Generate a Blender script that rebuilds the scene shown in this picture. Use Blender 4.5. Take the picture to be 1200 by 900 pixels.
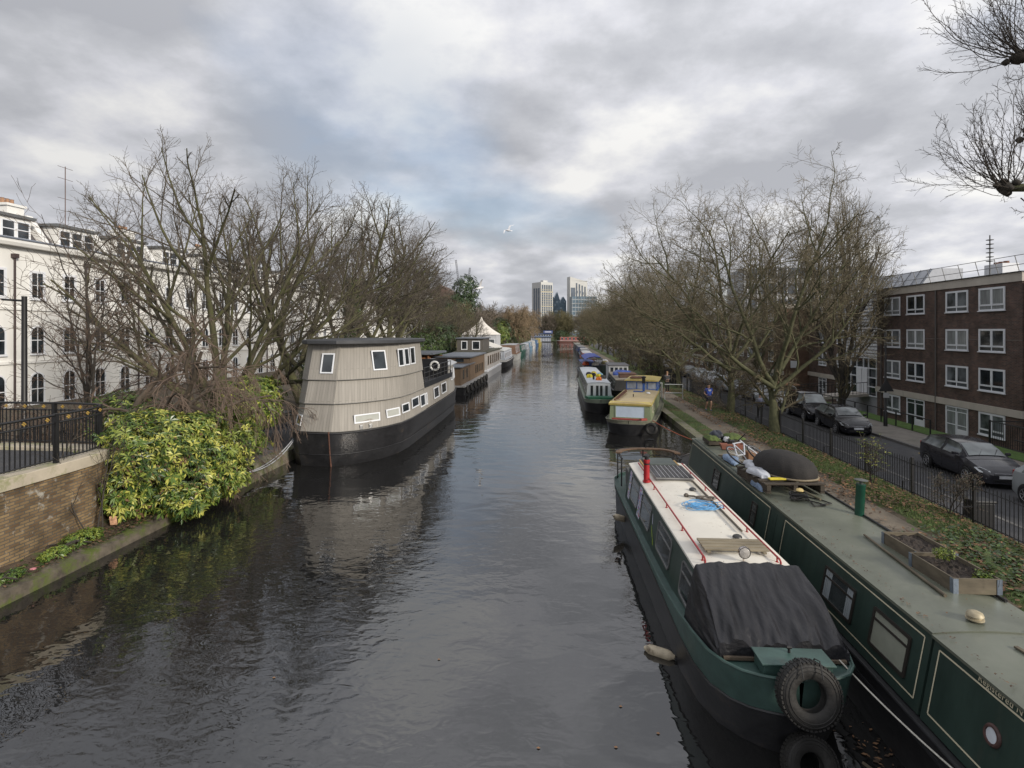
import bpy, bmesh, math, random
import numpy as np
from mathutils import Vector, Matrix, Euler
R = math.radians
PI = math.pi
sc = bpy.context.scene
for o in list(bpy.data.objects): bpy.data.objects.remove(o)
col = sc.collection

# ------------------------------------------------------------------ camera
cam = bpy.data.cameras.new('camera'); camo = bpy.data.objects.new('camera', cam); col.objects.link(camo)
cam.sensor_width = 36; cam.lens = 640/1200*36; cam.shift_y = -62/1200
cam.clip_start = 0.1; cam.clip_end = 6000
camo.location = (0, 0, 5.5); camo.rotation_euler = (R(90), 0, math.atan(55/640))
sc.camera = camo

# ------------------------------------------------------------------ light
SUN_DIR = Vector((0.80, -0.60, 0.42)).normalized()      # towards the sun
sun_el = math.asin(SUN_DIR.z); sun_az = math.atan2(SUN_DIR.x, SUN_DIR.y)
sl = bpy.data.lights.new('sun', 'SUN'); sl.energy = 2.6; sl.angle = R(10); sl.color = (1, .92, .80)
so = bpy.data.objects.new('sun', sl); col.objects.link(so); so.location = (60, -40, 60)
so.rotation_euler = SUN_DIR.to_track_quat('Z', 'Y').to_euler()
w = bpy.data.worlds.new('World'); sc.world = w; w.use_nodes = True
nt = w.node_tree; nt.nodes.clear()
N = nt.nodes.new; Lk = nt.links.new
def vm(op, a, b=None):
    n = N('ShaderNodeMath'); n.operation = op
    for i, q in enumerate((a, b)):
        if q is None: continue
        if isinstance(q, (int, float)): n.inputs[i].default_value = q
        else: Lk(q, n.inputs[i])
    return n.outputs[0]
out = N('ShaderNodeOutputWorld'); bg = N('ShaderNodeBackground'); bg.inputs[1].default_value = 0.103
sky = N('ShaderNodeTexSky'); sky.sky_type = 'NISHITA'; sky.sun_disc = False
sky.sun_elevation = sun_el; sky.sun_rotation = sun_az; sky.altitude = 30; sky.dust_density = 2.0
tc = N('ShaderNodeTexCoord'); sp = N('ShaderNodeSeparateXYZ'); Lk(tc.outputs['Generated'], sp.inputs[0])
zc = vm('ADD', vm('MAXIMUM', sp.outputs[2], 0.0), 0.26)
cx = vm('DIVIDE', sp.outputs[0], zc); cy = vm('DIVIDE', sp.outputs[1], zc)
cb = N('ShaderNodeCombineXYZ'); Lk(cx, cb.inputs[0]); Lk(cy, cb.inputs[1]); cb.inputs[2].default_value = 3.7
n1 = N('ShaderNodeTexNoise'); n1.inputs['Scale'].default_value = 1.9; n1.inputs['Detail'].default_value = 10
n1.inputs['Roughness'].default_value = .55; n1.inputs['Distortion'].default_value = .0; Lk(cb.outputs[0], n1.inputs['Vector'])
r1 = N('ShaderNodeValToRGB'); Lk(n1.outputs[0], r1.inputs[0])
e = r1.color_ramp.elements
e[0].position = .385; e[0].color = (.312, .320, .346, 1); e[1].position = .63; e[1].color = (.61, .605, .595, 1)
x = e.new(.465); x.color = (.375, .383, .408, 1)
x = e.new(.53); x.color = (.46, .465, .495, 1)
# brighter cloud towards the sun's side and overhead
side = vm('ADD', vm('MULTIPLY', sp.outputs[0], .14), 1.0)
up = N('ShaderNodeMapRange'); Lk(sp.outputs[2], up.inputs[0]); up.inputs[1].default_value = .3; up.inputs[2].default_value = .95
up.inputs[3].default_value = 1.0; up.inputs[4].default_value = 1.5
k = vm('MULTIPLY', vm('MULTIPLY', side, up.outputs[0]), 10.0)
sc1 = N('ShaderNodeVectorMath'); sc1.operation = 'SCALE'; Lk(r1.outputs[0], sc1.inputs[0]); Lk(k, sc1.inputs['Scale'])
n2 = N('ShaderNodeTexNoise'); n2.inputs['Scale'].default_value = .8; n2.inputs['Detail'].default_value = 5; Lk(cb.outputs[0], n2.inputs['Vector'])
r2 = N('ShaderNodeMapRange'); Lk(n2.outputs[0], r2.inputs[0]); r2.inputs[1].default_value = .56; r2.inputs[2].default_value = .68
r2.inputs[3].default_value = 1.0; r2.inputs[4].default_value = .5
# one larger thin gap in the cloud where blue shows
dt = N('ShaderNodeVectorMath'); dt.operation = 'DOT_PRODUCT'; Lk(tc.outputs['Generated'], dt.inputs[0]); dt.inputs[1].default_value = Vector((-.31, .87, .385)).normalized()
gp = N('ShaderNodeMapRange'); Lk(dt.outputs['Value'], gp.inputs[0]); gp.inputs[1].default_value = .970; gp.inputs[2].default_value = .998; gp.inputs[3].default_value = 0; gp.inputs[4].default_value = .42
gn = N('ShaderNodeMapRange'); Lk(n2.outputs[0], gn.inputs[0]); gn.inputs[1].default_value = .35; gn.inputs[2].default_value = .6
fac = vm('SUBTRACT', r2.outputs[0], vm('MULTIPLY', gp.outputs[0], gn.outputs[0]))
mx = N('ShaderNodeMix'); mx.data_type = 'RGBA'; Lk(fac, mx.inputs[0]); Lk(sky.outputs[0], mx.inputs[6]); Lk(sc1.outputs[0], mx.inputs[7])
Lk(mx.outputs[2], bg.inputs[0]); Lk(bg.outputs[0], out.inputs[0])
sc.view_settings.view_transform = 'Standard'; sc.view_settings.look = 'None'
sc.view_settings.exposure = 0.50; sc.view_settings.gamma = 1
sc.render.engine = 'CYCLES'
sc.render.resolution_x = 1024; sc.render.resolution_y = 768

# ------------------------------------------------------------------ materials
def lin(c):
    return tuple(((v/255)/12.92 if v/255 <= .04045 else ((v/255+.055)/1.055)**2.4) for v in c)
MATS = {}
def M(name, c, rough=.6, met=0., var=.15, scale=3., bump=0., bscale=25., dirt=None, spec=.5, streak=False, specks=None):
    if name in MATS: return MATS[name]
    m = bpy.data.materials.new(name); m.use_nodes = True; t = m.node_tree
    b = t.nodes['Principled BSDF']; b.inputs['Roughness'].default_value = rough; b.inputs['Metallic'].default_value = met
    b.inputs['Specular IOR Level'].default_value = spec
    tc = t.nodes.new('ShaderNodeTexCoord'); vec = tc.outputs['Object']
    if streak:
        mp = t.nodes.new('ShaderNodeMapping'); mp.inputs['Scale'].default_value = (1, 1, .12) if streak is True else streak
        t.links.new(vec, mp.inputs[0]); vec = mp.outputs[0]
    n = t.nodes.new('ShaderNodeTexNoise'); n.inputs['Scale'].default_value = scale; n.inputs['Detail'].default_value = 6
    n.inputs['Roughness'].default_value = .65
    t.links.new(vec, n.inputs['Vector'])
    mr = t.nodes.new('ShaderNodeMapRange'); mr.inputs[1].default_value = .3; mr.inputs[2].default_value = .7
    t.links.new(n.outputs[0], mr.inputs[0])
    mix = t.nodes.new('ShaderNodeMix'); mix.data_type = 'RGBA'; t.links.new(mr.outputs[0], mix.inputs[0])
    mix.inputs[6].default_value = (*[v*(1-var) for v in c[:3]], 1); mix.inputs[7].default_value = (*[min(1, v*(1+var)) for v in c[:3]], 1)
    res = mix.outputs[2]
    if dirt:
        dc, lo, ds = dirt
        n2 = t.nodes.new('ShaderNodeTexNoise'); n2.inputs['Scale'].default_value = ds; n2.inputs['Detail'].default_value = 8
        n2.inputs['Roughness'].default_value = .7; t.links.new(vec, n2.inputs['Vector'])
        m2 = t.nodes.new('ShaderNodeMapRange'); m2.inputs[1].default_value = lo; m2.inputs[2].default_value = lo+.16
        t.links.new(n2.outputs[0], m2.inputs[0])
        mi = t.nodes.new('ShaderNodeMix'); mi.data_type = 'RGBA'; t.links.new(m2.outputs[0], mi.inputs[0])
        t.links.new(res, mi.inputs[6]); mi.inputs[7].default_value = (*dc, 1); res = mi.outputs[2]
    if specks:
        for dc, lo, ds in specks:
            n2 = t.nodes.new('ShaderNodeTexNoise'); n2.inputs['Scale'].default_value = ds; n2.inputs['Detail'].default_value = 9; n2.inputs['Roughness'].default_value = .8; n2.inputs['Distortion'].default_value = .6
            t.links.new(tc.outputs['Object'], n2.inputs['Vector']); m2 = t.nodes.new('ShaderNodeMapRange'); m2.inputs[1].default_value = lo; m2.inputs[2].default_value = lo+.04
            t.links.new(n2.outputs[0], m2.inputs[0]); mi = t.nodes.new('ShaderNodeMix'); mi.data_type = 'RGBA'; t.links.new(m2.outputs[0], mi.inputs[0])
            t.links.new(res, mi.inputs[6]); mi.inputs[7].default_value = (*dc, 1); res = mi.outputs[2]
    t.links.new(res, b.inputs['Base Color'])
    if bump:
        n3 = t.nodes.new('ShaderNodeTexNoise'); n3.inputs['Scale'].default_value = bscale; n3.inputs['Detail'].default_value = 5
        t.links.new(vec, n3.inputs['Vector'])
        bp = t.nodes.new('ShaderNodeBump'); bp.inputs['Strength'].default_value = min(1, bump); bp.inputs['Distance'].default_value = .02
        t.links.new(n3.outputs[0], bp.inputs['Height']); t.links.new(bp.outputs[0], b.inputs['Normal'])
    MATS[name] = m
    return m
def brick(name, c1, c2, mortar, sx=.225, sz=.075, msize=.012, patch=None, lo=.7, hi=1.25):
    if name in MATS: return MATS[name]
    m = bpy.data.materials.new(name); m.use_nodes = True; t = m.node_tree
    b = t.nodes['Principled BSDF']; b.inputs['Roughness'].default_value = .85
    tc = t.nodes.new('ShaderNodeTexCoord'); s = t.nodes.new('ShaderNodeSeparateXYZ'); t.links.new(tc.outputs['Object'], s.inputs[0])
    a = t.nodes.new('ShaderNodeMath'); a.operation = 'ADD'; t.links.new(s.outputs[0], a.inputs[0]); t.links.new(s.outputs[1], a.inputs[1])
    cbn = t.nodes.new('ShaderNodeCombineXYZ'); t.links.new(a.outputs[0], cbn.inputs[0]); t.links.new(s.outputs[2], cbn.inputs[1])
    br = t.nodes.new('ShaderNodeTexBrick'); t.links.new(cbn.outputs[0], br.inputs['Vector'])
    br.inputs['Scale'].default_value = 1; br.inputs['Brick Width'].default_value = sx; br.inputs['Row Height'].default_value = sz
    br.inputs['Mortar Size'].default_value = msize; br.inputs['Mortar Smooth'].default_value = .3; br.inputs['Bias'].default_value = 0
    br.inputs['Color1'].default_value = (*c1, 1); br.inputs['Color2'].default_value = (*c2, 1); br.inputs['Mortar'].default_value = (*mortar, 1)
    n = t.nodes.new('ShaderNodeTexNoise'); n.inputs['Scale'].default_value = 1.3; n.inputs['Detail'].default_value = 7; t.links.new(tc.outputs['Object'], n.inputs['Vector'])
    mr = t.nodes.new('ShaderNodeMapRange'); mr.inputs[1].default_value = .35; mr.inputs[2].default_value = .7
    mr.inputs[3].default_value = lo; mr.inputs[4].default_value = hi; t.links.new(n.outputs[0], mr.inputs[0])
    vs = t.nodes.new('ShaderNodeVectorMath'); vs.operation = 'SCALE'; t.links.new(br.outputs[0], vs.inputs[0]); t.links.new(mr.outputs[0], vs.inputs['Scale'])
    res = vs.outputs[0]
    if patch:
        n2 = t.nodes.new('ShaderNodeTexNoise'); n2.inputs['Scale'].default_value = patch[1]; n2.inputs['Detail'].default_value = 9; n2.inputs['Roughness'].default_value = .75
        t.links.new(tc.outputs['Object'], n2.inputs['Vector'])
        m2 = t.nodes.new('ShaderNodeMapRange'); m2.inputs[1].default_value = patch[2]; m2.inputs[2].default_value = patch[2]+.08
        t.links.new(n2.outputs[0], m2.inputs[0])
        mi = t.nodes.new('ShaderNodeMix'); mi.data_type = 'RGBA'; t.links.new(m2.outputs[0], mi.inputs[0]); t.links.new(res, mi.inputs[6])
        mi.inputs[7].default_value = (*patch[0], 1); res = mi.outputs[2]
    t.links.new(res, b.inputs['Base Color'])
    bp = t.nodes.new('ShaderNodeBump'); bp.inputs['Strength'].default_value = .4; bp.inputs['Distance'].default_value = .01; bp.invert = True
    t.links.new(br.outputs['Fac'], bp.inputs['Height']); t.links.new(bp.outputs[0], b.inputs['Normal'])
    MATS[name] = m
    return m
def glass(name, c=(.02, .025, .03), rough=.06):
    if name in MATS: return MATS[name]
    m = bpy.data.materials.new(name); m.use_nodes = True; t = m.node_tree
    b = t.nodes['Principled BSDF']; b.inputs['Roughness'].default_value = rough
    b.inputs['Specular IOR Level'].default_value = .8
    tc = t.nodes.new('ShaderNodeTexCoord'); n = t.nodes.new('ShaderNodeTexNoise'); n.inputs['Scale'].default_value = 1.1
    oi = t.nodes.new('ShaderNodeObjectInfo'); ad = t.nodes.new('ShaderNodeVectorMath'); t.links.new(tc.outputs['Object'], ad.inputs[0]); t.links.new(oi.outputs['Location'], ad.inputs[1])
    t.links.new(ad.outputs[0], n.inputs['Vector'])
    mr = t.nodes.new('ShaderNodeMapRange'); mr.inputs[1].default_value = .35; mr.inputs[2].default_value = .65; mr.inputs[3].default_value = .4; mr.inputs[4].default_value = 1.8
    t.links.new(n.outputs[0], mr.inputs[0])
    vs = t.nodes.new('ShaderNodeVectorMath'); vs.operation = 'SCALE'; vs.inputs[0].default_value = c; t.links.new(mr.outputs[0], vs.inputs['Scale'])
    t.links.new(vs.outputs[0], b.inputs['Base Color'])
    MATS[name] = m
    return m

# ------------------------------------------------------------------ mesh builder
class MB:
    def __init__(s): s.v = []; s.f = []; s.m = []
    def add(s, vs, fs, mi=0):
        o = len(s.v); s.v += [tuple(q) for q in vs]; s.f += [tuple(i+o for i in q) for q in fs]; s.m += [mi]*len(fs); return s
    def bx(s, x0, x1, y0, y1, z0, z1, mi=0):
        return s.add([(x0,y0,z0),(x1,y0,z0),(x1,y1,z0),(x0,y1,z0),(x0,y0,z1),(x1,y0,z1),(x1,y1,z1),(x0,y1,z1)],
                     [(0,3,2,1),(4,5,6,7),(0,1,5,4),(1,2,6,5),(2,3,7,6),(3,0,4,7)], mi)
    def box(s, c, d, rot=(0,0,0), mi=0):
        m = Euler(rot).to_matrix(); c = Vector(c); h = [q/2 for q in d]; vs = []
        for z in (-1, 1):
            for x, y in ((-1,-1),(1,-1),(1,1),(-1,1)): vs.append(c + m @ Vector((x*h[0], y*h[1], z*h[2])))
        return s.add(vs, [(0,3,2,1),(4,5,6,7),(0,1,5,4),(1,2,6,5),(2,3,7,6),(3,0,4,7)], mi)
    def ubox(s, O, U, V, W, mi=0):          # box from corner O with edge vectors U,V,W
        O, U, V, W = Vector(O), Vector(U), Vector(V), Vector(W)
        return s.add([O, O+U, O+U+V, O+V, O+W, O+U+W, O+U+V+W, O+V+W],
                     [(0,3,2,1),(4,5,6,7),(0,1,5,4),(1,2,6,5),(2,3,7,6),(3,0,4,7)], mi)
    def loft(s, rings, closed=True, cap0=True, cap1=True, mi=0):
        n = len(rings[0]); vs = [p for r in rings for p in r]; fs = []
        for i in range(len(rings)-1):
            for j in range(n if closed else n-1):
                a = i*n+j; b = i*n+(j+1) % n; fs.append((a, b, b+n, a+n))
        if cap0: fs.append(tuple(range(n-1, -1, -1)))
        if cap1: q = (len(rings)-1)*n; fs.append(tuple(range(q, q+n)))
        return s.add(vs, fs, mi)
    def prism(s, poly, z0, z1, mi=0):
        return s.loft([[(x, y, z0) for x, y in poly], [(x, y, z1) for x, y in poly]], mi=mi)
    def lathe(s, prof, c=(0,0,0), seg=16, axis='z', mi=0, cap=True):
        rings = []
        for r, h in prof:
            ring = []
            for i in range(seg):
                a = 2*PI*i/seg; x, y = r*math.cos(a), r*math.sin(a)
                p = (x, y, h) if axis == 'z' else (h, x, y) if axis == 'x' else (y, h, x)
                ring.append((c[0]+p[0], c[1]+p[1], c[2]+p[2]))
            rings.append(ring)
        return s.loft(rings, True, cap, cap, mi)
    def tube(s, pts, r, sides=6, mi=0, caps=True, close=False):
        pts = [Vector(p) for p in pts]; n = len(pts)
        rs = r if isinstance(r, (list, tuple)) else [r]*n
        rings = []
        for i, p in enumerate(pts):
            if close: d = pts[(i+1) % n]-pts[i-1]
            else: d = pts[min(i+1, n-1)]-pts[max(i-1, 0)]
            d = d.normalized() if d.length > 1e-9 else Vector((0,0,1))
            ref = Vector((0,0,1)) if abs(d.z) < .9 else Vector((1,0,0))
            u = d.cross(ref).normalized(); v = d.cross(u)
            rings.append([p+(u*math.cos(2*PI*k/sides)+v*math.sin(2*PI*k/sides))*rs[i] for k in range(sides)])
        if close: rings.append(rings[0])
        return s.loft(rings, True, caps and not close, caps and not close, mi)
    def torus(s, c, R0, r0, axis='y', seg=28, sides=10, squash=1., mi=0):
        rings = []
        for i in range(seg+1):
            a = 2*PI*i/seg; ring = []
            for j in range(sides):
                b = 2*PI*j/sides; rr = R0+r0*math.cos(b); h = r0*squash*math.sin(b)
                x, y = rr*math.cos(a), rr*math.sin(a)
                p = (x, y, h) if axis == 'z' else (h, x, y) if axis == 'x' else (x, h, y)
                ring.append((c[0]+p[0], c[1]+p[1], c[2]+p[2]))
            rings.append(ring)
        return s.loft(rings, True, False, False, mi)
    def build(s, name, mats, parent=None, smooth=None, bevel=0, loc=None, rot=None, recalc=True):
        me = bpy.data.meshes.new(name); me.from_pydata(s.v, [], s.f)
        if not isinstance(mats, (list, tuple)): mats = [mats]
        for m in mats: me.materials.append(m)
        if any(s.m): me.polygons.foreach_set('material_index', s.m)
        if recalc:
            bm = bmesh.new(); bm.from_mesh(me); bmesh.ops.recalc_face_normals(bm, faces=bm.faces); bm.to_mesh(me); bm.free()
        if smooth is not None:
            me.shade_smooth(); me.set_sharp_from_angle(angle=R(smooth))
        me.update()
        o = bpy.data.objects.new(name, me); col.objects.link(o)
        if parent: o.parent = parent
        if loc: o.location = loc
        if rot: o.rotation_euler = rot
        if bevel:
            b = o.modifiers.new('bevel', 'BEVEL'); b.width = bevel; b.segments = 2; b.limit_method = 'ANGLE'; b.angle_limit = R(40)
        return o
def tag(o, label=None, cat=None, group=None, kind=None):
    if label: o['label'] = label
    if cat: o['category'] = cat
    if group: o['group'] = group
    if kind: o['kind'] = kind
    return o
def thing(name, label, cat, loc=(0,0,0), rz=0, group=None):
    o = bpy.data.objects.new(name, None); col.objects.link(o); o.location = loc; o.rotation_euler = (0, 0, rz); o.empty_display_size = .3
    return tag(o, label, cat, group)
KIDS = {}
def copy_tree(o, parent=None):
    c = o.copy(); col.objects.link(c); c.parent = parent
    for ch in o.children: copy_tree(ch, c)
    return c
def place(o, loc, rz=None, label=None, scale=None):
    o.location = loc
    if rz is not None: o.rotation_euler.z = rz
    if label: o['label'] = label
    if scale: o.scale = scale if isinstance(scale, tuple) else (scale,)*3
    return o
def frame_on(O, U, V, w, h, t=.05, d=.03, r=0.0, bars=()):
    """window frame on a wall plane: O lower corner, U/V unit vectors in the wall, normal U x V.  bars: ('v',frac) / ('h',frac)"""
    O, U, V = Vector(O), Vector(U).normalized(), Vector(V).normalized(); Nn = U.cross(V)
    mb = MB(); P = lambda a, b, c: O+U*a+V*b+Nn*c
    def outline(i, rr):
        a0, b0, a1, b1 = i, i, w-i, h-i; pts = []
        if rr <= 0: return [(a0,b0),(a1,b0),(a1,b1),(a0,b1)]
        for cxx, cyy, s0 in ((a1-rr,b0+rr,-90),(a1-rr,b1-rr,0),(a0+rr,b1-rr,90),(a0+rr,b0+rr,180)):
            for k in range(4):
                a = R(s0+30*k); pts.append((cxx+rr*math.cos(a), cyy+rr*math.sin(a)))
        return pts
    o1, o2 = outline(0, r), outline(t, max(r-t, .02) if r > 0 else 0)
    rings = [[P(a,b,0) for a,b in o1], [P(a,b,d) for a,b in o1], [P(a,b,d) for a,b in o2], [P(a,b,0) for a,b in o2]]
    mb.loft(rings, True, False, False)
    for k, fr in bars:
        bw = t*.7
        if k == 'v': mb.ubox(P(w*fr-bw/2, t, 0), U*bw, V*(h-2*t), Nn*d*.8)
        else: mb.ubox(P(t, h*fr-bw/2, 0), U*(w-2*t), V*bw, Nn*d*.85)
    g = MB(); g.add([P(a,b,d*.25) for a,b in o2], [tuple(range(len(o2)))])
    return mb, g
def window(parent, O, U, V, w, h, fm, gm, t=.05, d=.03, r=0., bars=(), name='window', glabel=None):
    f, g = frame_on(O, U, V, w, h, t, d, r, bars)
    fo = f.build(name, fm, parent); go = g.build('pane', gm, fo, recalc=False)
    if glabel: go['label'] = glabel
    return fo
def sheet(name, pts, faces, mat, kind='structure', smooth=None):
    o = MB().add(pts, faces).build(name, mat, smooth=smooth); o['kind'] = kind; return o
rnd = random.Random(7)
BLACKM = M('black painted iron', (.012, .012, .013), .45, var=.3)
WHITEP = M('white upvc', (.72, .74, .78), .4, var=.05)
WINGL = glass('window glass')
GREYGL = glass('curtained glass', (.10, .11, .12), .12)
# ------------------------------------------------------------------ setting: water, ground, roads
def water_mat():
    m = bpy.data.materials.new('canal water'); m.use_nodes = True; t = m.node_tree; b = t.nodes['Principled BSDF']
    b.inputs['Base Color'].default_value = (.013, .013, .013, 1); b.inputs['Roughness'].default_value = .012; b.inputs['IOR'].default_value = 1.9
    b.inputs['Specular IOR Level'].default_value = .62
    tc = t.nodes.new('ShaderNodeTexCoord')
    def noise(scale, det, mscale=(1,1,1), rot=0, dist=0):
        mp = t.nodes.new('ShaderNodeMapping'); mp.inputs['Scale'].default_value = mscale; mp.inputs['Rotation'].default_value = (0,0,rot)
        t.links.new(tc.outputs['Object'], mp.inputs[0]); n = t.nodes.new('ShaderNodeTexNoise'); n.inputs['Scale'].default_value = scale
        n.inputs['Detail'].default_value = det; n.inputs['Distortion'].default_value = dist; t.links.new(mp.outputs[0], n.inputs['Vector']); return n.outputs[0]
    def mth(op, a, bb):
        n = t.nodes.new('ShaderNodeMath'); n.operation = op
        for i, q in enumerate((a, bb)):
            if isinstance(q, (int, float)): n.inputs[i].default_value = q
            else: t.links.new(q, n.inputs[i])
        return n.outputs[0]
    a = noise(.85, 1, (1, 1.5, 1), .3, .4); bb = noise(3.0, 1, (1, 1.6, 1), -.25, .8); c = noise(8, 1, (1, 1.5, 1), .15, .5)
    msk = noise(.16, 3, (1, .55, 1), .4)
    mr = t.nodes.new('ShaderNodeMapRange'); mr.inputs[1].default_value = .38; mr.inputs[2].default_value = .62; mr.inputs[3].default_value = .12; mr.inputs[4].default_value = 1.2
    t.links.new(msk, mr.inputs[0])
    h = mth('ADD', mth('MULTIPLY', a, 1.0), mth('MULTIPLY', mth('ADD', mth('MULTIPLY', bb, .42), mth('MULTIPLY', c, .09)), mr.outputs[0]))
    bp = t.nodes.new('ShaderNodeBump'); bp.inputs['Strength'].default_value = 1.0; bp.inputs['Distance'].default_value = .018
    t.links.new(h, bp.inputs['Height']); t.links.new(bp.outputs[0], b.inputs['Normal'])
    return m
sheet('canal_water', [(-11.6,-25,0),(7.2,-25,0),(7.2,290,0),(-11.6,290,0)], [(0,1,2,3)], water_mat())
G_DIRT = M('bare earth with leaf mould', (.085, .066, .045), .95, var=.4, scale=2.5, bump=.8, bscale=18, dirt=((.05,.075,.02), .55, 1.4))
G_PATH = M('compacted gravel path', (.15, .125, .095), .9, var=.22, scale=1.6, bump=.5, bscale=40, dirt=((.075,.06,.045), .58, 2.3))
G_GRASS = M('rough bank grass', (.055, .085, .022), .95, var=.45, scale=3.2, bump=.9, bscale=40, dirt=((.10,.06,.03), .50, 1.7))
G_TARMAC = M('worn tarmac', (.048, .048, .052), .8, var=.2, scale=2.5, bump=.4, bscale=60, dirt=((.075,.073,.07), .57, .6))
G_PAVE = M('concrete paving', (.17, .155, .135), .85, var=.2, scale=1.6, bump=.3, bscale=40, dirt=((.10,.10,.075), .56, 1.1))
G_STONE = M('mossy stone coping', (.17, .155, .12), .85, var=.3, scale=3.5, bump=.6, bscale=18, dirt=((.085,.11,.02), .47, 1.9))
G_KERB = M('granite kerb', (.12, .115, .11), .8, var=.2, scale=5)
far = 300; Y0 = -25; Y1 = 290
def strip(name, prof, mat, y0=Y0, y1=Y1, ny=1, jit=0, nx=1, seed=1):
    """profile of (x,z) swept along y with optional roughness"""
    rr = random.Random(seed); P = []
    for i in range(len(prof)-1):
        for k in range(nx): f = k/nx; P.append((prof[i][0]*(1-f)+prof[i+1][0]*f, prof[i][1]*(1-f)+prof[i+1][1]*f))
    P.append(prof[-1]); vs = []; fs = []
    for j in range(ny+1):
        y = y0+(y1-y0)*j/ny
        for i, (x, z) in enumerate(P): vs.append((x, y, z+(rr.uniform(-jit, jit) if 0 < i < len(P)-1 and 0 < j < ny else 0)))
    n = len(P)
    for j in range(ny):
        for i in range(n-1): a = j*n+i; fs.append((a, a+1, a+n+1, a+n))
    return sheet(name, vs, fs, mat, smooth=60 if jit else None)
# right bank
strip('canal_wall', [(6.9,-.8),(6.9,.26)], G_STONE)
strip('bank_coping', [(6.7,-.5),(6.7,.30),(7.15,.31),(7.15,.2)], G_STONE, ny=1)
strip('grass_verge', [(7.1,.28),(7.5,.36),(7.95,.36)], G_GRASS, y0=2, y1=200, ny=300, jit=.03, nx=2, seed=3)
strip('ground', [(7.0,.2),(8,.345),(9.4,.345),(11.2,.24),(11.5,.10),(12.1,-.52),(12.4,-.70),(18.5,-.70),(18.6,-.60),(21.1,-.60),(22.5,-.62),(24.8,-1.74),(70,-1.72),(900,-1.72)], G_DIRT, y0=-60, y1=1500)
strip('towpath', [(7.9,.36),(8.6,.385),(9.32,.36)], G_PATH, y0=14, y1=Y1, ny=90, jit=.012, nx=3)
strip('towpath', [(7.15,.36),(7.9,.38),(8.42,.36)], G_PATH, y0=-10, y1=13.99, ny=30, jit=.01, nx=3)
strip('grass_bank', [(9.3,.34),(10.2,.42),(11.0,.34),(11.35,.27)], G_GRASS, y0=14, y1=180, ny=420, jit=.05, nx=4, seed=4)
strip('grass_bank', [(8.40,.34),(9.4,.50),(10.6,.42),(11.35,.27)], G_GRASS, y0=-5, y1=13.99, ny=70, jit=.05, nx=6, seed=5)
strip('near_pavement', [(11.9,-.50),(13.95,-.49),(14.0,-.5)], G_TARMAC, y0=-60)
strip('kerb', [(14.0,-.8),(14.0,-.485),(14.14,-.485),(14.15,-.62),(14.15,-.8)], G_KERB, y0=-60)
strip('road', [(14.14,-.62),(16.2,-.58),(18.41,-.62)], G_TARMAC, y0=-60)
strip('road_marking', [(17.90,-.602),(17.98,-.603)], M('yellow road paint', (.5,.36,.08), .8, var=.25, dirt=((.06,.06,.06), .5, 3)), y0=-60, y1=29)
strip('road_marking', [(18.08,-.605),(18.16,-.607)], MATS['yellow road paint'], y0=-60, y1=29)
strip('kerb', [(18.4,-.8),(18.4,-.49),(18.54,-.485),(18.56,-.6)], G_KERB, y0=-60)
strip('far_pavement', [(18.54,-.49),(21.1,-.48),(21.12,-.6)], G_PAVE, y0=-60)
strip('grass_slope', [(21.12,-.46),(22.6,-.47),(24.9,-1.66),(25.2,-1.69)], M('mown grass', (.06,.11,.02), .95, var=.35, scale=3, bump=.7, bscale=50, dirt=((.11,.08,.04), .6, 1.2)), y0=20, y1=140, ny=120, jit=.02, nx=3)
strip('lower_path', [(25.1,-1.69),(26.2,-1.69)], G_PAVE, y0=20, y1=140)
# left bank
strip('canal_wall', [(-11.35,-.8),(-11.35,.26)], G_STONE)
G_LEDGE = M('dark mossy ledge stone', (.095,.08,.06), .9, var=.45, scale=4, bump=.9, bscale=14, dirt=((.075,.10,.015), .46, 2.6))
strip('bank_coping', [(-11.02,-.5),(-11.07,.22),(-11.25,.27),(-11.42,.28),(-11.52,.1)], G_LEDGE, y0=-25, y1=19.4, ny=220, jit=.03)
strip('bank_coping', [(-11.3,-.5),(-11.3,.50),(-11.7,.52),(-11.72,.1)], G_STONE, y0=19.4, y1=Y1, ny=60, jit=.008)
strip('bank_soil', [(-11.36,.25),(-11.7,.34),(-12.3,.42),(-14,.5)], M('leafy bank soil', (.07,.05,.032), .95, var=.5, scale=5, bump=1, bscale=20, dirt=((.07,.095,.02), .53, 2.2)), y0=-20, y1=19.4, ny=160, jit=.04, nx=3)
strip('ground', [(-11.6,.2),(-13,.42),(-18,.9),(-24,1.0),(-32,1.0),(-60,1.0),(-900,1.0)], G_DIRT, y0=-60, y1=1500)
strip('quay', [(-11.65,.50),(-13,.53),(-16,.62),(-16.3,.5)], M('grey quay paving', (.10,.10,.105), .85, var=.2, scale=2, bump=.3, dirt=((.06,.055,.04), .55, 1.2)), y0=19.4, y1=120)
# land across the far end of the canal
sheet('far_ground', [(-200,280,.3),(200,280,.3),(200,1500,.3),(-200,1500,.3)], [(0,1,2,3)], G_GRASS)
sheet('far_bank_wall', [(-200,280,-1),(200,280,-1),(200,280,.32),(-200,280,.32)], [(0,1,2,3)], G_STONE)
sheet('distant_ground', [(-4000,1400,-.5),(4000,1400,-.5),(4000,5500,-.5),(-4000,5500,-.5)], [(0,1,2,3)], G_GRASS)
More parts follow.
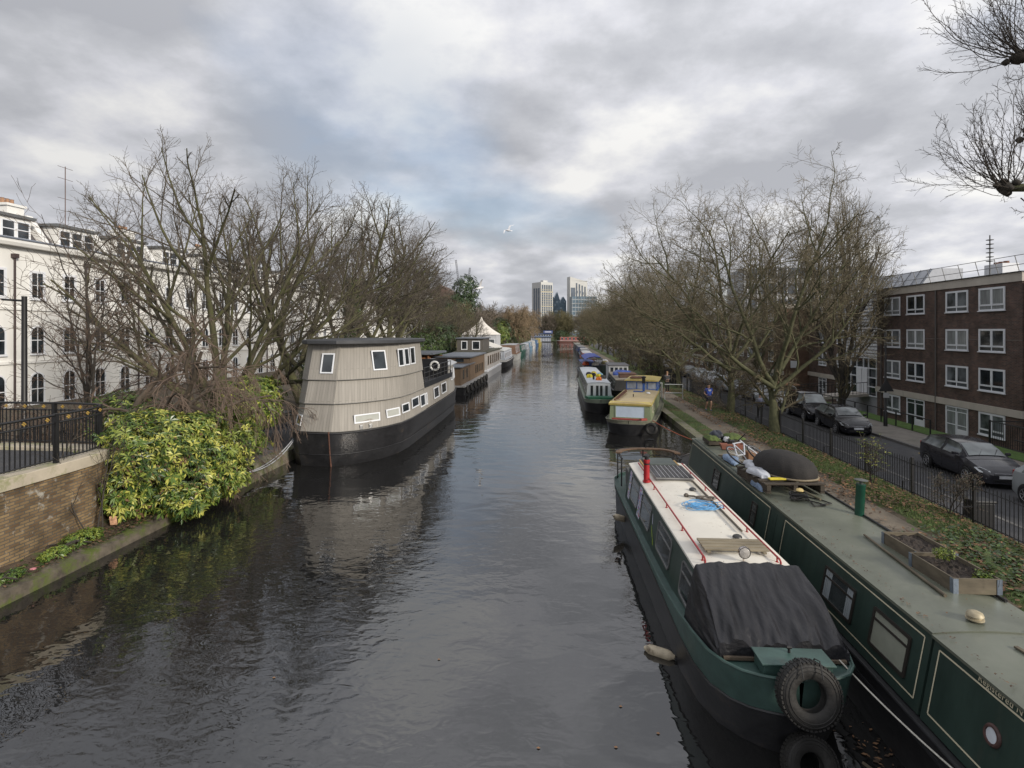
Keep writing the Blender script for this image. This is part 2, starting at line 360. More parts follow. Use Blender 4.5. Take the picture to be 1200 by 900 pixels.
# ------------------------------------------------------------------ narrowboats
HULLBLK = M('blacked hull steel', (.018, .018, .020), .42, var=.5, scale=2.2, bump=.3, bscale=12, dirt=((.06,.048,.038), .575, 2.4), streak=(1,.4,1), specks=(((.11,.055,.03), .655, 5), ((.12,.11,.10), .69, 9)))
GREENP = M('worn green boat paint', (.040, .078, .068), .42, var=.3, scale=2.5, dirt=((.07,.085,.07), .60, 2.6), bump=.12, bscale=9, specks=(((.10,.045,.022), .68, 7), ((.16,.16,.13), .70, 13)))
DKGREEN = M('dark green boat paint', (.027, .046, .038), .36, var=.3, scale=2.2, dirt=((.040,.050,.040), .56, 3), streak=(1,1,.3), specks=(((.07,.03,.018), .70, 6), ((.09,.10,.085), .71, 11)), bump=.1, bscale=8)
CREAML = M('cream coachline paint', (.55, .50, .36), .5, var=.1)
ALUF = M('dull aluminium frame', (.25, .25, .25), .45, met=.6, var=.2)
DKFR = M('dark bronze frame', (.03, .026, .022), .4, var=.2)
BOATGL = glass('boat window glass', (.035, .04, .042), .05)
RUST = M('rust', (.14, .05, .025), .9, var=.4, scale=8)
def section(zs, y):
    """linear interpolation over a list of (y, ...) tuples"""
    if y <= zs[0][0]: return zs[0][1:]
    for a, b in zip(zs, zs[1:]):
        if y <= b[0]:
            k = (y-a[0])/(b[0]-a[0]); return tuple(p+(q-p)*k for p, q in zip(a[1:], b[1:]))
    return zs[-1][1:]
def hull(root, st, mlow, mband, deck, deckz=-.03, bow_rake=.3, rub=True, wood=None):
    """st: (y, half beam at rim, half beam at band, half beam at waterline, rim z, band z)"""
    low, band, rubv = [], [], []
    a, b = st[0], st[-1]; st = [(a[0]-.012,.031,.001,.001,a[4],a[5])]+list(st)+[(b[0]+.012,.031,.001,.001,b[4],b[5])]
    L = st[-1][0]
    for (y, wr, wb, ww, zr, zb) in st:
        rk = bow_rake*max(0, 1-y/1.5) if y < 1.5 else (-.2*max(0, 1-(L-y)/1.5))
        yw = y+rk
        low.append([(-wb*.999, y+rk*.15, zb), (-(wb*.5+ww*.5), y+rk*.5, zb*.45), (-ww, yw, -.02), (-ww*.96, yw+rk*.3, -.4),
                    (ww*.96, yw+rk*.3, -.4), (ww, yw, -.02), (wb*.5+ww*.5, y+rk*.5, zb*.45), (wb*.999, y+rk*.15, zb)])
        band.append([(-wr+.03, y+.03, zr), (-wr, y, zr), (-wb, y+rk*.15, zb), (-wb+.02, y+rk*.15+.03, zb-.01),
                     (wb-.02, y+rk*.15+.03, zb-.01), (wb, y+rk*.15, zb), (wr, y, zr), (wr-.03, y+.03, zr)])
    MB().loft(low, False, False, False).build('hull', mlow, root, smooth=40)
    b = MB(); n = 8
    vs = [p for r in band for p in r]; fs = []
    for i in range(len(band)-1):
        for j in (0, 1, 5, 6): a = i*n+j; fs.append((a, a+1, a+1+n, a+n))
    b.add(vs, fs); b.build('strake', mband, root, smooth=40)
    for zi, wi, rr in ((5, 2, .022), (4, 1, .02)):
        for sgn in (-1, 1):
            pts = []
            for s_ in st:
                y, z = s_[0], s_[zi]; rk = bow_rake*max(0, 1-y/1.5) if y < 1.5 else (-.2*max(0, 1-(L-y)/1.5))
                pts.append((sgn*s_[wi], y+(rk*.15 if zi == 5 else 0), z))
            MB().tube(pts, rr, 6).build('rubbing_strake', mlow if zi == 5 else mband, root, smooth=50)
    d = MB(); vs = []; fs = []
    for (y, wr, wb, ww, zr, zb) in st: vs += [(-wr+.02, y+.02, zr+deckz), (0, y+.02, zr+deckz+.015), (wr-.02, y+.02, zr+deckz)]
    for i in range(len(st)-1):
        for j in (0, 1): a = i*3+j; fs.append((a, a+1, a+4, a+3))
    d.add(vs, fs); d.build('deck', deck, root, smooth=40)
def cabin(root, y0, y1, wb, zb, wt, zt, crown, mside, mroof, over=.03, n=7):
    rings = []
    for y in (y0, y1): rings.append([(-wb, y, zb), (-wt, y, zt), (wt, y, zt), (wb, y, zb)])
    MB().loft(rings, True, True, True).build('cabin', mside, root)
    pts = []
    for k in range(n+1):
        a = -1+2*k/n; pts.append(((wt+over)*a, zt+.012+crown*(1-a*a)))
    prof = [(-(wt+over), zt-.03)]+pts+[((wt+over), zt-.03)]
    MB().loft([[(x, y, z) for x, z in prof] for y in (y0-over, y1+over)], True, True, True).build('roof', mroof, root, smooth=35)
def side_window(root, side, ya, yb, za, zb_, wb, zbot, wt, ztop, fm, gm, bars=(), r=.07, t=.035):
    X = lambda z: (wb+(wt-wb)*(z-zbot)/(ztop-zbot)+.004)*side
    p0 = Vector((X(za), 0, za)); p1 = Vector((X(zb_), 0, zb_)); V = (p1-p0)
    if side < 0: O = (X(za), yb, za); U = (0, -1, 0)
    else: O = (X(za), ya, za); U = (0, 1, 0)
    return window(root, O, U, V, yb-ya, V.length, fm, gm, t, .022, r, bars)
def side_line(mb, side, ya, za, yb, zb_, wb, zbot, wt, ztop, wd=.02, off=.004):
    X = lambda z: (wb+(wt-wb)*(z-zbot)/(ztop-zbot)+off)*side
    a = Vector((X(za), ya, za)); b = Vector((X(zb_), yb, zb_)); d = (b-a).normalized()
    up = Vector((X(zb_+1)-X(zb_), 0, 1)).normalized(); nrm = d.cross(up).normalized(); e = nrm.cross(d)*wd/2
    mb.add([a-e, b-e, b+e, a+e], [(0, 1, 2, 3)])

# ---- 1. white roofed boat, bow towards the bridge
WB = thing('narrowboat', 'green narrowboat with a white roof and a black cloth cover over its bow', 'narrowboat', (3.03, 6.85, 0), .024)
st = [(.27,.28,.20,.03,1.14,.66),(.32,.48,.38,.15,1.14,.66),(.43,.67,.56,.34,1.13,.64),(.64,.83,.74,.56,1.11,.61),(.98,.95,.90,.78,1.07,.58),
      (1.5,1.02,.99,.93,1.03,.56),(2.2,1.05,1.03,1.01,.95,.57),(3.4,1.05,1.05,1.04,.82,.64),(5,1.05,1.05,1.04,.77,.66),(8,1.05,1.05,1.04,.75,.65),
      (10.2,1.05,1.05,1.03,.76,.65),(11.0,.98,.97,.85,.78,.66),(11.5,.72,.7,.5,.8,.66),(11.75,.35,.33,.2,.8,.62)]
hull(WB, st, HULLBLK, GREENP, GREENP, deckz=-.05)
WROOF = M('off white roof paint', (.66, .63, .56), .5, var=.07, scale=1.5, specks=(((.20,.09,.04), .71, 8), ((.35,.33,.28), .66, 5)), dirt=((.42,.37,.29), .58, 3.5), bump=.08, bscale=6)
cabin(WB, 1.95, 9.2, .90, .72, .76, 1.66, .08, DKGREEN, WROOF)
cw = (.90, .72, .76, 1.66)
for ya, yb in ((2.05,2.95),(3.75,4.95),(5.75,6.9),(7.35,8.5)):
    side_window(WB, -1, ya, yb, .93, 1.52, *cw, ALUF, BOATGL, (('h', .66),), r=.10, t=.03)
    side_window(WB, 1, ya, yb, .93, 1.52, *cw, ALUF, BOATGL, (('h', .66),), r=.10, t=.03)
# painted flowers between the windows
fr = random.Random(5); PX = lambda z_, k=.0055: -(.9-.14*(z_-.72)/.94+k)
FLM = [M('pale lilac paint', (.50,.50,.62), .5), M('pink paint', (.6,.12,.25), .5), M('lime paint', (.35,.5,.03), .5), M('blue paint', (.08,.15,.45), .5)]
for ya_, yb_, n_f in ((6.95,7.33,150),(8.58,8.88,70)):
    fm = MB(); fm.add([(PX(z_), y_, z_) for y_, z_ in ((ya_,.82),(yb_,.82),(yb_,1.56),(ya_,1.56))], [(0,1,2,3)], 0)
    for i in range(n_f):
        y = fr.uniform(ya_+.02, yb_-.02); z = fr.uniform(.86, 1.54); X = PX(z, .006+i*1e-5); s_ = fr.uniform(.02, .05)
        fm.add([(X, y-s_, z), (X, y, z+s_), (X, y+s_, z), (X, y, z-s_)], [(0,1,2,3)], fr.choice((0,0,0,1,2,3)))
    fm.build('painted_flowers', FLM, WB, recalc=False)
for (y0_, z0_, y1_, z1_, mi) in ((5.35,.98,5.58,1.16,2),(5.48,1.22,5.60,1.42,0),(5.2,.86,5.33,.98,2),(6.72,1.48,6.90,1.55,2)):
    X0, X1 = PX(z0_, .0065), PX(z1_, .0065)
    MB().add([(X0,y0_,z0_),(X0,y0_+.05,z0_),(X1,y1_+.02,z1_),(X1,y1_-.02,z1_)], [(0,1,2,3)]).build('painted_leaf', FLM[mi], WB, recalc=False)
REDP = M('red rail paint', (.30, .018, .022), .4, var=.2, scale=8)
for s_ in (-1, 1):
    xr = .60*s_; zr = 1.79
    ml = MB(); ml.tube([(xr, 2.35, zr), (xr, 8.75, zr+.01)], .017, 8)
    ml.tube([(xr, 2.35, zr), (xr, 2.31, zr-.03), (xr, 2.31, 1.69)], .017, 8)
    for y in (2.45, 3.8, 5.15, 6.5, 7.85): ml.tube([(xr, y, 1.68), (xr, y, zr)], .013, 6); ml.lathe([(.028, 1.695), (.028, 1.71)], (xr, y, 0), 10)
    ml.build('handrail', REDP, WB, smooth=50)
# solar panel
sp_ = MB(); sp_.bx(-.44, .50, 7.08, 8.38, 1.80, 1.835); SPo = sp_.build('solar_panel', ALUF, WB)
cells = MB(); cells.add([(-.42,7.10,1.8385),(.48,7.10,1.8385),(.48,8.36,1.8385),(-.42,8.36,1.8385)], [(0,1,2,3)])
cells.build('cells', M('solar cells', (.012,.014,.022), .12, var=.3, scale=6), SPo)
cl = MB()
for k in range(1, 8): x = -.42+.9*k/8; cl.bx(x-.004, x+.004, 7.11, 8.35, 1.8395, 1.841)
for k in range(1, 12): y = 7.10+1.26*k/12; cl.bx(-.415, .475, y-.0015, y+.0015, 1.8395, 1.8405)
cl.build('cell_lines', M('busbar white', (.45,.45,.47), .5), SPo)
for y in (7.2, 8.2):
    MB().bx(-.40, .46, y-.03, y+.03, 1.72, 1.80).build('panel_mount', ALUF, SPo)
# chimney
ch = MB(); ch.lathe([(.10,0),(.10,.03),(.075,.035),(.072,.50),(.08,.51),(.08,.56),(.06,.56)], (0,0,0), 20)
cho = ch.build('chimney', M('glossy red chimney', (.36,.02,.025), .25, var=.15), WB, smooth=40, loc=(-.66, 7.15, 1.71))
MB().lathe([(.05,.56),(.05,.62),(.085,.63),(.085,.66),(.03,.70)], (0,0,0), 16).build('chimney_cowl', BLACKM, cho, smooth=40)
MB().lathe([(.079,.44),(.079,.47)], (0,0,0), 20).build('chimney_band', BLACKM, cho, smooth=40)
# mushroom vents
for x, y in ((.26,6.32),(.27,3.35)):
    MB().lathe([(.045,0),(.045,.03),(.085,.035),(.075,.06),(.04,.08),(0.005,.085)], (0,0,0), 18).build('mushroom_vent', M('tarnished brass vent', (.06,.06,.06), .4, met=.5, var=.3, scale=12), WB, smooth=50, loc=(x, y, 1.735))
# hatch slide and gear at the stern
MB().bx(-.42, .42, 8.55, 9.3, 1.73, 1.83).build('sliding_hatch', M('grey green hatch', (.07,.085,.08), .5, var=.2), WB, bevel=.015)
for x_ in (-.5,.46): MB().bx(x_,x_+.04, 8.45, 9.2, 1.74, 1.79).build('hatch_runner', M('pale varnished strip', (.38,.24,.09), .6), WB)
sr_ = MB(); pts = []
for k in range(13): a = PI*k/12; pts.append((.88*math.cos(a)*1.0, 11.1+.35*math.sin(a), 1.62))
sr_.tube(pts, .04, 8); sr_.tube([(-.88,11.1,1.62),(-.88,10.0,1.62)], .03, 8); sr_.tube([(.88,11.1,1.62),(.88,10.0,1.62)], .03, 8)
for x, y in ((-.88,11.0),(.88,11.0),(-.88,10.1),(.88,10.1),(0,11.45)): sr_.tube([(x,y,1.62),(x,y,.76)], .022, 6)
for z in (1.0, 1.2, 1.42): sr_.tube([(p[0], p[1], z) for p in pts], .014, 6)
sr_.build('stern_rail', BLACKM, WB, smooth=50)
pts2 = [(1.0*math.cos(PI*k/12), 10.55+.75*math.sin(PI*k/12)) for k in range(13)]
MB().loft([[(x,y,1.66),(x,y,1.70),(x*.82,y*.82+10.55*.18,1.70),(x*.82,y*.82+10.55*.18,1.66)] for x,y in pts2], True).build('stern_shelf', M('weathered orange wood', (.10,.06,.035), .7, var=.5, scale=4), WB)
MB().tube([(.05,11.2,1.7),(.05,11.2,1.95),(.10,11.0,2.02),(.25,10.9,2.03)], .018, 8).build('tiller', BLACKM, WB, smooth=50)
st_ = MB(); st_.bx(-.7,.7, 9.4, 10.5, .74, 1.25); st_.build('engine_cover', M('grey deck board', (.10,.10,.10), .8, var=.3), WB, bevel=.02)
# cratch cover (black cloth with folds)
cc = MB(); rings = []; ny_, nx_ = 70, 150; cr_ = random.Random(11)
ph = [cr_.uniform(0, 6.28) for _ in range(12)]
for i in range(ny_+1):
    t = i/ny_; y = 2.10-t*1.31; ring = []
    zt = 1.785-.525*t**1.15+.015*math.sin(3*t); wt_ = .80+.04*t; wb_ = section([(q[0], q[1]) for q in st], y)[0]-.05
    zb_ = section([(q[0], q[4]) for q in st], y)[0]-.02+(.30*(1-t)**2.5 if t < .35 else 0)*0
    for j in range(nx_+1):
        u = -1+2*j/nx_; a = abs(u)
        if a < .62: q = u/.62; x = wt_*q; z = zt+.05*(1-q*q)*(1-t*.6)
        else: q = (a-.62)/.38; x = math.copysign(wt_+(wb_-wt_)*q**.8, u); z = zt+(zb_-zt)*q
        # folds run along the boat and fan out towards the bow
        f = .026*math.sin(u*19+ph[0]+1.5*t+1.1*math.sin(5*t+u*2)) + .017*math.sin(u*37+ph[1]+2.6*math.sin(4*t+u*3)) + .016*math.sin(u*8+7*t+ph[2]) + .009*math.sin(u*61+9*t+ph[4]+2*math.sin(6*t)) + .010*math.sin(14*t+u*6+ph[5])
        f *= (.35+.9*t)*(1.0 if a < .95 else .3)
        ring.append((x+(f*.6 if a > .62 else f*.25)*(1 if u > 0 else -1), y+.010*math.sin(u*17+ph[3]), z+(f if a < .62 else f*.25)))
    rings.append(ring)
cc.loft(rings, False, False, False)
fr_ = rings[-1]; cc.add(list(fr_)+[(p[0]*.99, p[1]-.02, 1.06) for p in fr_], [(k, k+1, k+1+len(fr_), k+len(fr_)) for k in range(len(fr_)-1)])
cc.build('cratch_cover', M('black pvc cloth', (.016,.016,.019), .42, spec=.35, var=.4, scale=3, bump=.9, bscale=15, dirt=((.028,.028,.031), .60, 5), streak=(1,.25,1)), WB, smooth=80)
MB().bx(-.80,.80, .735,.775, 1.075,1.115).build('cover_batten', M('old timber', (.11,.085,.06), .85, var=.4, scale=6), WB)
# slatted board across the roof
sb = MB()
for k in range(4): sb.bx(-.52, .55, 2.62+.13*k, 2.72+.13*k, 1.80, 1.83)
sb.bx(-.48,-.42, 2.60, 3.14, 1.765, 1.80).bx(.44,.50, 2.60, 3.14, 1.765, 1.80)
tag(sb.build('slatted_board', M('weathered grey slats', (.20,.17,.12), .85, var=.4, scale=5, streak=(.2,1,1)), None, bevel=.004), 'weathered wooden slatted board lying across the front of the white boat roof', 'board')
sbo = bpy.data.objects['slatted_board']; sbo.location = WB.location; sbo.rotation_euler.z = .024
def on_boat(o, boat):
    o.location = boat.location; o.rotation_euler = boat.rotation_euler; return o
# headlamp
hl = MB(); hl.lathe([(.02,.08),(.07,.05),(.095,.0),(.10,-.05),(.095,-.06)], (0,0,.13), 20, 'y')
hl.tube([(0,0,-.02),(0,0,.06)], .015, 8); hlo = hl.build('headlamp', M('chrome', (.5,.45,.42), .12, met=1, var=.1), WB, smooth=40, loc=(.02, 2.33, 1.78))
MB().lathe([(.088,-.058),(.05,-.072),(.0,-.078)], (0,0,.13), 20, 'y').build('lens', M('lamp lens', (.35,.33,.31), .08, var=.3, scale=20, bump=.5, bscale=60), hlo, smooth=60)
# bow: locker, mooring post
lk = MB(); lk.bx(-.42,.44, .37,.70, 1.09,1.25); lko = lk.build('bow_locker', GREENP, WB, bevel=.012)
MB().bx(-.45,.47, .34,.73, 1.25,1.272).build('locker_lid', GREENP, lko, bevel=.006)
MB().tube([(0,.62,1.27),(0,.62,1.33)], .018, 8).tube([(-.03,.62,1.34),(.03,.62,1.34)], .02, 8).build('t_stud', BLACKM, WB, smooth=50)
def tyre_mesh(ri, ro, W, rim=True):
    m_ = MB(); pr0 = [(ri,-W*.32),(ri+.02,-W*.45),((ri+ro)/2,-W*.52),(ro-.035,-W*.47),(ro-.008,-W*.34),(ro,-W*.15),(ro,W*.15),(ro-.008,W*.34),(ro-.035,W*.47),((ri+ro)/2,W*.52),(ri+.02,W*.45),(ri,W*.32),(ri+.012,W*.25),(ri+.012,-W*.25),(ri,-W*.32)]
    m_.lathe(pr0, (0,0,0), 48, 'y', cap=False)
    for k in range(44):
        a = 2*PI*k/44
        for s_ in (-1,1): m_.box(((ro-.004)*math.cos(a), s_*W*.24, (ro-.004)*math.sin(a)), (.020,W*.40,.036), (0,-a,0))
    m_.torus((0,-W*.53,0), (ri+ro)/2+.01, .006, 'y', 40, 4); m_.torus((0,-W*.5,0), ro-.045, .005, 'y', 40, 4)
    return m_
rs = tyre_mesh(.185, .375, .19)
tyM = M('old rubber tyre', (.016,.015,.014), .7, var=.4, scale=5, bump=.6, bscale=14, dirt=((.055,.042,.033), .58, 3))
t1 = tag(rs.build('tyre', tyM, None, smooth=60, loc=(3.05, 6.98, 1.05), rot=(R(-12), 0, R(6))), 'big black rubber tyre hung over the bow of the white roofed boat', 'tyre')
t2 = tag(tyre_mesh(.15, .33, .17).build('tyre', tyM, None, smooth=60, loc=(3.08, 7.02, .15), rot=(R(-20), 0, R(8))), 'smaller black tyre half in the water under the big bow tyre', 'tyre')
def rope(name, pts, r, m, label, cat='rope', sides=6, group=None):
    return tag(MB().tube(pts, r, sides).build(name, m, None, smooth=60), label, cat, group)
ROPEM = M('pale rope', (.45,.43,.38), .8, var=.25, scale=30)
BLKROPE = M('black rope', (.02,.02,.02), .8)
for dx in (-.11, .12):
    MB().tube([(3.05+dx*1.0, 6.86, 1.30),(3.05+dx*1.0,6.96,1.47),(3.05+dx*1.0,7.10,1.42),(3.05+dx*1.0, 7.25, 1.16)], .008, 6).build('lashing', BLKROPE, t1, smooth=60)
bpy.context.view_layer.update()
for ch_ in t1.children: ch_.matrix_parent_inverse = t1.matrix_world.inverted()
def sag(a, b, s, n=14):
    a, b = Vector(a), Vector(b); return [a.lerp(b, k/n)+Vector((0,0,-s*4*(k/n)*(1-k/n))) for k in range(n+1)]
rope('mooring_rope', sag((3.72,7.62,1.12),(4.32,6.3,.70), .04), .011, ROPEM, 'pale mooring rope from the white boat bow to the green boat')
# blue rope heap
br_ = random.Random(3); mb = MB()
for k in range(11):
    cx_, cy_ = .11+br_.uniform(-.10,.12), 5.05+br_.uniform(-.12,.12); ax, ay = br_.uniform(.16,.33), br_.uniform(.10,.26); p0 = br_.uniform(0,6)
    mb.tube([(cx_+ax*math.cos(a+p0)*(1+.12*math.sin(3*a)), cy_+ay*math.sin(a+p0)*(1+.15*math.cos(2*a+k)), 1.775+.006*(k % 6)+.008*math.sin(4*a+k)) for a in [i*.28 for i in range(24)]], .0085, 5)
mb.tube([(.3,5.2,1.78),(.45,5.3,1.79),(.60,5.28,1.81),(.66,5.22,1.74)], .0085, 5)
on_boat(tag(mb.build('rope_heap', M('blue polypropylene rope', (.10,.30,.55), .5, var=.2, scale=20), None, smooth=60), 'tangled heap of light blue rope on the white roof', 'rope'), WB)
mb = MB(); 
for k in range(5):
    cx_, cy_ = .35+br_.uniform(-.1,.1), 5.55+br_.uniform(-.08,.08)
    mb.tube([(cx_+.14*math.cos(a)*(1+.2*math.sin(2*a+k)), cy_+.10*math.sin(a), 1.785+.006*k) for a in [i*.35 for i in range(19)]], .012, 5)
mb.tube([(0,5.75,1.79),(.12,5.70,1.80),(.2,5.62,1.79)], .02, 6).lathe([(.05,0),(.06,.03),(.03,.07)], (-.02,5.8,1.76), 12)
on_boat(tag(mb.build('anchor_line', M('dark dirty rope', (.10,.085,.07), .8, var=.4, scale=20), None, smooth=60), 'coil of dirty dark rope behind the light blue rope on the white roof', 'rope'), WB)
on_boat(tag(MB().tube([(.44,3.62,1.785),(.43,7.0,1.79)], [.022,.026], 8).build('boat_pole', M('weathered pole', (.10,.085,.065), .85, var=.4, scale=8), None, smooth=60), 'long weathered wooden pole lying on the white roof beside the red rail', 'pole'), WB)
FENM = M('dirty cream fender', (.42,.36,.26), .6, var=.25, scale=6, dirt=((.12,.09,.06), .55, 5))
def fender(loc, rot, label, L=.5, r=.085):
    f = MB(); f.lathe([(.0,-L/2-.02),(.03,-L/2-.015),(.045,-L/2+.02),(r*.9,-L/2+.07),(r,-L/2+.12),(r,L/2-.12),(r*.9,L/2-.07),(.045,L/2-.02),(.03,L/2+.015),(.0,L/2+.02)], (0,0,0), 16)
    o = f.build('fender', FENM, None, smooth=50, loc=loc, rot=rot); tag(o, label, 'fender', 'boat fenders')
    MB().torus((0,0,L/2+.03), .03, .01, 'y', 14, 6).build('eye', BLKROPE, o, smooth=60); return o
fender((1.70,9.45,.045), (R(90),0,R(62)), 'cream fender floating on the water left of the white roofed boat')
fender((1.66,15.1,.40), (R(68),0,R(-50)), 'cream fender hanging at the stern side of the white roofed boat', .5)
fender((4.10,6.45,.06), (R(90),0,R(70)), 'mottled cream fender floating between the two green boats', .34, .07)

# ---- 2. long green boat along the towpath
LG = thing('narrowboat', 'long dark green narrowboat with cream coach lines, moored at the towpath', 'narrowboat', (5.36, 0, 0), 0)
st = [(2.2,1.03,1.03,1.02,.74,.55),(20.3,1.03,1.03,1.02,.74,.55),(21.0,.85,.85,.7,.76,.56),(21.5,.35,.35,.2,.8,.58)]
hull(LG, st, HULLBLK, M('black gunwale paint', (.02,.02,.022), .5, var=.3, scale=4), HULLBLK, deckz=-.02, bow_rake=0)
RGREY = M('grey green roof paint', (.122,.132,.102), .38, var=.22, scale=1.1, specks=(((.055,.06,.045), .62, 3.2), ((.16,.09,.05), .71, 9)), dirt=((.15,.155,.125), .55, 2.2), bump=.12, bscale=5)
gw = (.93, .74, .74, 1.77)
cabin(LG, 7.18, 19.4, *gw, .055, DKGREEN, RGREY, over=.035)
# fore cabin, a little lower
rings = [[(-.935, y, .74), (-.75, y, 1.755), (.75, y, 1.755), (.935, y, .74)] for y in (2.3, 7.13)]
MB().loft(rings, True, True, True).build('fore_cabin', DKGREEN, LG)
prof = [(-.79,1.73)]+[(.79*(-1+2*k/7), 1.768+.050*(1-(-1+2*k/7)**2)) for k in range(8)]+[(.79,1.73)]
MB().loft([[(x, y, z) for x, z in prof] for y in (2.25, 7.14)], True).build('fore_roof', RGREY, LG, smooth=35)
mb = MB()
def panel(y0_, y1_, z0_=.87, z1_=1.65, top=True, bot=True, l=True, r_=True):
    a = gw
    if top: side_line(mb, -1, y0_, z1_, y1_, z1_, *a)
    if bot: side_line(mb, -1, y0_, z0_, y1_, z0_, *a)
    if l: side_line(mb, -1, y0_, z0_, y0_+.0001, z1_, *a)
    if r_: side_line(mb, -1, y1_, z0_, y1_+.0001, z1_, *a)
panel(7.30, 11.55); panel(12.35, 19.3, l=True, r_=True)
mb.build('coach_lines', CREAML, LG, recalc=False)
mb = MB(); a = (.935, .74, .75, 1.755)
side_line(mb, -1, 2.4, 1.64, 7.02, 1.64, *a); side_line(mb, -1, 2.4, .87, 7.02, .87, *a); side_line(mb, -1, 7.02, .87, 7.021, 1.64, *a)
mb.build('coach_lines', CREAML, LG, recalc=False)
# doors in the side
mb = MB()
for y in (11.62, 11.95, 12.28): side_line(mb, -1, y, .90, y+.0001, 1.63, *gw, wd=.012, off=.005)
mb.build('side_hatch', M('dark seam', (.005,.008,.007), .6), LG, recalc=False)
CURT = glass('curtained cabin glass', (.10,.105,.10), .08); BLIND = M('cream blind behind glass', (.26,.27,.22), .12, var=.12, scale=2, spec=.8)
w1 = side_window(LG, -1, 8.82, 9.78, .98, 1.50, *gw, DKFR, BOATGL, (('h', .70),), r=.03, t=.04)
for (ya, yb) in ((8.87,9.05),(9.52,9.73)):
    mbc = MB(); vs = []; n = 12
    for k in range(n+1):
        y = ya+(yb-ya)*k/n
        for z in (1.02, 1.46): X = -(.93-.19*(z-.74)/1.03+.012+.003*math.sin(k*1.9)); vs.append((X, y, z))
    mbc.add(vs, [(2*k, 2*k+2, 2*k+3, 2*k+1) for k in range(n)])
    mbc.build('curtain', M('pale curtain', (.26,.29,.31), .6, var=.1), w1, recalc=False)
side_window(LG, -1, 7.50, 8.34, .98, 1.52, *gw, DKFR, BLIND, (('h', .72),), r=.03, t=.045)
for (ya, yb) in ((13.0,13.35),(15.9,16.5)): side_window(LG, -1, ya, yb, .98, 1.50, *gw, DKFR, BOATGL if ya > 14 else CURT, (('h', .6),), r=.03, t=.035)
# porthole on the fore cabin
X = -(.935-.185*(1.25-.74)/1.015+.004)
po = MB().lathe([(.115,-.004),(.115,.0),(.10,.018),(.078,.018),(.075,.004)], (0,0,0), 24, 'x').build('porthole', M('rusty porthole ring', (.07,.035,.03), .55, var=.4, scale=12), LG, smooth=40, loc=(X,6.12,1.27), rot=(0,R(-169),0))
MB().lathe([(.0,.006),(.076,.006)], (0,0,0), 24, 'x', cap=False).build('pane', M('white porthole glass', (.55,.58,.62), .2), po)
# writing on the fore cabin
cu = bpy.data.curves.new('registration', 'FONT'); cu.body = 'Registered N\u00ba 5482'; cu.size = .10; cu.extrude = .001; cu.space_character = 1.08
to = bpy.data.objects.new('registration_text', cu); col.objects.link(to)
dg = bpy.context.evaluated_depsgraph_get(); me = bpy.data.meshes.new_from_object(to.evaluated_get(dg)); bpy.data.objects.remove(to)
to = bpy.data.objects.new('registration_text', me); col.objects.link(to); me.materials.clear(); me.materials.append(CREAML); to.parent = LG
lean = math.atan((.935-.75)/(1.755-.74))
to.matrix_local = Matrix.Translation((-(.75+.005+.09*.182), 6.42, 1.668)) @ Matrix.Rotation(-lean*0, 4, 'Y') @ Matrix(((0,math.sin(lean),-math.cos(lean),0),(-1,0,0,0),(0,math.cos(lean),math.sin(lean),0),(0,0,0,1)))
# roof chimney
ch = MB(); ch.lathe([(.085,0),(.085,.62),(.09,.63),(.085,.66)], (0,0,0), 20)
cho = ch.build('chimney', M('green enamel chimney', (.008,.055,.035), .3, var=.2, scale=6), LG, smooth=40, loc=(.66,11.55,1.77), rot=(0,R(3),0))
MB().lathe([(.17,-.005),(.17,.008),(.10,.02)], (0,0,0), 24).build('chimney_collar', RUST, cho, smooth=40)
MB().lathe([(.03,.66),(.03,.72),(.125,.73),(.125,.74),(.02,.765)], (0,0,0), 20).build('chimney_cowl', M('weathered zinc', (.07,.075,.07), .5, var=.3), cho, smooth=30)
bv = MB().lathe([(.12,0),(.12,.02),(.085,.025),(.085,.05),(.115,.06),(.10,.10),(.05,.125),(0.002,.13)], (0,0,0), 24).build('mushroom_vent', M('worn brass vent', (.36,.31,.21), .55, met=.2, var=.3, scale=8), LG, smooth=45, loc=(-.12,7.38,1.86)); bv.scale = (.82,.82,.82)
# dark rails along the roof edge
MB().tube([(.72,8.0,1.815),(.72,19.2,1.815)], .022, 6).build('roof_rail', BLACKM, LG, smooth=60)
MB().tube([(-.72,12.8,1.815),(-.72,19.2,1.815)], .012, 6).build('roof_rail', DKGREEN, LG, smooth=60)
OLDW = M('old grey wood', (.12,.10,.07), .85, var=.45, scale=5, streak=(.3,.3,1), dirt=((.05,.07,.02), .6, 2))
tag(MB().tube([(5.43,10.25,1.865),(5.30,8.0,1.86)], [.018,.024], 8).build('boat_pole', OLDW, None, smooth=60), 'thin brown pole on the grey green roof in front of the planters', 'pole')
tag(MB().box((5.34,6.45,1.835),(.045,.75,.02),(0,0,.15)).build('wood_stick', OLDW, None), 'short flat wooden stick on the green boat roof by the brass vent', 'stick')
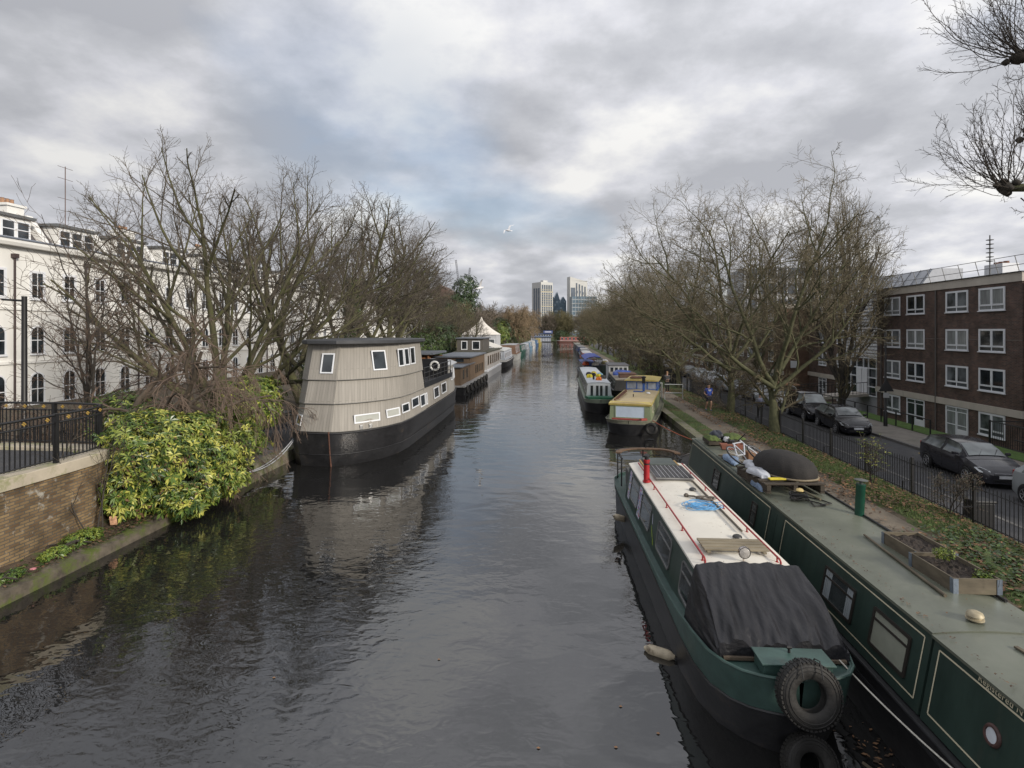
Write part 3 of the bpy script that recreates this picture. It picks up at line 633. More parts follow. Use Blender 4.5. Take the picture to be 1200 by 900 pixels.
# wooden planters
SOIL = M('dark potting soil', (.028,.02,.015), .95, var=.4, scale=14, bump=1, bscale=50)
def planter(loc, rz, L, W, H, label):
    p = thing('wooden_planter', label, 'planter', loc, rz, 'wooden planters on the green boat roof')
    for (x0,x1,y0_,y1_) in ((-W/2,W/2,-L/2,-L/2+.025),(-W/2,W/2,L/2-.025,L/2),(-W/2,-W/2+.025,-L/2+.026,L/2-.026),(W/2-.025,W/2,-L/2+.026,L/2-.026)):
        MB().bx(x0,x1,y0_,y1_,0,H).build('plank', OLDW, p, bevel=.004)
    s = MB(); n = 14; vs = [(-W/2+.02+(W-.04)*i/n, -L/2+.02+(L-.04)*j/n, H*.72+rnd.uniform(-.015,.02)) for j in range(n+1) for i in range(n+1)]
    s.add(vs, [(j*(n+1)+i, j*(n+1)+i+1, (j+1)*(n+1)+i+1, (j+1)*(n+1)+i) for j in range(n) for i in range(n)]); s.build('soil', SOIL, p)
    for sx in (-1,1):
        for sy in (-1,1):
            X_, Y_ = sx*(W/2+.008), sy*(L/2+.008); MB().box((X_-sx*.003, Y_-sy*.035, H/2), (.006,.07,H-.01)).box((X_-sx*.038, Y_-sy*.003, H/2), (.064,.006,H-.01)).build('corner_bracket', M('galvanised bracket', (.20,.24,.30), .45, met=.6, var=.2, scale=20), p)
    return p
planter((5.90,9.55,1.825), .03, .90, .60, .20, 'wooden planter of bare soil, the farther of the two on the green boat roof')
planter((5.80,8.60,1.825), .03, .92, .64, .22, 'mossy wooden planter with a green seedling, the nearer one on the green boat roof')
# ------------------------------------------------------------------ clutter on the long green boat
RB = 1.80
def cloth_blob(name, c, rx, ry, h, mat, label, cat, seed, group=None, flat=.55):
    """crumpled bag or folded tarp: a displaced dome resting on something"""
    rr = random.Random(seed); ph = [rr.uniform(0, 6) for _ in range(6)]; rings = []; nseg = 22
    for i in range(8):
        t = i/7; z = h*math.sin(t*PI/2)**.8; r0 = math.cos(t*PI/2)**flat; ring = []
        for k in range(nseg):
            a = 2*PI*k/nseg; f = 1+.16*math.sin(3*a+ph[0])+.10*math.sin(5*a+ph[1]+3*t)+.07*math.sin(9*a+ph[2]+5*t)
            zz = z+h*.10*math.sin(4*a+ph[3]+6*t)*(1 if i else 0)
            ring.append((c[0]+rx*r0*f*math.cos(a), c[1]+ry*r0*f*math.sin(a), c[2]+zz))
        rings.append(ring)
    return tag(MB().loft(rings).build(name, mat, None, smooth=50), label, cat, group)
# pallet
pal = thing('pallet', 'dark wooden pallet on the green boat roof under the upturned dinghy', 'pallet', (5.22,13.55,RB+.06), .08)
DKWOOD = M('dark wet timber', (.045,.035,.025), .8, var=.4, scale=5)
for k in range(6): MB().box((0,-.75+.3*k,.20),(1.35,.13,.03)).build('slat', DKWOOD, pal)
for x in (-.6,0,.6): MB().box((x,0,.115),(.09,1.65,.13)).build('bearer', DKWOOD, pal)
for x in (-.6,.6): MB().box((x,0,.02),(.10,1.65,.04)).build('foot_board', DKWOOD, pal)
# upturned dinghy
dg_ = thing('dinghy', 'upturned dinghy under a black cover lying on a pallet on the green boat roof', 'dinghy', (5.42,13.72,RB+.32), .30)
rings = []; n = 28
prof_ = [(1.00,0),(1.005,.07),(.97,.18),(.86,.30),(.66,.40),(.40,.46),(.15,.485),(0.01,.49)]
for r0, z in prof_:
    ring = []
    for k in range(n*2):
        a = 2*PI*k/(n*2); ca, sa = math.cos(a), math.sin(a)
        x = .56*math.copysign(abs(ca)**.85, ca); y = .84*math.copysign(abs(sa)**.95, sa)
        f = 1+.012*math.sin(14*a)*(z > .05)
        ring.append((x*r0*f, y*r0*f, z))
    rings.append(ring)
MB().loft(rings, True, True, True).build('cover', M('black canvas', (.016,.014,.013), .85, var=.35, scale=4, bump=.5, bscale=40), dg_, smooth=60)
MB().tube([(q[0]*1.01,q[1]*1.01,-.01) for q in rings[0]], .022, 6, close=True).build('rim', M('pale rubber rim', (.22,.18,.12), .7, var=.3), dg_, smooth=60)
WBAG = M('white plastic bag', (.42,.44,.48), .4, var=.15); BTARP = M('light blue tarp', (.14,.20,.30), .6, var=.3, scale=8)
cloth_blob('plastic_bag', (4.78,13.55,RB+.28), .20,.42,.12, WBAG, 'crumpled white plastic bag on the canal side of the pallet', 'bag', 2)
cloth_blob('plastic_bag', (4.88,14.25,RB+.28), .22,.30,.13, WBAG, 'crumpled white plastic bag by the bicycle wheel behind the dinghy', 'bag', 3)
cloth_blob('tarp', (4.66,13.25,RB+.04), .10,.38,.14, BTARP, 'light blue tarp spilling over the roof edge beside the pallet', 'tarp', 4)
cloth_blob('tarp', (4.85,15.9,RB+.04), .18,.5,.12, BTARP, 'blue and white tarp heap on the roof beyond the bicycle', 'tarp', 8)
tag(MB().box((5.12,13.05,RB+.305),(.62,.12,.035),(0,0,.1)).build('spirit_level', M('yellow plastic', (.55,.45,.03), .5), None, bevel=.006), 'yellow plastic bar on the pallet at the near end of the dinghy', 'bar')
# bicycle lying on its side
bk = thing('bicycle', 'white bicycle lying on its side behind the upturned dinghy', 'bicycle', (4.98,14.95,RB+.42), .9)
for x in (-.52,.52):
    tyre = MB().torus((x,0,0), .31, .02, 'z', 30, 6).build('wheel', BLACKM, bk, smooth=60)
    MB().torus((x,0,0), .29, .012, 'z', 30, 6).build('rim', M('silver alloy', (.5,.5,.52), .3, met=.8, var=.1), tyre, smooth=60)
    mb = MB()
    for k in range(12): a = PI*k/6; mb.tube([(x,0,0),(x+.29*math.cos(a),.29*math.sin(a),0)], .0025, 4)
    mb.build('spokes', MATS['silver alloy'], tyre)
mb = MB()
for a, b in (((-.52,0,0),(-.12,.02,0)),((-.12,.02,0),(-.20,.42,0)),((-.52,0,0),(-.19,.38,0)),((-.12,.02,0),(.33,.38,0)),((-.19,.40,0),(.31,.45,0)),((.36,.34,0),(.52,0,0)),((.36,.34,0),(.31,.52,0))):
    mb.tube([a, b], .018, 7)
mb.build('frame', M('white bike paint', (.42,.44,.48), .3, var=.1), bk, smooth=60)
MB().tube([(.31,.52,-.25),(.38,.55,-.2),(.31,.54,0),(.38,.55,.2),(.31,.52,.25)], .014, 6).build('handlebar', BLACKM, bk, smooth=60)
MB().box((-.21,.47,0),(.24,.05,.13)).build('saddle', BLACKM, bk, bevel=.015)
bk.rotation_euler = (R(38), R(6), .75)
for (x,y,z,dx,dy,dz,a,l) in ((5.6,15.3,.14,.9,.14,.03,.4,'long grey board lying crosswise beyond the bicycle'),(5.2,15.7,.07,.7,.2,.05,-.3,'short brown board lying flat beyond the bicycle'),
                           (5.75,15.9,.12,.16,.8,.05,.1,'grey plank lying lengthwise near the towpath edge of the roof'),(4.9,16.5,.06,.5,.18,.05,.6,'brown plank near the canal edge beyond the tarp')):
    tag(MB().box((x,y,RB+z),(dx,dy,dz),(0,.04,a)).build('plank', OLDW, None, bevel=.003), l, 'plank', 'loose planks on the green boat roof')
tag(MB().box((5.45,16.1,RB+.16),(.35,.28,.22),(0,0,.3)).bx(5.3,5.34,15.98,16.02,RB+.27,RB+.30).build('wooden_crate', M('brown crate wood', (.16,.08,.04), .8, var=.3, scale=4), None, bevel=.008), 'small brown wooden crate beyond the bicycle', 'crate')
# rope coil and boards in front of the dinghy
mb = MB()
for k in range(7):
    mb.tube([(5.18+.17*math.cos(a)*(1+.15*math.sin(2*a+k)), 12.35+.14*math.sin(a+k)*(1+.1*math.cos(3*a)), RB+.075+.016*k+.012*math.sin(3*a+k)) for a in [i*.33 for i in range(20)]], .014, 5)
mb.tube([(5.3,12.25,RB+.07),(5.5,12.1,RB+.055),(5.55,11.95,RB+.055),(5.3,11.85,RB+.06),(5.42,12.5,RB+.06),(5.65,12.35,RB+.05),(5.75,12.1,RB+.05),(5.45,11.95,RB+.06)], .014, 5)
tag(mb.build('rope_coil', M('black cable', (.018,.017,.016), .7, var=.3), None, smooth=60), 'coil of black rope on the roof in front of the dinghy', 'rope')
MB0 = MB().lathe([(.07,0),(.085,.02),(.06,.06),(.0,.075)], (5.24,12.42,RB+.20), 14)
tag(MB0.build('brass_cap', M('polished brass', (.55,.42,.18), .3, met=.6, var=.2), None, smooth=50), 'small brass cap lying on the black rope coil', 'cap')
for a, b, l in (((5.18,13.0,1.92),(5.30,12.40,1.89),'short yellowish stick from the pallet to the rope coil'),((5.45,12.95,1.90),(5.62,12.30,1.87),'short stick beside the rope coil on its towpath side')):
    tag(MB().tube([a,b], .025, 6).build('stick', OLDW, None), l, 'stick')
# far end: mossy boxes, terracotta trough
MOSS = M('bright moss', (.075,.105,.025), .95, var=.45, scale=9, bump=1, bscale=45)
def mossy(loc, W, L, H, label, seed, group='mossy boxes at the far end of the green boat roof'):
    p = thing('mossy_box', label, 'planter', loc, 0, group)
    MB().bx(-W/2,W/2,-L/2,L/2,0,H).build('box', DKWOOD, p, bevel=.01)
    rr = random.Random(seed); n = 14; vs = []
    for j in range(n+1):
        for i in range(n+1):
            e_ = min(i, n-i, j, n-j)/n; vs.append((-W/2+W*i/n, -L/2+L*j/n, H+.005+.09*min(1, e_*4)+rr.uniform(0,.03)))
    MB().add(vs, [(j*(n+1)+i, j*(n+1)+i+1, (j+1)*(n+1)+i+1, (j+1)*(n+1)+i) for j in range(n) for i in range(n)]).build('moss', MOSS, p, smooth=80)
    return p
mossy((4.98,18.3,RB+.06), .42,.8,.12, "low mossy box at the canal side of the far roof end", 1)

mossy((5.62,18.2,RB+.06), .55,.9,.20, 'taller mossy box next to the dark bag at the far roof end', 2)
tag(MB().loft([[(-.30,-.09,0),(.30,-.09,0),(.30,.09,0),(-.30,.09,0)],[(-.35,-.12,.16),(.35,-.12,.16),(.35,.12,.16),(-.35,.12,.16)],[(-.33,-.10,.16),(.33,-.10,.16),(.33,.10,.16),(-.33,.10,.16)],[(-.32,-.09,.11),(.32,-.09,.11),(.32,.09,.11),(-.32,.09,.11)]]).build('terracotta_trough', M('terracotta', (.20,.075,.05), .75, var=.15), None, loc=(5.32,17.4,RB+.055)), 'terracotta trough in front of the mossy boxes', 'trough')
cloth_blob('plastic_bag', (5.18,18.5,RB+.22), .20,.22,.20, M('dark bag', (.03,.035,.05), .5, var=.4), 'dark blue bag on the mossy box at the far roof end', 'bag', 6)
cloth_blob('plastic_bag', (5.36,17.95,RB+.2), .13,.13,.12, M('grey white bag', (.4,.4,.42), .5, var=.3), 'small grey white bag between the mossy boxes', 'bag', 7)

# ------------------------------------------------------------------ yellow roofed boat, skewed
YB = thing('canal_boat', 'pale green canal boat with a yellow roof and a blue windowed wheelhouse', 'canal boat', (3.62,29.0,0), -.235)
st = [(0,.5,.45,.2,.80,.6),(.15,.9,.82,.5,.80,.6),(.5,1.22,1.15,.95,.78,.6),(1.2,1.36,1.30,1.2,.74,.56),(4,1.38,1.32,1.25,.66,.5),(9,1.36,1.3,1.2,.68,.5),(11,1.1,1.0,.8,.72,.5),(11.8,.5,.4,.2,.75,.55)]
YG = M('pale sage boat paint', (.19,.225,.135), .5, var=.12, scale=2, dirt=((.14,.17,.10), .62, 3)); YR = M('faded yellow roof', (.46,.37,.21), .55, var=.12, scale=1.5, dirt=((.35,.22,.07), .6, 2.5))
YT = M('yellow paint', (.46,.37,.12), .45, var=.12)
BLUEP = M('blue window frame paint', (.03,.10,.36), .4, var=.15)
hull(YB, st, HULLBLK, M('weathered gunwale grey', (.15,.15,.11), .7, var=.3, scale=3), M('weathered deck', (.14,.14,.11), .8, var=.3), bow_rake=.2)
cabin(YB, .75, 7.6, 1.10, .70, 1.04, 1.60, .07, YG, YR, over=.06)
mb = MB(); 
mb.loft([[(-1.12,.70,1.50),(-1.12,.66,1.60),(-1.08,.95,1.70),(-1.06,1.0,1.64)],[(1.12,.70,1.50),(1.12,.66,1.60),(1.08,.95,1.70),(1.06,1.0,1.64)]], True)
for s_ in (-1,1): mb.bx(min(s_*1.09,s_*1.13), max(s_*1.09,s_*1.13), .7, 7.6, 1.52, 1.615)
mb.build('roof_edge', YT, YB)
f, g = frame_on((-.80,.742,.82), (1,0,0), (0,0,1), 1.60, .68, .05, .02, .04)
fo = f.build('front_screen', YG, YB); g.build('cover_sheet', M('pale blue plastic sheet', (.42,.50,.60), .45, var=.08, bump=.4, bscale=6), fo, recalc=False)
for ya, yb in ((2.0,2.5),(3.4,3.9)):
    for s_ in (-1,1): side_window(YB, s_, ya, yb, .95, 1.40, 1.10,.70,1.04,1.60, M('cream window frame', (.45,.42,.33), .5), BOATGL, r=.03, t=.05)
mb = MB(); mb.bx(-1.0,1.0, 7.6,10.8, .68,1.58); mb.build('wheelhouse', YG, YB)
mb = MB(); 
for x in (-1.0,-.34,.34,.94): mb.bx(x,x+.06, 7.66,7.72, 1.65,2.18)
mb.bx(-1.0,1.0, 7.66,7.72, 1.58,1.70).bx(-1.0,1.0,7.66,7.72,2.13,2.22)
for x in (-1.0,.94):
    for y in (8.6,9.7,10.7): mb.bx(x,x+.06,y,y+.06,1.58,2.22)
mb.bx(-1.0,-.94,7.72,10.76,1.58,1.66).bx(.94,1.0,7.72,10.76,1.58,1.66).bx(-1.0,1.0,10.76,10.82,1.58,2.22)
wf = mb.build('window_frame', BLUEP, YB)
WHGL = M('milky wheelhouse glass', (.30,.34,.42), .12, var=.35, scale=2, spec=.8)
mb = MB(); mb.bx(-.945,.945, 7.685,7.695, 1.70,2.13).bx(-.975,-.965,7.72,10.76,1.66,2.2).bx(.965,.975,7.72,10.76,1.66,2.2); mb.build('pane', WHGL, wf)
MB().loft([[(-1.10,y,2.22),(-1.10,y,2.27),(-.55,y,2.33),(0,y,2.345),(.55,y,2.33),(1.10,y,2.27),(1.10,y,2.22)] for y in (7.50,11.0)]).build('wheelhouse_roof', YT, YB, smooth=30)
on = MB().bx(-.8,.15, 8.0,9.2, 2.35,2.42).build('roof_hatch', M('red brown cover', (.13,.05,.03), .7, var=.3), YB, bevel=.02)
ch = MB().lathe([(.075,0),(.075,.45),(.09,.46),(.09,.5)], (.25,6.3,1.70), 16).build('chimney', BLUEP, YB, smooth=40)
MB().lathe([(.10,.5),(.10,.85),(.14,.86),(.14,.92),(.02,.97)], (.25,6.3,1.70), 16).build('chimney_top', BLACKM, ch, smooth=40)
mb = MB(); mb.tube([(-.9,1.4,1.72),(-.85,6.5,1.74)], .05, 6).tube([(-.75,1.6,1.74),(-.72,5.5,1.76)], .035, 6); tag(mb.build('pole_bundle', M('rusty brown poles', (.12,.05,.03), .8, var=.4), None), 'bundle of rusty poles along the yellow roof edge', 'pole'); on_boat(bpy.data.objects['pole_bundle'], YB)
MB().bx(-.35,.25, 5.9,6.1, 1.69,1.74).build('roof_strip', BLUEP, YB); MB().lathe([(.12,0),(.12,.06),(.09,.08)], (.62,5.2,1.69), 16).build('roof_light', WHITEP, YB, smooth=40)
MB().lathe([(.03,0),(.03,.14),(.05,.15)], (-.05,3.0,1.72), 10).build('roof_pipe', DKWOOD, YB)
mb = MB(); mb.box((-.05,.30,.84),(1.7,.16,.07),(0,0,0)).box((.75,.28,.87),(.35,.2,.1),(0,0,.6)); mb.build('red_plank', M('dull red board', (.26,.04,.03), .6, var=.3), YB, bevel=.01)
t3 = tag(MB().torus((0,0,0), .24, .09, 'y', 30, 10).build('tyre', tyM, None, smooth=60, loc=(4.78,28.85,.42), rot=(R(-8),0,R(-25))), 'black tyre hung at the bow of the yellow roofed boat', 'tyre')
rope('mooring_rope', sag((4.9,29.2,.8),(7.1,24.3,.42), .18), .02, M('orange red rope', (.30,.08,.04), .8), 'rust coloured mooring rope from the yellow roofed boat to the towpath')

# ------------------------------------------------------------------ other narrowboats
def simple_boat(name, label, cat, loc, rz, L, hb, mh, mb_, mc, mr, cab, zr=.72, zc=1.7, group=None, wins=None, front=None, gl=None, wfm=None, crown=.07):
    r_ = thing(name, label, cat, loc, rz, group)
    st_ = [(0,.25*hb,.2*hb,.05,zr+.15,zr-.12),(.2,.6*hb,.55*hb,.3*hb,zr+.13,zr-.12),(.7,.9*hb,.85*hb,.7*hb,zr+.08,zr-.15),(1.6,hb,hb*.97,hb*.93,zr+.03,zr-.18),
           (L*.5,hb,hb*.99,hb*.97,zr-.02,zr-.2),(L-1.5,hb,hb*.97,hb*.9,zr,zr-.18),(L-.4,.75*hb,.7*hb,.5*hb,zr+.05,zr-.1),(L,.3*hb,.25*hb,.1*hb,zr+.06,zr-.1)]
    hull(r_, st_, mh, mb_, mb_)
    c0, c1 = cab; wb, wt = hb*.86, hb*.74
    cabin(r_, c0, c1, wb, zr-.03, wt, zc, crown, mc, mr, over=.04)
    k = wins or 0
    for i in range(k):
        ya = c0+.5+(c1-c0-1)*i/k; yb = ya+(c1-c0-1)/k*.55
        for s_ in (-1,1): side_window(r_, s_, ya, yb, zr+.32, zc-.22, wb, zr-.03, wt, zc, wfm or ALUF, gl or BOATGL, r=.04, t=.035)
    return r_
PALEG = M('pale grey green boat paint', (.19,.22,.17), .5, var=.15, scale=2); MIDG = M('emerald boat trim', (.03,.14,.08), .45, var=.15)
NB2 = simple_boat('narrowboat', 'pale grey green narrowboat with white front doors and green bow, beyond the yellow roofed boat', 'narrowboat', (2.78,36.6,0), -.005, 19.5, 1.05, HULLBLK, PALEG, PALEG,
                  M('silver grey roof', (.42,.45,.49), .5, var=.12), (2.0,18.2), wins=7, zr=.80, zc=1.86)
mb = MB(); mb.loft([[(-.90,1.96,.78),(-.78,1.96,1.84),(.78,1.96,1.84),(.90,1.96,.78)],[(-.90,1.99,.78),(-.78,1.99,1.84),(.78,1.99,1.84),(.90,1.99,.78)]]); fb = mb.build('front_wall', M('white boat paint', (.58,.60,.62), .45, var=.08), NB2)
for x0_ in (-.62,-.24,.04,.40):
    window(NB2, (x0_,1.955,.92), (1,0,0), (0,0,1), .24, .80, MATS['white boat paint'], BOATGL, .03, .02, 0, name='door' if abs(x0_) < .3 else 'window')
mb = MB(); mb.loft([[(-.75,.8,.86),(-1.0,1.9,.84),(-1.0,1.9,.99),(-.78,.75,1.02)],[(.75,.8,.86),(1.0,1.9,.84),(1.0,1.9,.99),(.78,.75,1.02)]]); mb.build('bow_panel', MIDG, NB2)
for k, (x, y, c, l) in enumerate(((-.45,6.0,(.5,.42,.02),'yellow buoy-like bundle nearest the canal'),(-.1,7.2,(.02,.02,.03),'black sack in the middle of the clutter'),(.25,6.2,(.55,.45,.02),'yellow bundle towards the towpath'),
        (.45,7.6,(.25,.42,.5),'pale blue bundle'),(-.4,8.2,(.02,.02,.03),'black sack farthest back'),(.05,9.0,(.5,.42,.05),'yellow bundle farthest back'),(.5,5.2,(.03,.03,.03),'black sack nearest the bow'),(.1,3.6,(.6,.16,.02),'bright orange pot'))):
    o = cloth_blob('bundle' if k != 7 else 'flower_pot', (x,y,1.90), .22,.3,.26, M('bundle cloth %d' % k, c, .7, var=.3), l+' on the silver roof of the pale narrowboat', 'bundle' if k != 7 else 'pot', 30+k)
    on_boat(o, NB2)
tag(on_boat(MB().lathe([(.07,0),(.07,.5),(.09,.52)], (-.25,4.1,1.90), 12).build('roof_flue', BLACKM, None, smooth=40), NB2), 'short black flue standing on the silver roof', 'flue')
# broad boat beside it at the bank with a blue tarp
GB = simple_boat('narrowboat', 'grey barge with a beige roof and a blue tarp, beside the pale green narrowboat', 'narrowboat', (5.45,42.5,0), -.02, 17, 1.25, HULLBLK, HULLBLK, M('charcoal boat paint', (.045,.045,.045), .5, var=.2),
                 M('beige felt roof', (.24,.21,.17), .8, var=.2), (1.6,10), wins=3, zr=.75, zc=1.6)
MB().bx(-.9,.9,10.1,14.5,.7,2.2).build('rear_cabin', MATS['white boat paint'], GB); MB().bx(-1.0,1.0,10.0,14.6,2.2,2.28).build('rear_roof', M('grey felt', (.14,.14,.15), .8), GB)
for k in range(4): window(GB, (-.8+.42*k,10.095,1.62), (1,0,0), (0,0,1), .34, .45, MATS['white boat paint'], BOATGL, .03, .015)
o = cloth_blob('tarp', (-.1,6.5,1.65), .75,1.1,.38, M('royal blue tarp', (.03,.07,.30), .5, var=.3), 'crumpled royal blue tarp on the beige barge roof', 'tarp', 41); on_boat(o, GB)
tag(on_boat(MB().bx(-.55,.75,2.8,4.2,1.66,1.98).bx(-.6,.8,2.75,4.25,1.98,2.04).build('roof_box', M('brown roof box', (.11,.06,.045), .7, var=.3), None, bevel=.03), GB), 'flat brown box on the near end of the beige barge roof', 'box')
def hoop(loc, W, H, label):
    m_ = MB(); m_.tube([(-W/2,0,0),(-W/2,0,H),(W/2,0,H),(W/2,0,0)], .045, 8); m_.tube([(-W/2,0,H*.45),(W/2,0,H*.45)], .04, 8)
    return tag(m_.build('hoop_barrier', M('galvanised tube', (.38,.40,.40), .5, met=.3, var=.15), None, smooth=50, loc=loc), label, 'barrier', 'pale hoop barriers by the towpath')
hoop((7.25,42.5,.38), 1.15, 1.15, 'pale metal hoop barrier beside the barge, nearer the water')
hoop((8.5,41.5,.38), 1.3, 1.15, 'pale metal hoop barrier on the towpath side, behind the yellow roof')
# boats farther up on the right bank
specs = [('narrowboat','dark narrowboat under a blue canopy beyond the pale green narrowboat',(3.6,58.5,0),15,1.1,(.05,.06,.07),(.03,.06,.22),1.75),
         ('narrowboat','dark green narrowboat with grey roof against the far right bank',(5.3,60.5,0),14,1.05,(.04,.06,.05),(.16,.16,.17),1.65),
         ('narrowboat','low brown narrowboat under the overhanging trees',(4.6,76,0),15,1.05,(.10,.05,.03),(.12,.11,.10),1.6),
         ('narrowboat','red and white narrowboat under the trees on the right bank',(4.9,93,0),15,1.05,(.35,.03,.04),(.5,.5,.5),1.7),
         ('narrowboat','grey blue narrowboat far along the right bank',(5.3,110,0),16,1.05,(.10,.14,.2),(.3,.3,.3),1.7),
         ('narrowboat','dark blue narrowboat far along the right bank',(5.5,130,0),18,1.05,(.02,.04,.14),(.2,.2,.2),1.7),
         ('narrowboat','black narrowboat farthest along the right bank',(5.6,153,0),18,1.05,(.03,.03,.03),(.25,.25,.22),1.7)]
for i, (nm, lb, lc, L, hb, c1, c2, zc) in enumerate(specs):
    simple_boat(nm, lb, 'narrowboat', lc, random.Random(i).uniform(-.02,.02), L, hb, HULLBLK, M('boat side paint %d' % i, c1, .5), MATS['boat side paint %d' % i], M('boat roof paint %d' % i, c2, .6), (1.6,L-1.6), wins=5, zc=zc, group='narrowboats moored along the right bank')
cn = thing('canopy', 'blue canopy on posts over the dark narrowboat', 'canopy', (0,0,0)); [MB().tube([(3.0,y,.75),(3.0,y,2.5),(4.6,y,2.5),(4.6,y,.75)], .04, 6).build('post', BLACKM, cn) for y in (59.2,62,65,68.2)]
MB().loft([[(2.75,y,2.45),(3.2,y,2.72),(3.8,y,2.80),(4.4,y,2.72),(4.85,y,2.45),(4.4,y,2.66),(3.8,y,2.74),(3.2,y,2.66)] for y in (58.8,61,63,65.5,68.6)]).build('canopy_sheet', M('royal blue canopy', (.03,.06,.30), .6, var=.2), cn, smooth=50)
for i, (x,y,z,c,l) in enumerate(((2.9,60,1.8,(.35,.06,.02),'red sack on the dark boat under the canopy'),(3.9,59.6,1.8,(.3,.28,.25),'grey sack on the dark boat under the canopy'),(5.2,63,1.75,(.25,.22,.1),'ochre bundle on the dark green boat roof'),(5.5,66,1.75,(.4,.4,.42),'white bundle on the dark green boat roof'),(4.6,80,1.7,(.45,.06,.06),'red bundle on the low brown boat'),(5.0,84,1.7,(.5,.5,.5),'white bundle on the low brown boat'))):
    cloth_blob('bundle', (x,y,z), .35,.4,.35, M('far bundle %d' % i, c, .7), l, 'bundle', 60+i)
# ------------------------------------------------------------------ big timber clad houseboat
def plank_mat(name, c, pw=.14, var=.25, rough=.75):
    m = bpy.data.materials.new(name); m.use_nodes = True; t = m.node_tree; b = t.nodes['Principled BSDF']; b.inputs['Roughness'].default_value = rough
    uv = t.nodes.new('ShaderNodeUVMap'); uv.uv_map = 'uv'; s = t.nodes.new('ShaderNodeSeparateXYZ'); t.links.new(uv.outputs[0], s.inputs[0])
    cbn = t.nodes.new('ShaderNodeCombineXYZ'); t.links.new(s.outputs[1], cbn.inputs[0]); t.links.new(s.outputs[0], cbn.inputs[1])
    br = t.nodes.new('ShaderNodeTexBrick'); t.links.new(cbn.outputs[0], br.inputs['Vector']); br.inputs['Scale'].default_value = 1
    br.inputs['Brick Width'].default_value = 2.6; br.inputs['Row Height'].default_value = pw; br.inputs['Mortar Size'].default_value = .004; br.inputs['Bias'].default_value = 0
    br.inputs['Color1'].default_value = (*[v*(1-var) for v in c], 1); br.inputs['Color2'].default_value = (*[v*(1+var) for v in c], 1); br.inputs['Mortar'].default_value = (*[v*.45 for v in c], 1)
    mp = t.nodes.new('ShaderNodeMapping'); mp.inputs['Scale'].default_value = (9, .7, 1); t.links.new(uv.outputs[0], mp.inputs[0])
    n = t.nodes.new('ShaderNodeTexNoise'); n.inputs['Scale'].default_value = 1.2; n.inputs['Detail'].default_value = 7; t.links.new(mp.outputs[0], n.inputs['Vector'])
    mr = t.nodes.new('ShaderNodeMapRange'); mr.inputs[1].default_value = .3; mr.inputs[2].default_value = .7; mr.inputs[3].default_value = .85; mr.inputs[4].default_value = 1.1; t.links.new(n.outputs[0], mr.inputs[0])
    vs = t.nodes.new('ShaderNodeVectorMath'); vs.operation = 'SCALE'; t.links.new(br.outputs[0], vs.inputs[0]); t.links.new(mr.outputs[0], vs.inputs['Scale']); t.links.new(vs.outputs[0], b.inputs['Base Color'])
    return m
def wall_loft(name, rings, mat, parent, smooth=25):
    """rings of 3D points (open chains allowed), UV = arc length, height"""
    n = len(rings[0]); vs = [tuple(p) for r in rings for p in r]; arc = []
    for r in rings:
        a = 0; out_ = [0]
        for p, q in zip(rings[0], rings[0][1:]): a += (Vector(q)-Vector(p)).length; out_.append(a)
        arc.append(out_)
    fs = [(i*n+j, i*n+j+1, (i+1)*n+j+1, (i+1)*n+j) for i in range(len(rings)-1) for j in range(n-1)]
    me = bpy.data.meshes.new(name); me.from_pydata(vs, [], fs); me.materials.append(mat); uvl = me.uv_layers.new(name='uv')
    for lp in me.loops: i, j = divmod(lp.vertex_index, n); uvl.data[lp.index].uv = (arc[i][j], vs[lp.vertex_index][2])
    me.shade_smooth(); me.set_sharp_from_angle(angle=R(smooth)); o = bpy.data.objects.new(name, me); col.objects.link(o); o.parent = parent; return o
HB = thing('houseboat', 'big houseboat clad in grey timber on a black hull, with a tapered tower', 'houseboat', (-9.2, 21.2, 0), 0)
OUT = [(0,.02),(.10,.35),(.5,.9),(1.0,1.33),(1.7,1.78),(2.7,2.13),(4,2.25),(8,2.25),(12,2.2),(16,2.05),(17.6,1.8),(18.4,1.3),(18.6,.7)]
OUTL = [(0,.02),(.05,.70),(.10,1.35),(.6,1.85),(1.4,2.13),(3,2.25),(8,2.25),(12,2.2),(16,2.05),(17.6,1.8),(18.4,1.3),(18.6,.7)]
def hx(y, side=1):
    return section(OUT if side > 0 else OUTL, y)[0]
CED = plank_mat('silvered cedar cladding', (.275, .257, .23), .13, .06)
def ring_at(z, inset, ys, yshift, yend, left_end=None):
    """open chain: from left rear round the bow to right rear"""
    right = [(max(hx(min(y, yend-yshift))-inset, 0), min(y+yshift, yend), z) for y in ys]
    left = [(-max(hx(min(y, yend-yshift), -1)-inset*.35, 0), min(y+yshift, yend), z) for y in reversed(ys)]
    return left+right
ys = [0,.05,.1,.25,.5,.75,1.0,1.35,1.7,2.2,2.7,3.3,4,5,6,7,8,9,10,11,12,13,14,15,16,16.8,17.6,18.0,18.4]
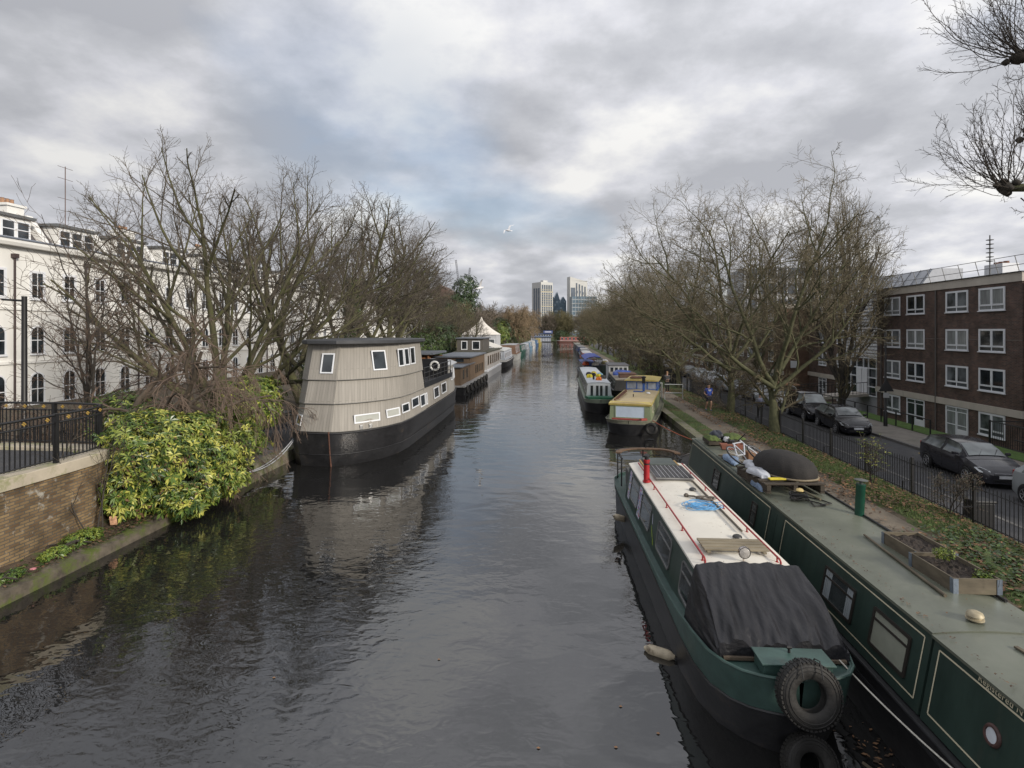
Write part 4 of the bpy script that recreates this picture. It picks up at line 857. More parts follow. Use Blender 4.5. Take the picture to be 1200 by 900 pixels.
# hull
rings = []
for z, ins, sh in ((-.4,.35,.5),(-.02,.16,.22),(.5,.06,.10),(1.1,0.0,.02),(1.36,-.01,0.0)):
    rings.append([(x, y, z) for x, y, _ in ring_at(z, ins, ys, sh, 18.6)])
MB().loft(rings, False, False, False).build('hull', HULLBLK, HB, smooth=30)
MB().tube([(x, y, 1.37) for x, y, _ in ring_at(0, -.02, ys, 0, 18.6)], .035, 6).build('rubbing_strake', HULLBLK, HB, smooth=50)
MB().tube([(x, y, .50) for x, y, _ in ring_at(0, .03, ys, .10, 18.6)], .018, 6).build('rubbing_strake', HULLBLK, HB, smooth=50)
MB().tube([(0,-.02,1.45),(0,.12,.5),(0,.25,-.2)], .035, 6).build('stem_bar', M('rusty stem', (.10,.045,.03), .8, var=.4, scale=6), HB)
dk = ring_at(1.36, .04, ys, .03, 18.55); MB().add(dk, [(i, i+1, len(dk)-2-i, len(dk)-1-i) for i in range(len(dk)//2-1)]).build('deck', DKWOOD, HB)
def inset(z): return .05+(z-1.4)/3.5*.27
def stem(z): return .26+(z-1.4)/3.5*.9
# tower in three flared tiers
TE = 7.05
ZS = ((1.40,2.50,.0),(2.50,3.46,.035),(3.46,4.95,.07))
for z0, z1, fl in ZS:
    a = ring_at(z0, inset(z0)-.03, ys, stem(z0)-.03, TE); b = ring_at(z1, inset(z1)+.03, ys, stem(z1)+.03, TE)
    wall_loft('cladding', [a, b], CED, HB, 14)
    MB().tube([(x, y, z0) for x, y, _ in a], .018, 5).build('flashing', M('dull lead flashing', (.16,.155,.145), .6), HB, smooth=60)
xe = hx(TE)-.1
MB().add([(-xe,TE-.01,1.4),(xe,TE-.01,1.4),(xe-.25,TE-.01,4.95),(-xe+.25,TE-.01,4.95)], [(0,1,2,3)]).build('tower_back', M('silvered plain timber', (.20,.18,.15), .8), HB)
rf = []
for z, ins, sh in ((4.93,-.06,-.30),(4.97,-.20,-.42),(5.10,-.20,-.42),(5.13,-.12,-.34)):
    rf.append([(x, y, z) for x, y, _ in ring_at(z, inset(4.95)+ins, ys, stem(4.95)+sh, TE+.25)])
n_ = len(rf[0]); cpt = [[(0, (p[1]*.3+3.5*.7), 5.19) for p in rf[0]]]
MB().loft(rf+[[(x*.5, 3.9+(y-3.9)*.5, 5.17) for x, y, _ in rf[0]], [(x*.02, 3.9+(y-3.9)*.02, 5.19) for x, y, _ in rf[0]]], True, True, True).build('roof', M('dark grey felt roof', (.045,.047,.052), .6, var=.25, scale=1.5), HB, smooth=25)
# long lower cabin, with a dark open deck above it
SE = 17.9
a = [p for p in ring_at(1.40, .06, ys, 0, 14.6) if p[1] >= TE-.2 and p[0] > 0]; b = [(x-.10, y, 2.62) for x, y, _ in a]
for sgn in (1, -1):
    wall_loft('cladding', [[(x*sgn, y, z) for x, y, z in a], [(x*sgn, y, z) for x, y, z in b]], CED, HB, 20)
a2 = [p for p in ring_at(1.40, .06, ys, 0, SE) if p[1] >= 13.9 and p[0] > 0]; b2 = [(x-.16, y, 3.25) for x, y, _ in a2]
GREYW = M('grey painted boat panel', (.30,.29,.27), .6, var=.15)
for sgn in (1, -1):
    wall_loft('stern_cladding', [[(x*sgn+.004*sgn, y, z) for x, y, z in a2], [(x*sgn+.004*sgn, y, z) for x, y, z in b2]], GREYW, HB, 20)
for y in (14.55, SE): X_ = hx(y)-.06; MB().add([(-X_,y,1.4),(X_,y,1.4),(X_-.15,y,3.25),(-X_+.15,y,3.25)], [(0,1,2,3)]).build('end_wall', GREYW, HB)
MB().loft([[(-2.1*s_, y, 3.25),(-1.6*s_, y, 3.42),(0,y,3.50),(1.6*s_, y, 3.42),(2.1*s_, y, 3.25),(2.1*s_,y,3.2),(-2.1*s_,y,3.2)] for y, s_ in ((13.9,1),(SE+.15,.86))]).build('stern_roof', M('pale grey roof', (.40,.41,.42), .5, var=.12), HB, smooth=40)
MB().bx(-2.0,2.0,TE,14.5,2.45,2.52).build('upper_deck', M('dark deck boards', (.02,.02,.022), .7), HB)
MB().bx(2.06,2.16,TE+.02,14.5,2.50,2.78).bx(-2.16,-2.06,TE+.02,14.5,2.50,2.78).build('deck_parapet', M('dark blue grey fascia', (.018,.02,.025), .5), HB)
rm = MB()
for k in range(8):
    for s_ in (1,-1): rm.tube([(s_*2.08, TE+.3+k*1.0, 2.6),(s_*2.08, TE+.3+k*1.0, 3.55)], .025, 6)
for s_ in (1,-1):
    for z in (3.0,3.28,3.55): rm.tube([(s_*2.08, TE+.1, z),(s_*2.08, 14.4, z)], .018 if z < 3.5 else .025, 6)
rm.build('deck_railing', BLACKM, HB)
MB().bx(-2.02,2.02,13.6,13.7,2.52,3.7).build('screen', M('black slatted screen', (.012,.012,.014), .5), HB)
o = MB().torus((0,0,0), .27, .07, 'y', 24, 8).build('lifebuoy', M('white lifebuoy', (.6,.6,.58), .5), None, smooth=60, loc=(-9.2+1.2, 21.2+13.52, 3.25)); tag(o, 'white lifebuoy hung on the black screen of the big houseboat', 'lifebuoy')
tag(MB().box((0,0,.42),(1.3,2.2,.06)).bx(-.5,-.42,-.9,-.8,0,.4).bx(.42,.5,-.9,-.8,0,.4).bx(-.5,-.42,.8,.9,0,.4).bx(.42,.5,.8,.9,0,.4).build('deck_table', BLACKM, None, loc=(-9.2,32.5,2.53)), 'black table on the open upper deck of the big houseboat', 'table')
# windows
def S(y, z, side=1, stem_=True):
    yy = y-(stem(z) if stem_ else 0)
    return Vector((side*(hx(yy, side)-(inset(z) if stem_ else .06+(z-1.4)*.083)*(1 if side > 0 else .35)), y, z))
def hb_window(ya, yb, za, zb_, side=1, st_=True, gm=None, shz=.0):
    gm = gm or WINGL
    if side > 0: A, B_ = S(ya, za, 1, st_), S(yb, za, 1, st_)
    else: A, B_ = S(yb, za, -1, st_), S(ya, za, -1, st_)
    U = (B_-A); Lw = U.length; U.normalize(); C_ = S((ya+yb)/2+(.25*(zb_-za) if st_ else 0), zb_, side, st_); V = C_-(A+B_)/2; V -= U*V.dot(U); Hh = V.length
    nrm = U.cross(V).normalized()
    return window(HB, A+nrm*.035, U, V, Lw, Hh, WHITEP, gm, .055, .03)
BLW = M('blind behind window', (.40,.41,.38), .15, var=.1, spec=.8)
hb_window(.76,1.72,1.66,2.02, gm=BLW); hb_window(2.03,2.94,1.70,2.07, gm=BLW); hb_window(3.15,4.05,1.74,2.16); hb_window(4.42,5.7,1.78,2.26)
hb_window(6.0,7.0,1.62,2.24); hb_window(7.15+.05,7.5,1.60,2.22, st_=False)
hb_window(9.15,10.5,1.66,2.28, st_=False); hb_window(11.25,12.85,1.69,2.32, st_=False)
for y in (14.9,15.9,16.9): hb_window(y, y+.6, 2.2, 2.95, st_=False)
hb_window(1.94,2.58,3.78,4.64); hb_window(3.4,3.95,3.86,4.68); hb_window(4.05,4.65,3.87,4.69); hb_window(4.78,5.6,3.88,4.72)
hb_window(.857+.018,.857+.060,3.72,4.55,-1); hb_window(.31+.12,.31+.50,1.60,2.04,-1)
# gear at the bow
for y in (.62,.95): MB().box((hx(y)+.0, y+.28, 1.50),(.14,.10,.20),(0,0,.6)).build('deck_light', M('silver lamp', (.35,.35,.35), .4, met=.6), HB, bevel=.02)
for (xx, dd) in ((.0,0),(.09,.05)):
    rope('mooring_rope', [(-10.9+xx*0,22.35,1.40)]+[Vector((-10.9,22.35,1.40)).lerp(Vector((-11.25,18.6,.42)), k/12)+Vector((xx*math.sin(PI*k/12),0,-.38*4*(k/12)*(1-k/12)-dd*math.sin(PI*k/12))) for k in range(1,13)], .022, M('grey white rope', (.33,.34,.36), .8), 'twin grey mooring ropes from the big houseboat down to the quay' , 'rope', group='mooring ropes of the big houseboat')
tag(MB().tube([(-12.05,21.0,.5),(-12.05,21.0,1.62)], .035, 8).build('bollard_post', BLACKM, None), 'thin black post on the quay left of the big houseboat', 'post')

# ------------------------------------------------------------------ houseboats behind it
BRW = plank_mat('brown timber cladding', (.15,.105,.07), .12, .15); SLATE = M('blue grey flat roof', (.13,.145,.17), .45, var=.2, scale=1.5)
def rect_wall(mb_, x0,x1,y0,y1,z0,z1): mb_.bx(x0,x1,y0,y1,z0,z1)
B2 = thing('houseboat', 'brown timber houseboat with flat blue grey roofs, moored behind the big timber clad one', 'houseboat', (-10.0,46.0,0), 0)
MB().loft([[(-1.9,.2,-.3),(1.9,.2,-.3),(1.95,0,.7),(-1.95,0,.7)],[(-1.9,15.3,-.3),(1.9,15.3,-.3),(1.95,15.5,.7),(-1.95,15.5,.7)]]).build('hull', HULLBLK, B2)
MB().bx(-2.05,2.05,-.1,15.6,.70,.82).build('side_deck', M('pale deck edge', (.25,.25,.25), .7, var=.2), B2)
TIMB = M('brown plain timber', (.135,.092,.058), .7, var=.3, scale=3, streak=True)
MB().bx(-1.6,1.6,.3,7.5,.82,2.35).build('front_cabin', TIMB, B2); MB().bx(-1.75,1.75,.1,7.6,2.35,2.45).build('front_roof', SLATE, B2)
MB().bx(-1.65,1.65,5.0,15,.83,3.0).build('rear_cabin', TIMB, B2); MB().bx(-1.85,1.85,4.8,15.2,3.0,3.12).build('rear_roof', SLATE, B2)
for y in (1.2,3.0,8,9.2,10.4,11.6,12.8): window(B2, (1.605 if y < 4 else 1.655, y, 1.2), (0,1,0),(0,0,1), .9, .95, TIMB, WINGL, .06,.03)
for x in (-1.1,.2): window(B2, (x,4.995,2.5),(1,0,0),(0,0,1), .9,.42, TIMB, WINGL, .05,.02)
for k in range(7):
    t_ = MB().torus((0,0,0), .28, .10, 'x', 20, 8).build('tyre', tyM, None, smooth=60, loc=(-7.88, 46.8+2.1*k, .45)); tag(t_, 'black tyre hung as a fender along the side of the brown timber houseboat', 'tyre', 'tyre fenders of the brown houseboat')
B3 = thing('houseboat', 'two storey dark grey houseboat with white framed windows, beyond the brown one', 'houseboat', (-10.2,62.5,0), 0)
DGW = plank_mat('dark grey cladding', (.085,.08,.075), .13, .15); DGP = M('dark grey plain timber', (.09,.083,.075), .75, var=.25, scale=3, streak=True)
MB().bx(-2,2,0,15,-.3,.8).build('hull', M('pale grey hull', (.35,.35,.36), .5, var=.1), B3); MB().bx(-2.05,2.05,-.05,15.05,.80,1.0).build('side_deck', WHITEP, B3)
MB().bx(-1.9,1.9,.2,14.5,1.0,3.0).build('lower_cabin', M('off white panel', (.42,.40,.38), .6), B3); MB().bx(-2.05,2.05,0,14.8,3.0,3.12).build('lower_roof', M('mossy dark roof', (.07,.07,.05), .9, var=.4), B3)
MB().bx(-1.8,1.3,1.2,7.0,3.12,4.6).build('upper_cabin', DGP, B3); MB().bx(-1.95,1.45,1.0,7.2,4.6,4.72).build('upper_roof', SLATE, B3)
for x in (-1.3,.0): window(B3, (x,1.195,3.3),(1,0,0),(0,0,1), .75 if x < -1 else .95,1.05, WHITEP, WINGL, .09,.04)
for k in range(6): window(B3, (1.905,.8+2.2*k,1.5),(0,1,0),(0,0,1), 1.1,1.1, TIMB, WINGL, .1,.03)
B4 = thing('houseboat', 'white cabined barge with black hull beyond the two storey grey houseboat', 'houseboat', (-9.8,80,0), .0)
st = [(0,.7,.6,.3,1.25,.9),(.4,1.5,1.4,1.0,1.2,.9),(1.4,1.95,1.9,1.7,1.1,.85),(8,2.0,1.95,1.9,1.0,.8),(17,1.9,1.8,1.6,1.05,.85),(18,1.0,.9,.5,1.1,.9)]
hull(B4, st, HULLBLK, M('white strake', (.5,.5,.5), .5), DKWOOD)
cabin(B4, 2.2, 15, 1.7, 1.0, 1.5, 2.5, .2, M('bluish white panel', (.42,.45,.5), .5), M('white rounded roof', (.5,.5,.48), .5), over=.1)
for k in range(6):
    side_window(B4, 1, 3+2*k, 4.2+2*k, 1.35, 2.2, 1.7,1.0,1.5,2.5, WHITEP, WINGL, r=.0, t=.06)
for x in (-1.1,-.3,.5): window(B4, (x,2.19,1.2),(1,0,0),(0,0,1), .6,1.15, WHITEP, WINGL, .06,.03)
aw = thing('awning', 'white canvas awning roof between the grey houseboat and the white barge', 'awning', (-11.2,80,0))
MB().loft([[(-2.6,y,3.1),(0,y,3.9),(2.3,y,3.1),(2.3,y,3.04),(0,y,3.84),(-2.6,y,3.04)] for y in (-3,6)]).build('canvas', M('white canvas', (.60,.58,.53), .8, var=.08), aw)
for x in (-2.5,2.2):
    for y in (-2.9,1.5,5.9): MB().tube([(x,y,.5),(x,y,3.1)], .05, 6).build('pole', TIMB, aw)
far_l = [('houseboat','brown cabin boat with a white hull beyond the white barge',(-9.6,100,0),14,1.9,(.5,.5,.48),(.20,.12,.08),(.35,.35,.36),2.9,1.1),
         ('narrowboat','dark green narrowboat moored left, beyond the brown cabin boat',(-9.3,118,0),15,1.4,(.02,.08,.06),(.02,.08,.06),(.08,.08,.08),2.4,.9),
         ('narrowboat','grey canvas covered boat moored left in the distance',(-9.2,136,0),15,1.3,(.3,.32,.34),(.34,.36,.4),(.4,.42,.45),2.2,.8),
         ('narrowboat','pale blue boat moored left in the distance',(-9.2,155,0),15,1.2,(.15,.25,.35),(.15,.25,.35),(.3,.35,.4),2.2,.8),
         ('narrowboat','white cabin boat moored left in the far distance',(-9.1,174,0),15,1.2,(.5,.5,.5),(.5,.5,.48),(.5,.5,.5),2.2,.8),
         ('narrowboat','bright blue boat moored left in the far distance',(-8.8,194,0),15,1.2,(.05,.10,.2),(.06,.14,.27),(.1,.16,.22),2.2,.8),
         ('narrowboat','yellow boat farthest along the left bank',(-8.2,214,0),14,1.2,(.30,.25,.08),(.36,.29,.10),(.36,.32,.2),2.6,.8)]
for i, (nm, lb, lc, L, hb, ch_, cc_, cr__, zc, zr) in enumerate(far_l):
    simple_boat(nm, lb, nm, lc, 0, L, hb, M('far hull %d' % i, ch_, .6), M('far strake %d' % i, [v*.8 for v in ch_], .5), M('far cabin %d' % i, cc_, .6), M('far roof %d' % i, cr__, .6), (1.6,L-1.2), zr=zr, zc=zc, group='boats moored far along the left bank', wins=4, wfm=WHITEP)
# wooden shelter and white marquee on the left bank
sh = thing('shelter', 'open fronted brown timber shelter with a flat roof behind the big houseboat', 'shelter', (-12.9,47,.6), 0)
MB().bx(-1.7,1.7,0,.1,0,2.6).bx(-1.7,-1.6,.1,5,0,2.6).bx(-1.7,1.7,4.9,5,0,2.6).build('wall', M('orange brown cedar', (.25,.11,.045), .7, var=.3, streak=True), sh)
MB().bx(-2.0,2.0,-.4,5.4,2.85,3.02).build('roof', SLATE, sh)
for x in (-1.55,-.5,.5,1.55): MB().bx(x-.06,x+.06,-.2,-.08,0,2.85).build('post', MATS['orange brown cedar'], sh)
mq = thing('marquee', 'white marquee with a swept pointed roof on the left bank among the trees', 'marquee', (-13.1,92,.6), 0)
rings = []
for t in (0,.12,.25,.4,.6,.8,1): hw = 3.0*(1-t)**1.6+.03; rings.append([(-hw,-hw,4.3+3.0*t),(hw,-hw,4.3+3.0*t),(hw,hw,4.3+3.0*t),(-hw,hw,4.3+3.0*t)])
MB().loft(rings, True, False, True).build('roof', M('white marquee canvas', (.68,.64,.58), .8, var=.06), mq, smooth=40)
MB().bx(-2.9,2.9,-2.9,2.9,0,4.3).build('wall', M('grey white canvas', (.42,.43,.45), .8, var=.1), mq)
for k in range(4): window(mq, (-2.7+1.4*k,-2.905,2.2),(1,0,0),(0,0,1), 1.1,1.4, WHITEP, GREYGL, .08,.03)
# far end of the canal: crosswise red boat, blue cafe
RBT = simple_boat('narrowboat', 'red and white narrowboat lying crosswise at the far end of the canal', 'narrowboat', (-1.0,262,0), -PI/2, 14, 1.1, M('brown red hull', (.12,.05,.04), .6), M('white band far', (.5,.5,.5), .6), M('red boat paint', (.26,.06,.045), .5), M('red roof paint', (.27,.10,.08), .5), (1.5,15.5), zr=1.0, zc=2.6, wins=7, wfm=WHITEP)
cf = thing('waterside_cafe', 'blue two tier cafe pavilion at the far end of the canal', 'cafe', (-9,274,.3), 0); cf.scale = (.62,.7,.72)
BC = M('cafe blue', (.08,.12,.21), .6, var=.15)
MB().bx(-8,8,0,8,0,3.0).build('base', M('cafe grey', (.25,.27,.32), .7), cf); MB().bx(-9,9,-1,9,3.0,3.6).build('deck_fascia', BC, cf)
MB().bx(-8,8,0,7,3.6,5.2).build('upper_floor', M('cafe pale blue', (.18,.22,.30), .7), cf); MB().bx(-8.5,8.5,-.6,7.6,5.2,5.6).build('roof', BC, cf); MB().bx(2,9.5,-1.1,-.8,5.6,7.6).build('sign_board', M('cafe sign blue', (.07,.10,.24), .5), cf)
MB().bx(3.2,8.4,-1.15,-1.12,6.4,6.9).build('sign_lettering', WHITEP, cf)
for k in range(8): MB().bx(-7.9+2*k,-7.7+2*k,-.1,0.02,.2,2.9).build('post', WHITEP, cf)
for k in range(8): window(cf, (-7.7+2*k,-.01,3.75),(1,0,0),(0,0,1), 1.5,1.2, WHITEP, WINGL, .1,.05)
# ------------------------------------------------------------------ brick flats on the right
BRK = brick('dark brown brick', (.058,.035,.029), (.130,.070,.053), (.125,.11,.098))
BRK2 = brick('warm brown brick', (.11,.055,.03), (.17,.085,.05), (.13,.11,.09))
CONC = M('pale concrete band', (.46,.42,.37), .8, var=.12, scale=1.2, dirt=((.25,.22,.18), .62, 1.5), streak=True)
def proto_window(parent, W, H, kind, loc):
    """upvc window in the plane x = const, facing -x; built once per size"""
    O = (0, W/2, 0); U = (0,-1,0); V = (0,0,1)
    variant = PR.choice((0,0,1,2)); key = (round(W,2), round(H,2), kind, variant)
    if key in PW:
        src = PW[key]; c = copy_tree(src, parent); c.location = loc; return c
    mb = MB(); F = WHITEP
    if kind == 'win': f, g = frame_on(O, U, V, W, H, .07, .05, 0, (('v',.5),('h',.22)));
    elif kind == 'door': f, g = frame_on(O, U, V, W, H, .07, .05, 0, (('v',.48),('h',.45)))
    fo = f.build('window' if kind == 'win' else 'patio_door', F, parent, loc=loc)
    g.build('pane', (GREYGL, WINGL, NETC)[variant], fo, recalc=False)
    # opening casement frames, sill
    m2 = MB()
    for a0, a1 in ((.07, W/2-.03), (W/2+.03, W-.07)):
        b0, b1 = (H*.22+.03, H-.07) if kind == 'win' else (.1, H-.3)
        for (p, q, r_, s_) in ((a0,a0+.045,b0,b1),(a1-.045,a1,b0,b1),(a0+.046,a1-.046,b0,b0+.045),(a0+.046,a1-.046,b1-.045,b1)):
            m2.ubox(Vector(O)+Vector((-.013,-p,r_)), (0,-(q-p),0),(0,0,s_-r_),(-.035,0,0))
    m2.build('casement', F, fo)
    if kind == 'door': MB().ubox(Vector(O)+Vector((-.016,-W*.52,.08)), (0,-W*.42,0),(0,0,H*.30),(-.03,0,0)).build('panel', F, fo)
    else: MB().ubox(Vector(O)+Vector((0,.04,-.06)), (0,-(W+.08),0),(0,0,.055),(-.10,0,0)).build('sill', F, fo)
    # dark reveal shows through the thickness
    PW[key] = fo; return fo
PW = {}; PR = random.Random(12); NETC = M('net curtain behind glass', (.22,.235,.24), .12, var=.35, scale=5, streak=True, spec=.8)
ZG = -1.7; FX = 26.0
def flats(name, label, X, y0, y1, wins, ztop, zband, mat, depth=12, ground=None, ws=2.0):
    b = thing(name, label, 'apartment building', (X, y0, 0), 0)
    MB().bx(0, depth, 0, y1-y0, ZG-.3, ztop-.52).build('wall', mat, b)
    MB().bx(-.06, depth+.06, -.06, y1-y0+.06, ztop-.52, ztop).build('parapet', CONC, b)
    MB().bx(-.14, depth+.14, -.12, y1-y0+.12, ztop, ztop+.05).build('coping', M('dark coping metal', (.05,.05,.055), .5), b)
    MB().bx(-.10, .05, -.08, y1-y0+.08, zband-.42, zband).build('band', CONC, b)
    MB().bx(-.012, .02, 0, y1-y0, 4.96, 4.99).build('string_joint', M('grey mortar joint', (.16,.14,.13), .8), b)
    for y in wins:
        for z in (6.75, 4.25, 1.85): proto_window(b, ws, 1.38, 'win', (-.015, y-y0, z))
    for k, y in enumerate(wins):
        g = (ground or ['door']*len(wins))[k]
        if g == 'door': proto_window(b, ws, 2.15, 'door', (-.015, y-y0, -1.62))
        elif g == 'win': proto_window(b, ws, 1.38, 'win', (-.015, y-y0, -.85))
    return b
FA = flats('brick_flats', 'dark brown brick flats with white windows in four columns, at the right edge', FX, 33.1, 47.2, [35.25, 38.15, 42.3, 45.1], 8.85, .98, BRK, ground=['win','door','door','win'])
for y_ in (7.0, 13.4): MB().tube([(-.08,y_,-1.7),(-.08,y_,8.3)], .05, 6).build('downpipe', M('grey downpipe', (.10,.09,.085), .6), FA)
# stair bay at its right end
SB = thing('stair_tower', 'white panelled stair bay with glass, at the right end of the dark brick flats', 'stair tower', (FX+.08, 29.3, 0), 0)
MB().bx(0, 8, 0, 3.7, ZG, 8.3).build('wall', M('white cladding panel', (.55,.57,.62), .5, var=.06), SB)
for z in (-1.4,.6,2.6,4.6,6.4): proto_window(SB, 1.6, 1.38, 'win', (-.02, 2.5, z))
FR = flats('brick_flats', 'dark brown brick flats beyond the right edge, only a sliver in view', FX, 12, 29.2, [14.5,18,22,26], 8.85, .98, BRK)
# recessed glazed stairwell between the blocks
RS = thing('stair_tower', 'recessed stairwell with white louvres and glass between the two brick blocks', 'stair tower', (27.2, 47.25, 0), 0)
MB().bx(0, 6, 0, 7.4, ZG, 8.75).build('wall', M('pale recess render', (.36,.37,.40), .6), RS)
lv = MB()
for k in range(17): lv.bx(-.10, -.02, .3, 7.1, 3.3+.30*k, 3.48+.30*k)
lv.build('louvres', WHITEP, RS)
gz = MB(); gz.bx(-.03,-.01,.3,7.1,-.2,3.2); gz.build('glazing', WINGL, RS)
fm_ = MB()
for y in (.25,1.15,2.0,3.2,4.0,5.1,6.1,7.05): fm_.bx(-.12,-.04,y,y+.09,-.2,3.2)
for z in (-.2,.6,1.4,2.2,3.1): fm_.bx(-.13,-.045,.3,7.1,z,z+.09)
fm_.build('glazing_bars', WHITEP, RS)
MB().bx(-.2,-.14,3.3,4.1,.02,2.2).bx(-.2,-.14,4.2,5.0,.02,2.2).build('entrance_door', WHITEP, RS)
FB = flats('brick_flats', 'dark brick block set back behind the bare upright tree, left of the glazed stairwell', 28.2, 54.75, 64.5, [57.3,61.2], 8.6, .95, BRK, ground=['door','door'], ws=1.7)
FC = flats('brick_flats', 'warmer brown brick wing with a small white sign, seen through the plane tree', 25.6, 65.0, 71, [68.5], 8.6, .9, BRK2, ground=['door'], ws=1.5)
sg = MB(); sg.bx(.8,1.5,-.04,-.01,1.3,2.1); sg.build('sign', WHITEP, FC)
FD = flats('brick_flats', 'long brown brick block half hidden behind the plane trees', 27.0, 71.2, 100, [73,76.5,80,83.5,87,90.5,94,97.5], 8.4, .9, BRK, ground=['door']*8, ws=1.8)
FE = flats('brick_flats', 'farthest long brown brick block behind the plane trees', 27.5, 102, 150, [104+4*k for k in range(12)], 8.4, .9, BRK2, ground=['win']*12, ws=1.8)
# roof furniture of the near block
rr_ = thing('roof_railing', 'thin metal safety railing along the flat roof of the near brick flats', 'railing', (FX+1.0, 33, 8.9))
mb = MB()
for k in range(12): mb.tube([(.25,.2+1.55*k-3.0,0),(-.05,.2+1.55*k-3.0,1.1)], .022, 5)
for z, x in ((.55,.1),(1.08,-.05)): mb.tube([(x,-3.5,z),(x,14.8,z)], .02, 5)
mb.build('rails', M('galvanised rail', (.20,.20,.20), .6, met=.4), rr_)
cm = thing('chimney_stack', 'pale chimney stack with low pots on the roof of the near brick flats', 'chimney', (FX+2.2,37.4,8.9))
MB().bx(0,1.0,0,1.5,0,.95).build('stack', WHITEP, cm)
for y in (.35,.75,1.15): MB().lathe([(.16,0),(.14,.14),(.16,.16)], (.5,y,.95), 12).build('pot', M('brown pot', (.16,.07,.04), .8), cm, smooth=40)
an = thing('antenna', 'spiky mast with stacked rings on the flat roof next to the chimney stack', 'antenna', (FX+1.3,37.2,8.9))
mb = MB(); mb.tube([(0,0,0),(0,0,2.7)], .035, 6); an_ = mb.build('mast', M('grey mast', (.12,.12,.12), .6), an)
mb = MB()
for k in range(6): mb.lathe([(.02,0),(.20,.03),(.20,.06),(.02,.09)], (0,0,1.0+.27*k), 10)
mb.build('rings', MATS['grey mast'], an)
sk = thing('roof_plant_room', 'pale sloping glazed plant room on the roof above the recessed stairwell', 'roof structure', (FX+1.4,44.0,8.9))
MB().loft([[(0,0,0),(3,0,0),(3,0,1.35),(.9,0,1.35)],[(0,7.5,0),(3,7.5,0),(3,7.5,1.35),(.9,7.5,1.35)]]).build('shell', M('pale sheet roofing', (.40,.42,.46), .4, var=.1), sk)
mb = MB()
for k in range(7): mb.ubox((-.03,.2+1.15*k,.02),(.9,0,1.35),(0,.06,0),(-.02,0,.02))
mb.build('ribs', M('grey seam', (.2,.21,.23), .5), sk)
# entrance bridge over the area, black railings
eb = thing('entrance_bridge', 'concrete entrance bridge with black railings leading to the stairwell doors', 'footbridge', (0,0,0))
MB().loft([[(21.0,y,-.8),(27.1,y,-.22),(27.1,y,0),(21.0,y,-.5)] for y in (50.4,52.4)]).build('slab', CONC, eb)
mb = MB()
for y in (50.5,52.3):
    mb.tube([(21.2,y,.5),(27.0,y,1.0)], .03, 6); mb.tube([(21.2,y,-.4),(27.0,y,.1)], .02, 6)
    for k in range(19): mb.tube([(21.3+.3*k,y,-.5+.026*k),(21.3+.3*k,y,.5+.026*k)], .013 if k % 5 else .03, 5)
mb.build('railings', BLACKM, eb)
def low_rail(y0, y1, X, z, label, step=1.6, h=.95):
    r_ = thing('street_railing', label, 'railing', (X+.85, y0, z-.62), 0, 'black low railings along the far pavement')
    MB().bx(-.03,.03,0,y1-y0,h-.05,h).build('rail', BLACKM, r_)
    n = int((y1-y0)/step)
    for k in range(n+1): MB().bx(-.03,.03,step*k,step*k+.06,-.1,h-.052).build('post', BLACKM, r_)
low_rail(33.2,50.2,20.35,.10,'black low railing in front of the near brick flats')
low_rail(52.6,66,20.35,.10,'black low railing beyond the entrance bridge'); low_rail(68,100,20.35,.1,'black low railing far along the pavement', 2)
low_rail(20,27.4,20.35,.10,'black low railing at the right edge of the photo')
# barred gate section at the far pavement, right edge
gt = thing('barred_railing', 'black barred railing at the stairs by the right edge, in front of the brick flats', 'railing', (23.4,27.0,-.75))
mb = MB()
mb.tube([(0,.0,1.35),(0,4.9,1.35)], .03, 6); mb.tube([(0,0,.12),(0,4.9,.12)], .02, 6)
for k in range(34): mb.tube([(0,.05+.145*k,.1),(0,.05+.145*k,1.35)], .014, 5)
for y in (0,2.4,4.9): mb.bx(-.035,.035,y-.035,y+.035,-.1,1.42)
mb.tube([(0,4.9,1.35),(3.5,4.9,1.30),(3.5,4.9,0)], .03, 6); mb.build('bars', BLACKM, gt)
# steps down at the right edge
stp = MB()
for k in range(5): stp.bx(21.5+.35*k,21.85+.35*k,29.0,31.6,-1.9,-.62-.18*k)
tag(stp.build('steps', CONC, None), 'pale concrete steps behind the barred railing at the right edge', 'steps')

# ------------------------------------------------------------------ street lamp, cars, fence
lp = thing('street_lamp', 'tall black street lamp with a warning sign seen from behind, on the far pavement', 'street lamp', (20.5,36.3,-.49))
MB().lathe([(.11,0),(.11,.9),(.065,1.0),(.06,6.0),(.045,6.05)], (0,0,0), 14).build('post', BLACKM, lp, smooth=40)
MB().tube([(0,0,5.95),(-.35,-.02,6.12),(-.95,-.05,6.15)], .03, 8).build('arm', BLACKM, lp, smooth=50)
MB().loft([[(-1.5,-.12,6.13),(-1.5,.03,6.13),(-1.5,.03,6.2),(-1.5,-.12,6.2)],[(-.9,-.14,6.10),(-.9,.05,6.10),(-.9,.05,6.22),(-.9,-.14,6.22)]]).build('lantern', M('grey lantern', (.10,.10,.105), .5), lp)
MB().loft([[(-.46,-.09,2.2),(.46,-.09,2.2),(0,-.09,2.98)],[(-.46,-.07,2.2),(.46,-.07,2.2),(0,-.07,2.98)]]).build('triangular_sign', M('sign back black', (.02,.02,.022), .5), lp)
MB().bx(-.18,.18,-.09,-.07,1.8,2.12).build('sign_plate', M('grey sign plate', (.30,.31,.32), .5), lp)
